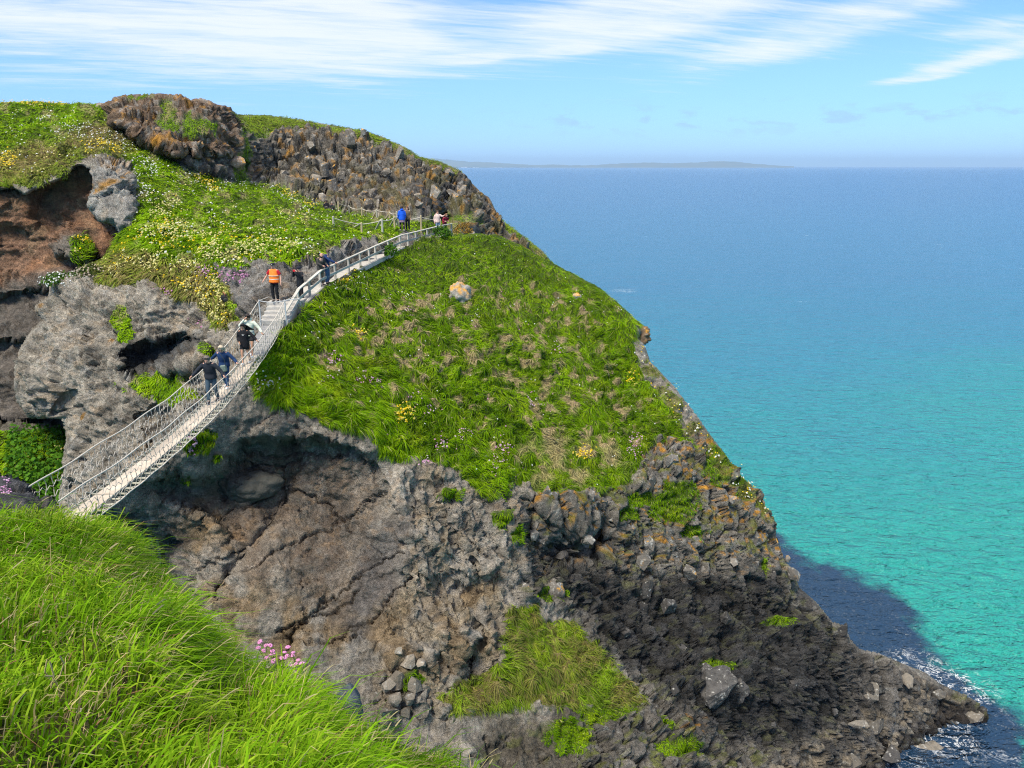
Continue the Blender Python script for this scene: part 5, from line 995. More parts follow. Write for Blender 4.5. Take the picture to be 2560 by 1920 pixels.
# ------------------------------------------------------------------ the concrete path behind the fence
pc = []; pr = np.array([RP[1] + (e1 - RP[1]) * 0] + RP[2:])
pth = [np.array([*e1[:2], e1[2] - .02])] + [RP[k] - np.array([0, 0, .86]) for k in range(1, len(RP))]
pth = pth[1:]; Vv, n_ = [], len(pth)
for k, q in enumerate(pth):
    d_ = pth[min(k + 1, n_ - 1)] - pth[max(k - 1, 0)]; sd = unit(np.array([[-d_[1], d_[0], 0]]))[0]
    wid_ = 1.5 if k < 4 else 2.0
    for off, dz in ((-.12, -.25), (-.12, 0), (wid_, .02), (wid_, -.3)): Vv.append(q + sd * off + np.array([0, 0, dz]))
Fq = [(k * 4 + j, k * 4 + j + 1, (k + 1) * 4 + j + 1, (k + 1) * 4 + j) for k in range(n_ - 1) for j in range(3)] + [(0, 1, 2, 3), ((n_ - 1) * 4 + 3, (n_ - 1) * 4 + 2, (n_ - 1) * 4 + 1, (n_ - 1) * 4)]
o = link('path', mesh_arrays('path', np.array(Vv), np.array(Fq), 4, False), M_CONC); tag(o, 'pale concrete path running along the timber fence', 'path', kind='structure')
def path_z(x, y):
    A_ = np.array(pth); best = None
    for a, b in zip(A_[:-1], A_[1:]):
        t = np.clip(((x - a[0]) * (b - a)[0] + (y - a[1]) * (b - a)[1]) / ((b - a)[0] ** 2 + (b - a)[1] ** 2), 0, 1); c = a + (b - a) * t; dd_ = (c[0] - x) ** 2 + (c[1] - y) ** 2
        if best is None or dd_ < best[0]: best = (dd_, c[2])
    return best[1] + .012
# ------------------------------------------------------------------ stones
def mat_stone(name, c1, c2, lich=.3, wlich=.3, scale=3.0):
    m, nt, b = new_mat(name); gp = nnode(nt, 'ShaderNodeNewGeometry'); oi = nnode(nt, 'ShaderNodeObjectInfo'); Pn = gp.outputs['Position']
    n1 = noise_n(nt, scale, 10, .7, Pn); n2 = noise_n(nt, 2.1, 8, .65, Pn); n3 = noise_n(nt, 4.4, 6, .65, Pn); sp = nnode(nt, 'ShaderNodeSeparateXYZ'); nt.links.new(gp.outputs['Normal'], sp.inputs[0])
    mx = nnode(nt, 'ShaderNodeMix', data_type='RGBA'); mx.inputs['A'].default_value = (*c1, 1); mx.inputs['B'].default_value = (*c2, 1); nt.links.new(map_n(nt, n1.outputs['Fac'], .3, .7, 0, 1), mx.inputs['Factor'])
    c = mul_rgb(nt, mx.outputs['Result'], map_n(nt, oi.outputs['Random'], 0, 1, .62, 1.3))
    def over(c, col_, fac):
        q = nnode(nt, 'ShaderNodeMix', data_type='RGBA'); nt.links.new(c, q.inputs['A']); q.inputs['B'].default_value = (*col_, 1); nt.links.new(fac, q.inputs['Factor']); return q.outputs['Result']
    def mulf(a, b_):
        q = nnode(nt, 'ShaderNodeMath', operation='MULTIPLY'); q.use_clamp = True; nt.links.new(a, q.inputs[0])
        if isinstance(b_, float): q.inputs[1].default_value = b_
        else: nt.links.new(b_, q.inputs[1])
        return q.outputs[0]
    upf = map_n(nt, sp.outputs[2], -.1, .6, 0, 1)
    if wlich: c = over(c, (.48, .47, .43), mulf(map_n(nt, n3.outputs['Fac'], .60 - .12 * wlich, .66, 0, 1), .75))
    if lich: c = over(c, (.58, .29, .03), mulf(mulf(map_n(nt, n2.outputs['Fac'], .62 - .16 * lich, .66 - .08 * lich, 0, 1), upf), .9))
    nt.links.new(c, b.inputs['Base Color']); b.inputs['Roughness'].default_value = .92; b.inputs['Specular IOR Level'].default_value = .2
    bp = nnode(nt, 'ShaderNodeBump'); bp.inputs['Distance'].default_value = .16; nt.links.new(n1.outputs['Fac'], bp.inputs['Height']); nt.links.new(bp.outputs[0], b.inputs['Normal']); return m
M_BAS = mat_stone('basalt_grey', (.11, .10, .088), (.18, .165, .145), .42, .5); M_BASD = mat_stone('basalt_dark', (.035, .033, .032), (.085, .08, .075), 0, .12); M_RIDGE = mat_stone('ridge_basalt', (.115, .10, .08), (.22, .195, .16), .36, .45); M_CRAG = mat_stone('crag_rock', (.17, .115, .075), (.27, .19, .13), .45, .5)
M_DBO = mat_stone('dark_boulder', (.026, .025, .025), (.095, .09, .085), 0, .25, 2.6)
M_TUFFR = mat_stone('tuff_rubble', (.17, .145, .115), (.25, .215, .17), 0, .2); M_LICH = mat_stone('lichened_boulder', (.20, .19, .17), (.36, .34, .31), 1.0, 1.2); M_TIP = mat_stone('shore_rock', (.10, .092, .08), (.22, .19, .15), 0, .2); M_BLUE = mat_stone('blue_grey_stone', (.17, .21, .27), (.23, .27, .33), 0, 0, 9.0)
def chunk(name, seed, n=14, sq=(1, 1, 1), bev=.06):
    rd = np.random.default_rng(seed); p = rd.normal(size=(n, 3)); p = p / np.linalg.norm(p, axis=1)[:, None] * rd.uniform(.8, 1.05, (n, 1)) * np.array(sq)
    bm = bmesh.new(); [bm.verts.new(q) for q in p]; bm.verts.ensure_lookup_table(); bmesh.ops.convex_hull(bm, input=bm.verts[:]); 
    for v in [v for v in bm.verts if not v.link_faces]: bm.verts.remove(v)
    bmesh.ops.dissolve_limit(bm, angle_limit=.22, verts=bm.verts[:], edges=bm.edges[:]); bmesh.ops.triangulate(bm, faces=bm.faces[:])
    me = bpy.data.meshes.new(name); bm.to_mesh(me); bm.free(); return me
def prism(name, seed, n=6):
    rd = np.random.default_rng(seed); bm = bmesh.new(); a0 = rd.random() * 6; low_, top = [], []
    tilt = rd.normal(size=2) * .22
    for k in range(n):
        a = a0 + k * 2 * math.pi / n + rd.normal() * .12; rr_ = rd.uniform(.78, 1.02); x, y = rr_ * math.cos(a), rr_ * math.sin(a)
        low_.append(bm.verts.new((x, y, -1))); top.append(bm.verts.new((x * .9, y * .9, 1 + tilt[0] * x + tilt[1] * y)))
    bm.faces.new(top); bm.faces.new(low_[::-1])
    for k in range(n): bm.faces.new((low_[k], low_[(k + 1) % n], top[(k + 1) % n], top[k]))
    bmesh.ops.bevel(bm, geom=[e for e in bm.edges if any(v in top for v in e.verts)], offset=.16, segments=1, affect='EDGES')
    me = bpy.data.meshes.new(name); bm.to_mesh(me); bm.free(); return me
def scatter(Rl, mask, n, mind, seed):
    rd = np.random.default_rng(seed); iy, ix = np.nonzero(mask & Rl.used); order = rd.permutation(len(iy)); got = []; pts = np.zeros((0, 2))
    for q in order:
        g = np.array([Rl.gx[iy[q], ix[q]], Rl.gy[iy[q], ix[q]]])
        if len(pts) and ((pts - g) ** 2).sum(1).min() < mind ** 2: continue
        pts = np.vstack([pts, g]); got.append((iy[q], ix[q]))
        if len(got) >= n: break
    return got
def strew(parent, name, meshes, mats, Rl, mask, n, mind, seed, size, sc3=(1, 1, 1), sink=.45, align=.0, tilt=.3):
    rd = np.random.default_rng(seed); vars_ = []
    for me in meshes:
        for mt in mats:
            m2 = me.copy(); m2.materials.clear(); m2.materials.append(mt); vars_.append(m2)
    for (iy, ix) in scatter(Rl, mask, n, mind, seed):
        p, nn = Rl.P[iy, ix], Rl.N[iy, ix]; s0 = rd.uniform(*size) * rd.uniform(.8, 1.2); o = bpy.data.objects.new(name, vars_[rd.integers(len(vars_))]); COL.objects.link(o); o.parent = parent
        sv = np.array(sc3) * s0 * rd.uniform(.8, 1.2, 3); o.scale = tuple(sv); o.location = tuple(p - nn * sink * s0 * .6)
        o.rotation_euler = (rd.normal() * tilt, rd.normal() * tilt, rd.uniform(0, 6.28))
chunks = [chunk('chunk', 100 + k, 13 + k) for k in range(5)]; prisms = [prism('prism', 200 + k, 5 + k % 3) for k in range(5)]
strew(ISR, 'basalt_block', chunks + prisms[:1], [M_RIDGE], B, (B.mRd > .55) & (B.gm < .3) & (B.gy < 585) & (segdist(B.gx, B.gy, LB_sky, False) > 26), 70, 22, 5, (.40, .75), (1, 1, 1.2), 1.35, 0, .3)
strew(ISR, 'crag_stone', chunks, [M_CRAG], B, (B.mCr > .6) & (segdist(B.gx, B.gy, LB_sky, False) > 22), 26, 22, 6, (.40, .8), (1.2, 1.1, .8), 1.35)
upperB = (A.mB > .6) & (A.gm < .4) & (A.mTip < .3) & (A.dark < .55)
strew(ISL, 'basalt_block', chunks, [M_BAS], A, upperB & (A.gy < 1560), 46, 34, 7, (.26, .55), (1, 1, 1.3), 1.35, 0, .25)
strew(ISL, 'dark_block', chunks, [M_BASD], A, (A.dark > .5) & (A.mTip < .4), 26, 50, 8, (.22, .5), (1, 1, 1.15), 1.35)
strew(ISL, 'shore_block', chunks, [M_TIP, M_TIP, M_BASD], A, (A.mTip > .6) & (A.P[..., 2] > .2), 16, 34, 9, (.3, .9), (1.5, 1.1, .5), 1.2)

def boulder(name, loc, size, seed, mat, label, cat='boulder', rough=.22, facet=.5, rz=0.0, group=None, sub=4):
    bm = bmesh.new(); bmesh.ops.create_icosphere(bm, subdivisions=sub, radius=1.0); V0 = np.array([v.co for v in bm.verts])
    f1, f2, ci = worley(V0 * 1.25 + seed * 3.1); d = 1 + rough * fbm(V0 * 1.1 + seed, 3) - facet * .35 * f1 + .08 * sstep(0, .15, f2 - f1) + .05 * fbm(V0 * 5 + seed, 3)
    for v, q, dd_ in zip(bm.verts, V0, d): v.co = Vector(q * dd_ * np.array(size))
    me = bpy.data.meshes.new(name); bm.to_mesh(me); bm.free(); me.polygons.foreach_set('use_smooth', np.full(len(me.polygons), True)); o = link(name, me, mat); o.location = tuple(loc); o.rotation_euler = (0, 0, rz)
    return tag(o, label, cat, group)
def crag_boulder(loc, size, seed, mat, label):
    # a broken block: hull of a few corners, cut finer and roughened
    me0 = chunk('boulder', seed, 15); bm = bmesh.new(); bm.from_mesh(me0); bmesh.ops.subdivide_edges(bm, edges=bm.edges[:], cuts=3, use_grid_fill=True); V0 = np.array([v.co for v in bm.verts]); d = fbm(V0 * 2.2 + seed, 4)
    for v, q in zip(bm.verts, d): v.co = v.co * (1 + .22 * float(q)); v.co.x *= size[0]; v.co.y *= size[1]; v.co.z *= size[2]
    me = bpy.data.meshes.new('boulder'); bm.to_mesh(me); bm.free(); o = link('boulder', me, mat); o.location = tuple(loc); return tag(o, label, 'boulder')
def at_surface(Rl, px, py): 
    k = np.argmin((Rl.gx - px) ** 2 + (Rl.gy - py) ** 2 + (~Rl.used) * 1e9); return Rl.P.reshape(-1, 3)[k].copy()
boulder('boulder', at_surface(A, 1146, 752) + [0, .05, -.05], (.72, .65, .80), 9, M_LICH, 'orange and white lichened boulder embedded in the green dome', rough=.28, facet=.7)
boulder('boulder', at_surface(A, 1606, 845) + [-.1, .3, -.1], (.85, .8, .72), 2, mat_stone('rust_rock', (.19, .125, .075), (.28, .19, .115), .45, .1), 'rusty brown rock jutting from the headland skyline above the sea', rough=.5, facet=1.0)
crag_boulder(at_surface(A, 1775, 1722) + [-.1, -.1, .1], (1.25, 1.05, 1.4), 31, M_DBO, 'large dark moss-capped boulder low on the basalt slope')
crag_boulder(at_surface(A, 1840, 1722) + [.1, -.1, 0], (.72, .75, .8), 34, M_DBO, 'smaller dark boulder leaning against the large moss-capped one')
boulder('boulder', at_surface(A, 1440, 752) + [0, 0, .05], (.36, .36, .26), 5, M_LICH, 'small pale rock in the grass near the right brow of the dome', sub=3)
boulder('boulder', at_surface(A, 1390, 1490) + [0, 0, .2], (.5, .5, .7), 6, M_BAS, 'grey rock beside the mossy notch above the talus grass', sub=3)
boulder('boulder', at_surface(A, 640, 1205) + [0, -.25, -.1], (1.15, .8, .62), 12, mat_stone('cave_stone', (.10, .10, .085), (.17, .16, .135), 0, 0), 'smooth dark rounded boulder lodged in the cave roof niche', facet=.3, rz=.5)
boulder('stone', PT(872, 1790, 3.3), (.062, .065, .15), 7, M_BLUE, 'smooth blue-grey stone showing behind the bank grass', 'stone', .12, .15, 0, None, 3)
rd = np.random.default_rng(77)
RUB = [(1000, 1690, .42), (1040, 1698, .5), (975, 1712, .36), (985, 1745, .34), (1030, 1740, .3), (1010, 1660, .36), (960, 1770, .4), (1065, 1720, .26), (940, 1740, .26), (1020, 1775, .28), (1050, 1660, .24), (955, 1690, .22), (1075, 1755, .24), (990, 1640, .22)]
RUBL = ['broad grey rock at the heart', 'largest grey block', 'squat rock left of centre', 'tilted rock below the squat one', 'small rock under the central pair', 'upper rock above the green tuft', 'low rock nearest the bank', 'small outlying right-hand rock', 'small rock on the left flank', 'lowest middle rock', 'little rock high on the right', 'little rock high on the left', 'little rock low on the right', 'topmost little rock']
for k, (px, py, s0) in enumerate(RUB):
    me = chunks[k % 5].copy(); me.materials.clear(); me.materials.append(M_TUFFR); o = bpy.data.objects.new('fallen_rock', me); COL.objects.link(o); o.location = tuple(at_surface(A, px, py) + np.array([0, -.15, .05])); o.scale = (s0 * 1.2, s0, s0 * .75); o.rotation_euler = tuple(rd.uniform(0, 3, 3))
    tag(o, RUBL[k] + ' in the rubble at the foot of the tuff cliff', 'rock', 'rubble under the tuff cliff')

# ------------------------------------------------------------------ shrubs
def leaves(pos, nrm, size, r, asp=.55):
    n = len(pos); t1 = unit(np.cross(nrm, r.normal(size=(n, 3)))); t2 = np.cross(nrm, t1); L = size[:, None]
    q = np.stack([pos - t1 * L, pos + t2 * L * asp - t1 * L * .1, pos + t1 * L + nrm * L * .15, pos - t2 * L * asp - t1 * L * .1], 1).reshape(-1, 3); b0 = (np.arange(n) * 4)[:, None, None]
    return q, (b0 + np.array([[0, 1, 2], [0, 2, 3]])[None]).reshape(-1, 3)
def shrub(name, base, size, n, label, c0, c1, leaf=.09, seed=1, flower=None, group=None):
    r = np.random.default_rng(seed); v = r.normal(size=(n, 3)); v = unit(v); v[:, 2] = np.abs(v[:, 2]) * 1.0 - .1; rad = r.uniform(.45, 1.0, n) ** .6 * (1 + .28 * perlin(v * 2.2 + seed)); p = v * rad[:, None] * np.array(size)
    root = empty(name, tuple(base)); tag(root, label, 'shrub', group); Vv, T = leaves(p, unit(v + .7 * r.normal(size=(n, 3))), r.uniform(.6, 1.3, n) * leaf, r)
    c = np.array(c0) + (np.array(c1) - np.array(c0)) * np.clip(r.normal(size=(n, 1)) * .3 + .5, 0, 1); o = link('foliage', mesh_arrays('foliage', Vv, T, 3, False, {'col': np.repeat(c, 4, 0)}), M_BLADE, root)
    st = [np.array([[0, 0, -.15], p[k] * .5 + [0, 0, .02], p[k] * .9]) for k in range(0, min(n, 60), 6)]; link('stem', tube_mesh('stem', st, .012, 4), M_POSTG, root)['kind'] = 'stuff'
    if flower is not None:
        k = r.random(n) < .3; q = petals(p[k] * 1.05, v[k], np.full(k.sum(), leaf * .6), np.tile(flower, (k.sum(), 1)), r); link('blossom', mesh_arrays('blossom', q[0], q[1], 3, False, {'col': q[2]}), M_FLOWER, root)['kind'] = 'stuff'
    return root
g0, g1 = (.03, .09, .006), (.09, .20, .015)
shrub('shrub', PT(1106, 588, 56.2), (.75, .6, .75), 420, 'leafy green shrub against the far end of the timber fence', g0, g1, .10, 1)
shrub('shrub', PT(978, 636, 48.6), (.50, .5, .75), 320, 'small green shrub growing through the fence below its middle', g0, g1, .09, 2)
shrub('shrub', PT(1042, 574, 60.0), (1.3, .8, .7), 420, 'low bushy green growth behind the blue-jacketed visitor', g0, g1, .11, 3)
shrub('shrub', PT(1158, 580, 60.0), (.8, .6, .9), 260, 'sparse yellow-brown shrub at the foot of the dark ridge', (.22, .13, .02), (.36, .22, .04), .09, 4)
shrub('shrub', at_surface(B, 158, 705) + [0, -.2, .1], (1.3, .8, .75), 520, 'white-flowered dark bush on the shoulder of the grey wall', (.03, .075, .008), (.08, .17, .015), .11, 5, WHT)
shrub('shrub', at_surface(B, 240, 692) + [0, -.1, 0], (1.1, .8, .8), 420, 'dull green flowering bush beside the white-flowered one', (.05, .07, .015), (.11, .14, .03), .11, 6, [.5, .4, .3])
shrub('shrub', at_surface(B, 174, 386) + [0, -.1, 0], (.75, .7, .7), 320, 'round olive bush above the red cave mouth', (.05, .06, .012), (.11, .12, .03), .10, 7)
shrub('shrub', at_surface(A, 1372, 1498) + [0, 0, .05], (.55, .45, .4), 300, 'bright green leafy plant in a notch of the basalt', (.06, .14, .006), (.14, .26, .012), .08, 8)
shrub('shrub', at_surface(A, 765, 830) + [0, -.05, .1], (.35, .3, .25), 120, 'small broad-leaved plant below the foot of the steps', (.06, .14, .006), (.13, .25, .012), .09, 9)
rs_ = np.random.default_rng(5); nl = 2600; sel = np.nonzero(D.used & (D.gm > .7) & (D.gy > 1085) & (D.gy < 1270) & (D.gx > 20)); kk = rs_.integers(0, len(sel[0]), nl); pp = D.P[sel[0][kk], sel[1][kk]]; nn = D.N[sel[0][kk], sel[1][kk]]
Vv, T = leaves(pp + nn * rs_.uniform(.1, .6, nl)[:, None], unit(nn + .6 * rs_.normal(size=(nl, 3))), rs_.uniform(.08, .18, nl), rs_, .7); cc = np.array([.03, .10, .006]) + rs_.random((nl, 1)) * np.array([.07, .13, .01])
o = link('ledge_undergrowth', mesh_arrays('ledge_undergrowth', Vv, T, 3, False, {'col': np.repeat(cc, 4, 0)}), M_BLADE); tag(o, 'broad-leaved undergrowth on the low ledge in the gully', 'undergrowth', kind='stuff')

# ------------------------------------------------------------------ near flowers on the bank
M_STALK = mat_plain('stalk', (.20, .26, .06), .8, .2, 40.0); M_PINK = mat_plain('thrift_pink', (.62, .25, .48), .7, .3, 200.0); M_WHITE = mat_plain('white_floret', (.72, .70, .62), .7, .15, 200.0); M_TAN = mat_plain('dry_stem', (.50, .40, .22), .85, .2, 60.0)
def floret_head(name, rad, seed):
    rd = np.random.default_rng(seed); bm = bmesh.new()
    for k in range(26):
        v = rd.normal(size=3); v /= np.linalg.norm(v); v[2] = abs(v[2]) * .8 - .15; m = Matrix.Translation(Vector(v * rad * np.array([1, 1, .7]) * .72)) @ Matrix.Rotation(rd.uniform(0, 6), 4, 'Z'); bmesh.ops.create_icosphere(bm, subdivisions=1, radius=rad * rd.uniform(.26, .4), matrix=m)
    me = bpy.data.meshes.new(name); bm.to_mesh(me); bm.free(); return me
HEADS = [floret_head('flower_head', .0115, 3 + k) for k in range(3)]
for h in HEADS: h.materials.append(M_PINK)
TH_ = empty('thrift_plant', tuple(PT(690, 1700, 3.35))); tag(TH_, 'pink thrift flowers in a loose clump at the lip of the near bank', 'flowers'); tb = PT(690, 1700, 3.35)
TP = [(650, 1605), (646, 1620), (665, 1614), (676, 1614), (681, 1628), (659, 1627), (683, 1637), (677, 1637), (668, 1645), (683, 1653), (720, 1618), (712, 1631), (732, 1632), (718, 1640), (711, 1647), (732, 1639), (704, 1645), (745, 1651), (740, 1660), (733, 1666), (755, 1659), (739, 1679), (741, 1692), (768, 1701)]
rd = random.Random(6)
for k, (x, y) in enumerate(TP):
    h = PT(x, y, 3.3 + rd.uniform(-.12, .12)); f0 = PT(x + rd.uniform(-6, 30), max(y + 70, 1700) + rd.uniform(0, 20), 3.35); mid_ = (h + f0) / 2 + np.array([rd.uniform(-.01, .02), 0, .02])
    o = link('flower_head', HEADS[k % 3], None, TH_); o.location = tuple(h - tb); o.rotation_euler = (rd.uniform(-.4, .4), rd.uniform(-.4, .4), rd.uniform(0, 6)); o.scale = (rd.uniform(.8, 1.15),) * 3
    o = link('stalk', tube_mesh('stalk', [np.array([f0, mid_, h])], .0013, 5), M_STALK, TH_); o.location = tuple(-tb)
wb = PT(203, 1800, 1.5); WF = empty('white_flower', tuple(wb)); tag(WF, 'single white tufted flower head on a stalk low in the near grass', 'flower'); hp = PT(205, 1782, 1.42); hm = floret_head('flower_head', .0125, 20); o = link('flower_head', hm, M_WHITE, WF); o.location = tuple(hp - wb)
o = link('stalk', tube_mesh('stalk', [np.array([PT(207, 1925, 1.5), PT(206, 1850, 1.44), hp])], .0016, 5), M_STALK, WF); o.location = tuple(-wb)
db = PT(120, 1720, 1.55); DS = empty('dry_stems', tuple(db)); tag(DS, 'tangle of curled straw-coloured dead stems in the near grass', 'dead stems')
for k, pts in enumerate([[(118, 1648), (112, 1680), (126, 1700), (140, 1730), (170, 1755), (205, 1765)], [(150, 1640), (160, 1660), (150, 1690), (120, 1720), (112, 1750)], [(112, 1690), (130, 1690), (145, 1715), (150, 1745)], [(125, 1655), (135, 1690), (128, 1720)]]):
    o = link('stem', tube_mesh('stem', [np.array([PT(x, y, 1.42 + .02 * j - .02 * k) for j, (x, y) in enumerate(pts)])], .0014, 5), M_TAN, DS); o.location = tuple(-db)

# ------------------------------------------------------------------ far boat
bx, by = sea_xy(1246, 428); BT = empty('fishing_boat', (bx, by, 0)); tag(BT, 'tiny fishing boat far out on the blue sea below the hills', 'boat')
def hull():
    bm = bmesh.new(); st = np.linspace(-1, 1, 9); rings = []
    for s0 in st:
        w = 1.9 * (1 - max(0, s0) ** 2.5 * .98) * (1 - .15 * max(0, -s0)); sheer = 1.3 + .9 * max(0, s0) ** 2; x = s0 * 6.5
        rings.append([bm.verts.new(q) for q in ((x, -w, sheer), (x * .97, -w * .75, .0), (x * .95, 0, -.5), (x * .97, w * .75, .0), (x, w, sheer))])
    for a, b in zip(rings[:-1], rings[1:]):
        for k in range(4): bm.faces.new((a[k], a[k + 1], b[k + 1], b[k]))
        bm.faces.new((a[0], b[0], b[4], a[4]))
    bm.faces.new(rings[0]); me = bpy.data.meshes.new('hull'); bm.to_mesh(me); bm.free(); return me
o = link('hull', hull(), mat_plain('boat_blue', (.05, .12, .22), .5), BT); MW = mat_plain('boat_white', (.75, .76, .76), .5)
o = link('cabin', box_mesh('cabin', 3.2, 2.4, 2.2, .2), MW, BT); o.location = (1.6, 0, 2.2); o = link('mast', tube_mesh('mast', [np.array([[0, 0, 1.2], [0, 0, 6.5]])], .12, 6), MW, BT); BT.rotation_euler = (0, 0, .4); BT.scale = (1.4, 1.4, 1.4)
# ------------------------------------------------------------------ people
SKQ = []
def skin(name, nodes, edges, mat, parent, root, sub=1):
    keys = list(nodes); ix = {k: i for i, k in enumerate(keys)}; me = bpy.data.meshes.new(name); me.from_pydata([tuple(nodes[k][0]) for k in keys], [(ix[a], ix[b]) for a, b in edges], []); me.update()
    o = bpy.data.objects.new(name, me); COL.objects.link(o); o.parent = parent; m = o.modifiers.new('skin', 'SKIN'); m.use_smooth_shade = True; m.branch_smoothing = .3
    sv = me.skin_vertices[0].data
    for k in keys:
        r_ = nodes[k][1]; sv[ix[k]].radius = (r_, r_) if np.isscalar(r_) else r_; sv[ix[k]].use_root = (k == root)
    s2 = o.modifiers.new('sub', 'SUBSURF'); s2.levels = sub; s2.render_levels = sub; SKQ.append((o, mat)); return o
GAR = []
def loft(rings, n=14):
    """closed loft through ellipses (centre, side axis, front axis, half widths)"""
    a = np.arange(n) * 2 * math.pi / n; Vv = [c + x * rx * math.cos(t) + y * ry * math.sin(t) for (c, x, y, rx, ry) in rings for t in a]; k = len(rings); Fs = []
    for i in range(k - 1): Fs += [(i * n + j, i * n + (j + 1) % n, (i + 1) * n + (j + 1) % n, (i + 1) * n + j) for j in range(n)]
    Fs += [tuple(range(n))[::-1], tuple((k - 1) * n + j for j in range(n))]; return Vv, Fs
def limb(pts, rad):
    pts = [np.array(p, float) for p in pts]; rings = []
    for i, p in enumerate(pts):
        d = unit((pts[min(i + 1, len(pts) - 1)] - pts[max(i - 1, 0)])[None])[0]; x = unit(np.cross(d, [0.31, .93, .2])[None])[0]; rings.append((p, x, np.cross(d, x), rad[i], rad[i]))
    return loft(rings, 10)
def garment(name, pieces, mat, parent, vox=.022):
    Vv, Fs = [], []
    for v, f in pieces: o = len(Vv); Vv += [tuple(q) for q in v]; Fs += [tuple(i + o for i in g) for g in f]
    me = bpy.data.meshes.new(name); me.from_pydata(Vv, [], Fs); bm = bmesh.new(); bm.from_mesh(me); bmesh.ops.recalc_face_normals(bm, faces=bm.faces[:]); bm.to_mesh(me); bm.free(); o = bpy.data.objects.new(name, me); COL.objects.link(o); o.parent = parent
    m = o.modifiers.new('remesh', 'REMESH'); m.mode = 'VOXEL'; m.voxel_size = vox; m2 = o.modifiers.new('smooth', 'SMOOTH'); m2.factor = .5; m2.iterations = 4; SKQ.append((o, mat)); return o
def bake_skins():
    bpy.context.view_layer.update(); dg = bpy.context.evaluated_depsgraph_get(); done = []
    for o, mat in SKQ: done.append((o, bpy.data.meshes.new_from_object(o.evaluated_get(dg), depsgraph=dg), mat))
    for o, me, mat in done:
        o.modifiers.clear(); o.data = me; me.materials.clear(); me.materials.append(mat); me.polygons.foreach_set('use_smooth', np.full(len(me.polygons), True))
_cm = {}
def cloth(c, rough=.85, var=.22):
    k = (tuple(c), rough)
    if k not in _cm: _cm[k] = mat_plain('cloth', c, rough, var, 14.0, .01, .2)
    return _cm[k]
SKIN_A = mat_plain('skin', (.52, .29, .21), .55, .08, 20.0); SKIN_B = mat_plain('skin_tanned', (.46, .25, .16), .55, .08, 20.0); M_EYE = mat_plain('eye', (.05, .04, .035), .3, .1); M_LIP = mat_plain('lips', (.42, .16, .14), .5, .1)
def blob_mesh(name, fn, sub=3):
    bm = bmesh.new(); bmesh.ops.create_icosphere(bm, subdivisions=sub, radius=1.0)
    for v in bm.verts: v.co = Vector(fn(np.array(v.co)))
    me = bpy.data.meshes.new(name); bm.to_mesh(me); bm.free(); me.polygons.foreach_set('use_smooth', np.full(len(me.polygons), True)); return me
STAND = dict(pel=(0, 0, .93), wai=(0, .0, 1.08), che=(0, .005, 1.28), nec=(0, .0, 1.47), shR=(.185, -.005, 1.40), shL=(-.185, -.005, 1.40), elR=(.25, -.03, 1.13), elL=(-.25, -.03, 1.13), wrR=(.26, .08, .89), wrL=(-.26, .08, .89), hiR=(.095, 0, .89), hiL=(-.095, 0, .89), knR=(.10, .03, .50), knL=(-.10, .03, .50), anR=(.10, -.02, .085), anL=(-.10, -.02, .085), toR=(.12, .14, .03), toL=(-.12, .14, .03), hea=(0, .02, 1.60))
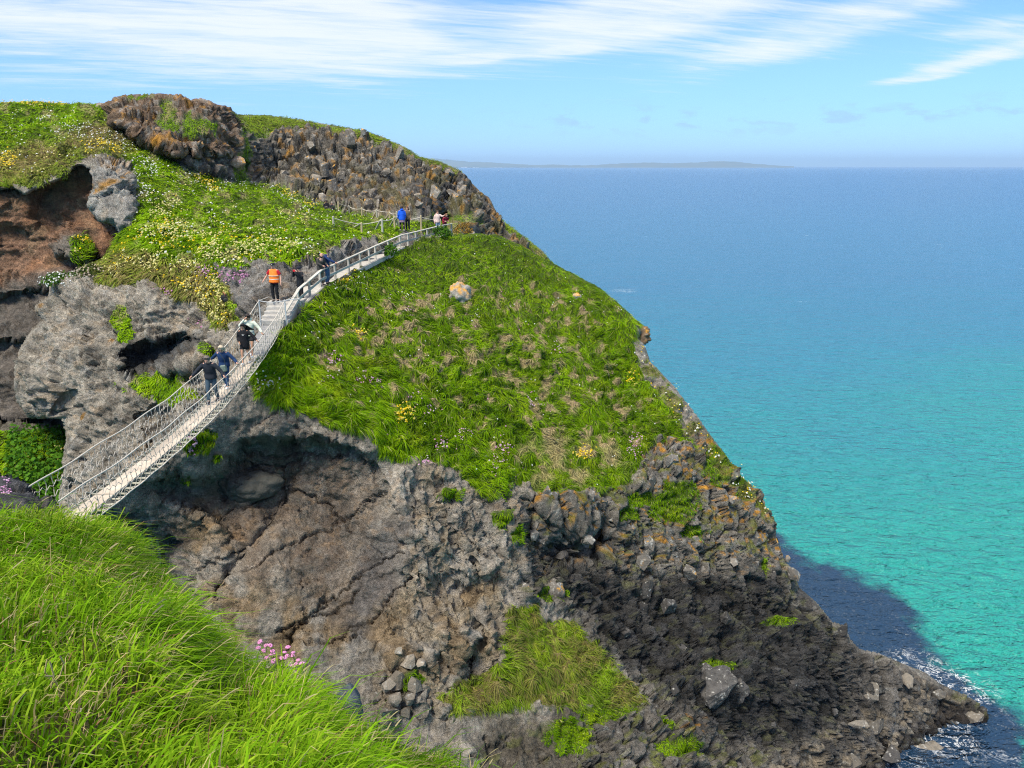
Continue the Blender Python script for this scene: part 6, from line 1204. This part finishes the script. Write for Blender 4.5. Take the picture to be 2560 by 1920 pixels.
def person(label, loc, yaw, pose, w, height=1.75, group='visitors on the bridge and path'):
    """w: wardrobe. The root stands at the feet; local +y is where the figure faces."""
    J = {k: np.array(v, float) for k, v in STAND.items()}
    for k, v in pose.items():
        if k in J: J[k] = np.array(v, float)
    root = empty('person', tuple(loc), yaw); root.scale = (height / 1.75,) * 3; tag(root, label, 'person', group)
    fat = w.get('fat', 1.0); S = w.get('skin', SKIN_A); hd = J['hea']; nk = J['nec']; hdir = unit((hd - nk)[None])[0]; look = np.array(pose.get('look', (0, 1, 0)), float); look = unit((look - hdir * (look @ hdir) * .5)[None])[0]; side = unit(np.cross(look, hdir)[None])[0]
    # ---- body: one continuous skin
    n = dict(pel=(J['pel'], .125 * fat), wai=(J['wai'], .118 * fat), che=(J['che'], .128), up=((J['che'] + nk) / 2 + [0, 0, .0], .095), nec=(nk, .056), jaw=(hd - hdir * .055 + look * .02, .078), hea=(hd + hdir * .02, .098), cro=(hd + hdir * .085 - look * .008, .072))
    e = [('pel', 'wai'), ('wai', 'che'), ('che', 'up'), ('up', 'nec'), ('nec', 'jaw'), ('jaw', 'hea'), ('hea', 'cro')]
    for s_ in 'RL':
        n['sh' + s_] = (J['sh' + s_], .066); n['el' + s_] = (J['el' + s_], .044); n['wr' + s_] = (J['wr' + s_], .030); e += [('up', 'sh' + s_), ('sh' + s_, 'el' + s_), ('el' + s_, 'wr' + s_)]
        n['hi' + s_] = (J['hi' + s_], .098); n['kn' + s_] = (J['kn' + s_], .062); n['ca' + s_] = (J['kn' + s_] * .68 + J['an' + s_] * .32 + [0, -.02, 0], .058); n['an' + s_] = (J['an' + s_], .040); n['to' + s_] = (J['to' + s_], .034)
        e += [('pel', 'hi' + s_), ('hi' + s_, 'kn' + s_), ('kn' + s_, 'ca' + s_), ('ca' + s_, 'an' + s_), ('an' + s_, 'to' + s_)]
        fdir = unit((J['wr' + s_] - J['el' + s_])[None])[0]; sx = 1 if s_ == 'R' else -1; acr = unit(np.cross(fdir, np.array([sx * .9, .25, .1]))[None])[0]; pal = J['wr' + s_] + fdir * .055; curl = unit(np.cross(acr, fdir)[None])[0] * -sx
        n['pm' + s_] = (pal, .030); e.append(('wr' + s_, 'pm' + s_)); grip = pose.get('grip' + s_, .45)
        for q, (off, ln_) in enumerate(((-.030, .070), (-.010, .080), (.010, .075), (.030, .060))):
            b0 = pal + fdir * .030 + acr * off; m0 = b0 + fdir * ln_ * .5 + curl * ln_ * .25 * grip; t0 = m0 + fdir * ln_ * (.5 - .55 * grip) + curl * ln_ * .6 * grip
            for nm_, pp_, rr_ in (('a', b0, .0095), ('b', m0, .009), ('c', t0, .0075)): n[f'f{q}{nm_}{s_}'] = (pp_, rr_)
            e += [('pm' + s_, f'f{q}a{s_}'), (f'f{q}a{s_}', f'f{q}b{s_}'), (f'f{q}b{s_}', f'f{q}c{s_}')]
        t1 = pal - fdir * .005 - acr * .034 + curl * .008; t2 = t1 + fdir * .028 - acr * .018 + curl * .02; n['ta' + s_] = (t1, .011); n['tb' + s_] = (t2, .009); e += [('pm' + s_, 'ta' + s_), ('ta' + s_, 'tb' + s_)]
    body = skin('body', n, e, S, root, 'pel', 1)
    # ---- face
    fx = Matrix((Vector(side), Vector(look), Vector(unit(np.cross(side, look)[None])[0]))).transposed().to_4x4(); fx.translation = Vector(hd)
    def onhead(name, me, mat, parent=None):
        o = link(name, me, mat, root); o.matrix_basis = fx; return o
    onhead('nose', blob_mesh('nose', lambda v: v * np.array([.016, .022, .026]) + np.array([0, .104, -.012 - .006 * v[1]]), 1), S)
    for sx in (-1, 1):
        onhead('eye', blob_mesh('eye', lambda v: v * np.array([.012, .006, .008]) + np.array([sx * .034, .094, .014]), 1), M_EYE)
        onhead('ear', blob_mesh('ear', lambda v: v * np.array([.012, .022, .032]) + np.array([sx * .100, -.004, -.002]), 1), S)
    onhead('mouth', blob_mesh('mouth', lambda v: v * np.array([.024, .007, .007]) + np.array([0, .094, -.056]), 1), M_LIP)
    # ---- hair and hats
    hc = w.get('hair')
    if hc is not None:
        st = w.get('style', 'short'); hm = mat_plain('hair', hc, .6, .35, 40.0, .01)
        def cap(v):
            f = v[1]; q = v * np.array([.112, .118, .118]) + np.array([0, -.010, .030])
            if f > .25 and v[2] < .55: q = q * np.array([.86, .70, 1]) + np.array([0, 0, .03])
            if v[2] < -.15: q[2] = .030 - .04 + (q[2] - .03) * .35
            return q
        onhead('hair', blob_mesh('hair', cap, 3), hm)
        if st in ('long', 'wind', 'bob'):
            r_ = random.Random(3); paths = []; L_ = dict(long=.34, wind=.30, bob=.16)[st]
            for k in range(46):
                a = r_.uniform(-2.7, -.45) if st != 'bob' else r_.uniform(-3.5, .4); b0 = np.array([.100 * math.cos(a), .100 * math.sin(a) - .01, .05]); wv = np.array([-.20, -.05, .03]) * r_.uniform(.4, 1.3) if st == 'wind' else np.zeros(3)
                paths.append(np.array([b0, b0 * 1.14 + [0, -.01, -.06] + wv * .25, b0 * 1.12 + np.array([r_.uniform(-.02, .02), -.01, -L_ * .6]) + wv * .7, b0 * 1.0 + np.array([r_.uniform(-.03, .03), r_.uniform(-.03, .02), -L_]) + wv * 1.3]))
            onhead('hair_locks', tube_mesh('hair_locks', paths, .013, 5), hm)
    if w.get('beard') is not None: onhead('beard', blob_mesh('beard', lambda v: v * np.array([.062, .045, .045]) + np.array([0, .058, -.072]), 2), mat_plain('beard', w['beard'], .8, .3, 60.0))
    if w.get('hat') == 'cap':
        hm = cloth(w['hatc']); onhead('cap', blob_mesh('cap', lambda v: np.array([v[0] * .114, v[1] * .116 - .008, .062 + max(v[2], -.05) * .072]), 3), hm); onhead('cap_peak', blob_mesh('cap_peak', lambda v: np.array([v[0] * .075, .100 + v[1] * .050, .060 + v[2] * .006 - .012 * v[0] ** 2]), 2), hm)
        if w.get('hatlogo'): onhead('badge', blob_mesh('badge', lambda v: np.array([v[0] * .018, .110 + v[1] * .01, .085 + v[2] * .02]), 1), cloth((.7, .7, .7)))
    if w.get('hat') == 'beanie':
        onhead('beanie', blob_mesh('beanie', lambda v: np.array([v[0] * .117, v[1] * .122 - .008, .040 + (v[2] * .105 if v[2] > -.2 else -.021)]), 3), cloth(w['hatc']))
    if w.get('glasses'): onhead('sunglasses', blob_mesh('sunglasses', lambda v: np.array([v[0] * .078, .090 + v[1] * .016 - .02 * v[0] ** 2, .014 + v[2] * .018]), 2), M_EYE)
    if w.get('hood'): 
        o = link('hood', blob_mesh('hood', lambda v: v * np.array([.125, .085, .085]), 2), cloth(w['topc']), root); o.location = tuple(nk + np.array([0, -.075, .02]))
    # ---- clothes
    tk = w.get('thick', 1.0); hem = w.get('hem', .84); c = cloth(w['topc'])
    def torso(ex, hemz, sleeve):
        pe, lat = J['pel'], unit((J['shR'] - J['shL'])[None])[0]; sit = hemz - .93; fr = lambda a_, b_: unit(np.cross(unit((b_ - a_)[None])[0], lat)[None])[0]; f0, f1, f2 = fr(pe, J['wai']), fr(J['wai'], J['che']), fr(J['che'], nk); L0 = np.array([1.0, 0, 0]); mid_ = (J['shR'] + J['shL']) / 2
        fw = 1 + (fat - 1) * .8
        ps = [loft([(pe + [0, 0, sit], L0, f0, .178 * ex * fw, .138 * ex * fw), (pe + [0, 0, max(sit, -.06) * .4], L0, f0, .182 * ex * fw, .142 * ex * fw), (J['wai'], (L0 + lat) / 2, f1, .165 * ex * fw, .132 * ex * fw), (J['che'] * .5 + J['wai'] * .5, lat, f1, .172 * ex * fw, .134 * ex * fw), (J['che'], lat, f1, .188 * ex, .132 * ex), (mid_ + [0, 0, -.02], lat, f2, .196 * ex, .112 * ex), (mid_ * .5 + nk * .5 + [0, 0, .02], lat, f2, .125 * ex, .088 * ex), (nk + (hd - nk) * .06, lat, f2, .068 * ex, .066 * ex)])]
        for s_ in 'RL':
            sh, el_, wr = J['sh' + s_], J['el' + s_], J['wr' + s_]; inn = sh * .85 + mid_ * .15
            if sleeve == 'short': ps.append(limb([inn, sh * .6 + el_ * .4, sh * .3 + el_ * .7], [.074 * ex, .072 * ex, .072 * ex]))
            elif sleeve == 'long': ps.append(limb([inn, sh * .5 + el_ * .5, el_, el_ * .5 + wr * .5, wr], [.076 * ex, .066 * ex, .060 * ex, .054 * ex, .046 * ex]))
        return ps
    garment(w.get('topname', 'jacket'), torso(tk, hem, w.get('sleeve', 'long')), c, root)
    if w.get('vest') is not None:
        garment('hi_vis_vest', torso(1.09, .86, 'none'), cloth(w['vest'], .6, .08), root)
        for z0 in (1.02, 1.17):
            a = np.linspace(0, 2 * math.pi, 25); me = tube_mesh('reflective_band', [np.stack([.222 * np.cos(a), .182 * np.sin(a), np.full(25, z0)], 1)], .014, 6); link('reflective_band', me, cloth((.72, .66, .58), .4), root)
    if w.get('botc') is not None:
        b = cloth(w['botc']); leg = w.get('leg', 'long'); pe = J['pel']; fw = 1 + (fat - 1) * .7; X_, Y_ = np.array([1.0, 0, 0]), np.array([0, 1.0, 0])
        ps = [loft([(pe + [0, 0, -.09], X_, Y_, .13 * fw, .115 * fw), (pe + [0, 0, -.03], X_, Y_, .165 * fw, .128 * fw), (pe + [0, 0, .09], X_, Y_, .152 * fw, .118 * fw)])]
        for s_ in 'RL':
            hi, kn, an = J['hi' + s_], J['kn' + s_], J['an' + s_]
            ps.append(limb([hi, hi * .5 + kn * .5, kn, kn * .5 + an * .5, an + [0, 0, .02]], [.098, .086, .074, .068, .062]) if leg == 'long' else limb([hi, hi * .6 + kn * .4, hi * .35 + kn * .65], [.100, .098, .100]))
        garment('trousers' if leg == 'long' else 'shorts', ps, b, root)
    if w.get('skirt') is not None:
        a = np.linspace(0, 2 * math.pi, 25)[:-1]; Vv = []; 
        for z0, r0 in ((.92, .165), (.70, .20), (.62, .215)): Vv += [(r0 * math.cos(q) * (1 + .05 * math.sin(q * 7)), r0 * .85 * math.sin(q) * (1 + .05 * math.sin(q * 7)), z0) for q in a]
        Fq = [(k * 24 + q, k * 24 + (q + 1) % 24, (k + 1) * 24 + (q + 1) % 24, (k + 1) * 24 + q) for k in range(2) for q in range(24)]; link('skirt', mesh_arrays('skirt', np.array(Vv), np.array(Fq), 4, True), cloth(w['skirt'], .85, .6), root)
    for s_ in 'RL': skin('shoe', dict(h=(J['an' + s_] - [0, .03, .035], .050), b=(J['an' + s_] * .5 + J['to' + s_] * .5 - [0, 0, .008], .050), t=(J['to' + s_] + [0, .03, .002], .038)), [('h', 'b'), ('b', 't')], cloth(w.get('shoe', (.03, .03, .032)), .6), root, 'b', 1)
    for (nm, fn, cc) in w.get('extras', ()): link(nm, blob_mesh(nm, fn, 2), cloth(cc, .7), root)
    return root
def on_deck(px, py):      # nearest point of the walkway under a photo pixel
    ts = np.linspace(0, 1, 400); P3 = np.array([deck(t, 0, .05) for t in ts]); d3 = P3 - np.array([0, 0, H]); zd = d3[:, 1] * CT - d3[:, 2] * ST; u_ = 1280 + F * d3[:, 0] / zd; v_ = 960 - F * (d3[:, 1] * ST + d3[:, 2] * CT) / zd; k = np.argmin((u_ - px) ** 2 + (v_ - py) ** 2); return P3[k], ts[k]
def loc_rope(root_loc, yaw, sc_, t, s2):   # rope point in a figure's own frame
    q = deck(t, s2 * .56, HT(t) + .03) - np.array(root_loc); c_, s_ = math.cos(-yaw), math.sin(-yaw); return np.array([q[0] * c_ - q[1] * s_, q[0] * s_ + q[1] * c_, q[2]]) / sc_
YB = math.atan2(-pdir[1], -pdir[0]) - math.pi / 2     # walking off the island
def bridge_person(label, px, py, w, height, pose, tR=None, tL=None):
    p, t = on_deck(px, py); sc_ = height / 1.75; pose = dict(pose)
    for s_, dt_, s2 in (('R', tR, -1), ('L', tL, 1)):
        if dt_ is None: continue
        wr = loc_rope(p, YB, sc_, t + dt_, s2); sh0 = np.array(pose.get('sh' + s_, STAND['sh' + s_])); dv_ = wr - sh0; wr = sh0 + dv_ * min(1.0, .60 / np.linalg.norm(dv_)); sh = np.array(pose.get('sh' + s_, STAND['sh' + s_])); pose['wr' + s_] = wr - unit((wr - sh)[None])[0] * .05; pose['el' + s_] = (sh + wr) / 2 + np.array([.05 if s_ == 'R' else -.05, -.05, -.06]); pose['grip' + s_] = .9
    return person(label, p, YB, pose, w, height)
LEAN = dict(che=(0, .07, 1.27), nec=(0, .13, 1.44), hea=(0, .18, 1.56), shR=(.185, .09, 1.38), shL=(-.185, .09, 1.38), look=(0, .85, -.55))
WALK1 = dict(knR=(.10, .12, .52), anR=(.09, .16, .09), toR=(.10, .33, .05), knL=(-.10, -.01, .50), anL=(-.09, -.22, .10), toL=(-.09, -.06, .03))
WALK2 = dict(knL=(-.10, .12, .52), anL=(-.09, .16, .09), toL=(-.10, .33, .05), knR=(.10, -.01, .50), anR=(.09, -.22, .10), toR=(.09, -.06, .03))
bridge_person('grey-haired man in dark jacket and jeans leading the group across the bridge', 519, 990, dict(topc=(.018, .022, .03), botc=(.045, .075, .105), shoe=(.02, .022, .03), hair=(.12, .10, .085), beard=(.3, .2, .15), fat=1.12, thick=1.08), 1.78, {**LEAN, **WALK1}, -.022, -.012)
WB = bridge_person('blonde woman in navy jacket and jeans gripping both bridge ropes', 552, 957, dict(topc=(.012, .035, .10), botc=(.02, .05, .12), shoe=(.6, .6, .6), hair=(.45, .37, .26), style='bob', fat=1.1, thick=1.1, glasses=True, extras=[('top', lambda v: np.array([v[0] * .045, .142 + v[1] * .03, 1.33 + v[2] * .13]), (.55, .52, .5))]), 1.70, {**LEAN, **WALK2}, .012, -.012)
bridge_person('woman in black hoodie and bare legs with windblown dark hair on the bridge', 603, 899, dict(topc=(.010, .010, .012), topname='hoodie', botc=(.012, .012, .014), leg='short', shoe=(.65, .64, .62), hair=(.012, .010, .010), style='wind', hood=True, hem=.72, glasses=True, skin=SKIN_B, thick=1.08, extras=[('chest_logo', lambda v: np.array([v[0] * .055 - .02, .148 + v[1] * .012, 1.27 + v[2] * (.010 + .010 * max(0, v[0])) + .018 * v[0] * v[0]]), (.75, .75, .75))]), 1.66, dict(WALK1, elR=(.27, -.04, 1.14), wrR=(.17, .15, .98), look=(.1, .9, -.4)), None, -.008)
bridge_person('man in pale yellow and grey sweatshirt shading his face, last on the bridge', 618, 884, dict(topc=(.60, .62, .50), topname='sweatshirt', botc=(.02, .02, .025), leg='short', shoe=(.62, .64, .68), hair=(.025, .018, .014), hood=True, skin=SKIN_B, thick=1.06, extras=[('lower_panel', lambda v: np.array([v[0] * .192, v[1] * .152, 1.00 + v[2] * .14]), (.30, .335, .345))]), 1.82, dict(WALK2, elR=(.33, .12, 1.26), wrR=(.10, .17, 1.52), look=(.2, .8, -.5), hea=(0, .06, 1.59)), None, -.008)
# bag of the woman in navy
pb, tb_ = on_deck(552, 957); bag = link('shoulder_bag', box_mesh('shoulder_bag', .24, .10, .26, .04), cloth((.13, .17, .15), .6)); bag.location = tuple(pb + np.array([.05, -.24, .80])); bag.rotation_euler = (0, .1, YB); tag(bag, 'small grey-green shoulder bag on the navy-jacketed woman crossing the bridge', 'bag')
link('strap', tube_mesh('strap', [np.array([[-.10, .02, .10], [-.12, .08, .35], [-.02, .12, .58], [.06, .1, .62]])], .012, 5), cloth((.05, .06, .06)), bag)
def ground_person(label, px, py, d, yaw, w, height=1.75, pose={}):
    q = PT(px, py, d)
    if 780 < px < 900 and 'sitting' not in label: q[2] = path_z(q[0], q[1])
    return person(label, q, math.radians(yaw), pose, w, height)
ground_person('warden in orange hi-vis vest, red shirt and black cap on the steps', 690, 754, 36.3, 172, dict(topc=(.42, .012, .025), topname='polo_shirt', sleeve='short', vest=(.95, .20, .025), botc=(.012, .012, .014), hat='cap', hatc=(.015, .016, .018), hatlogo=True, beard=(.35, .2, .15), fat=1.28), 1.84, dict(elR=(.34, -.02, 1.16), wrR=(.45, .10, .96), elL=(-.31, -.03, 1.13), wrL=(-.33, .06, .88), knR=(.11, .05, .5), anR=(.06, .05, .085), toR=(.07, .22, .03)))
ph = ground_person('person in black coat and beanie holding up a red phone on the path', 754, 750, 37.6, 150, dict(topc=(.012, .014, .018), topname='coat', hem=.66, botc=(.015, .015, .018), hat='beanie', hatc=(.012, .014, .024), fat=1.08, thick=1.12), 1.66, dict(elR=(.30, .16, 1.22), wrR=(.11, .30, 1.50), elL=(-.30, .16, 1.22), wrL=(-.11, .30, 1.50)))
q = Matrix.LocRotScale(Vector(PT(754, 750, 37.6)), Euler((0, 0, math.radians(150))), Vector((1.66 / 1.75,) * 3)); pho = link('phone', box_mesh('phone', .17, .014, .085, .006), mat_plain('red_case', (.55, .02, .03), .4)); pho.matrix_basis = q @ Matrix.Translation((0, .37, 1.545)); tag(pho, 'red-cased phone held up by the person in black', 'phone')
RAILP = dict(elR=(.24, .12, 1.16), wrR=(.16, .36, 1.06), elL=(-.24, .12, 1.16), wrL=(-.16, .34, 1.06), che=(0, .06, 1.27), nec=(0, .10, 1.46), hea=(0, .14, 1.59), gripR=.8, gripL=.8)
ground_person('bald man in charcoal jacket leaning on the timber fence', 804, 711, 39.6, -125, dict(topc=(.045, .043, .038), botc=(.16, .14, .10), fat=1.1, thick=1.08), 1.74, dict(RAILP, look=(.25, .9, .0)))
ground_person('man in navy jacket and jeans holding the fence rail, gazing out to sea', 819, 704, 40.0, -100, dict(topc=(.012, .03, .10), botc=(.06, .11, .20), hair=(.09, .055, .035), thick=1.08, extras=[('badge', lambda v: np.array([-.09 + v[0] * .02, .150 + v[1] * .012, 1.36 + v[2] * .025]), (.7, .7, .72))]), 1.82, dict(RAILP, wrR=(.22, .55, 1.10), elR=(.26, .28, 1.22)))
ground_person('person in bright blue hooded jacket and leggings with back turned on the path', 1006, 577, 55.2, 20, dict(topc=(.012, .10, .62), hood=True, hem=.76, skirt=(.22, .16, .24), botc=(.015, .015, .02), shoe=(.5, .45, .42), hair=(.03, .018, .013), fat=1.12, thick=1.18), 1.74, WALK2)
ground_person('long-haired person in patterned brown coat facing the blue jacket', 1020, 577, 55.6, 165, dict(topc=(.13, .095, .06), topname='coat', botc=(.014, .014, .018), shoe=(.05, .05, .05), hair=(.14, .06, .03), style='long', hem=.80, thick=1.06), 1.74, dict(elR=(.26, .02, 1.14), wrR=(.10, .22, 1.04)))
ground_person('visitor in pale pink hooded top at the end of the timber fence', 1095, 585, 57.4, 200, dict(topc=(.62, .47, .42), topname='hooded_top', hood=True, botc=(.20, .27, .36), hair=(.07, .04, .025), thick=1.08), 1.74, dict(elL=(-.34, .10, 1.28), wrL=(-.42, .22, 1.36)))
ground_person('visitor in maroon sweater leaning over the rail beside the pale pink top', 1112, 586, 57.6, 212, dict(topc=(.17, .010, .028), topname='sweater', botc=(.02, .02, .025), hair=(.22, .12, .055), style='bob', thick=1.1), 1.66, dict(RAILP, che=(0, .12, 1.22), nec=(0, .24, 1.38), hea=(-.03, .30, 1.50), shR=(.185, .22, 1.31), shL=(-.185, .22, 1.31), wrR=(.22, .48, 1.05), elR=(.30, .30, 1.08)))
SIT = dict(pel=(0, 0, .16), wai=(0, -.02, .32), che=(0, -.01, .52), nec=(0, .03, .71), hea=(0, .06, .84), shR=(.185, 0, .64), shL=(-.185, 0, .64), elR=(.27, .10, .40), elL=(-.27, .10, .40), wrR=(.14, .32, .40), wrL=(-.14, .32, .40), hiR=(.10, .03, .14), hiL=(-.10, .03, .14), knR=(.13, .40, .42), knL=(-.13, .40, .42), anR=(.11, .58, .07), anL=(-.11, .58, .07), toR=(.12, .74, .03), toL=(-.12, .74, .03))
ground_person('person in black with dark cap sitting on the slope crest under the ridge', 817, 527, 69.5, 190, dict(topc=(.014, .015, .018), botc=(.02, .02, .025), hat='cap', hatc=(.02, .02, .022), hair=(.2, .18, .16), hem=.82), 1.75, dict(SIT, look=(-.2, .9, -.2)))
ground_person('fair-haired person in dark coat sitting beside the one in the cap', 832, 531, 69.3, 165, dict(topc=(.02, .025, .03), topname='coat', botc=(.02, .02, .025), hair=(.38, .33, .26), style='bob', hem=.82), 1.70, SIT)
bake_skins()
# rucksack left on the rock by the bridge
rk_ = blob_mesh('rucksack', lambda v: np.array([v[0] * .30 * (1 - .15 * v[2]), v[1] * .19, v[2] * .24]), 3); o = link('rucksack', rk_, cloth((.012, .012, .014), .7)); o.location = tuple(at_surface(B, 567, 748) + np.array([0, -.25, .12])); o.rotation_euler = (.3, .5, .4); tag(o, 'black rucksack lying on the rock above the bridge end', 'rucksack')
pt = link('pocket', blob_mesh('pocket', lambda v: np.array([v[0] * .17, -.17 + v[1] * .06, -.03 + v[2] * .12]), 2), cloth((.03, .03, .034), .7), o); link('strap', tube_mesh('strap', [np.array([[-.24, .02, .16], [-.32, -.02, .26], [-.24, -.1, .28], [-.16, -.12, .18]])], .018, 5), cloth((.35, .08, .05)), o)
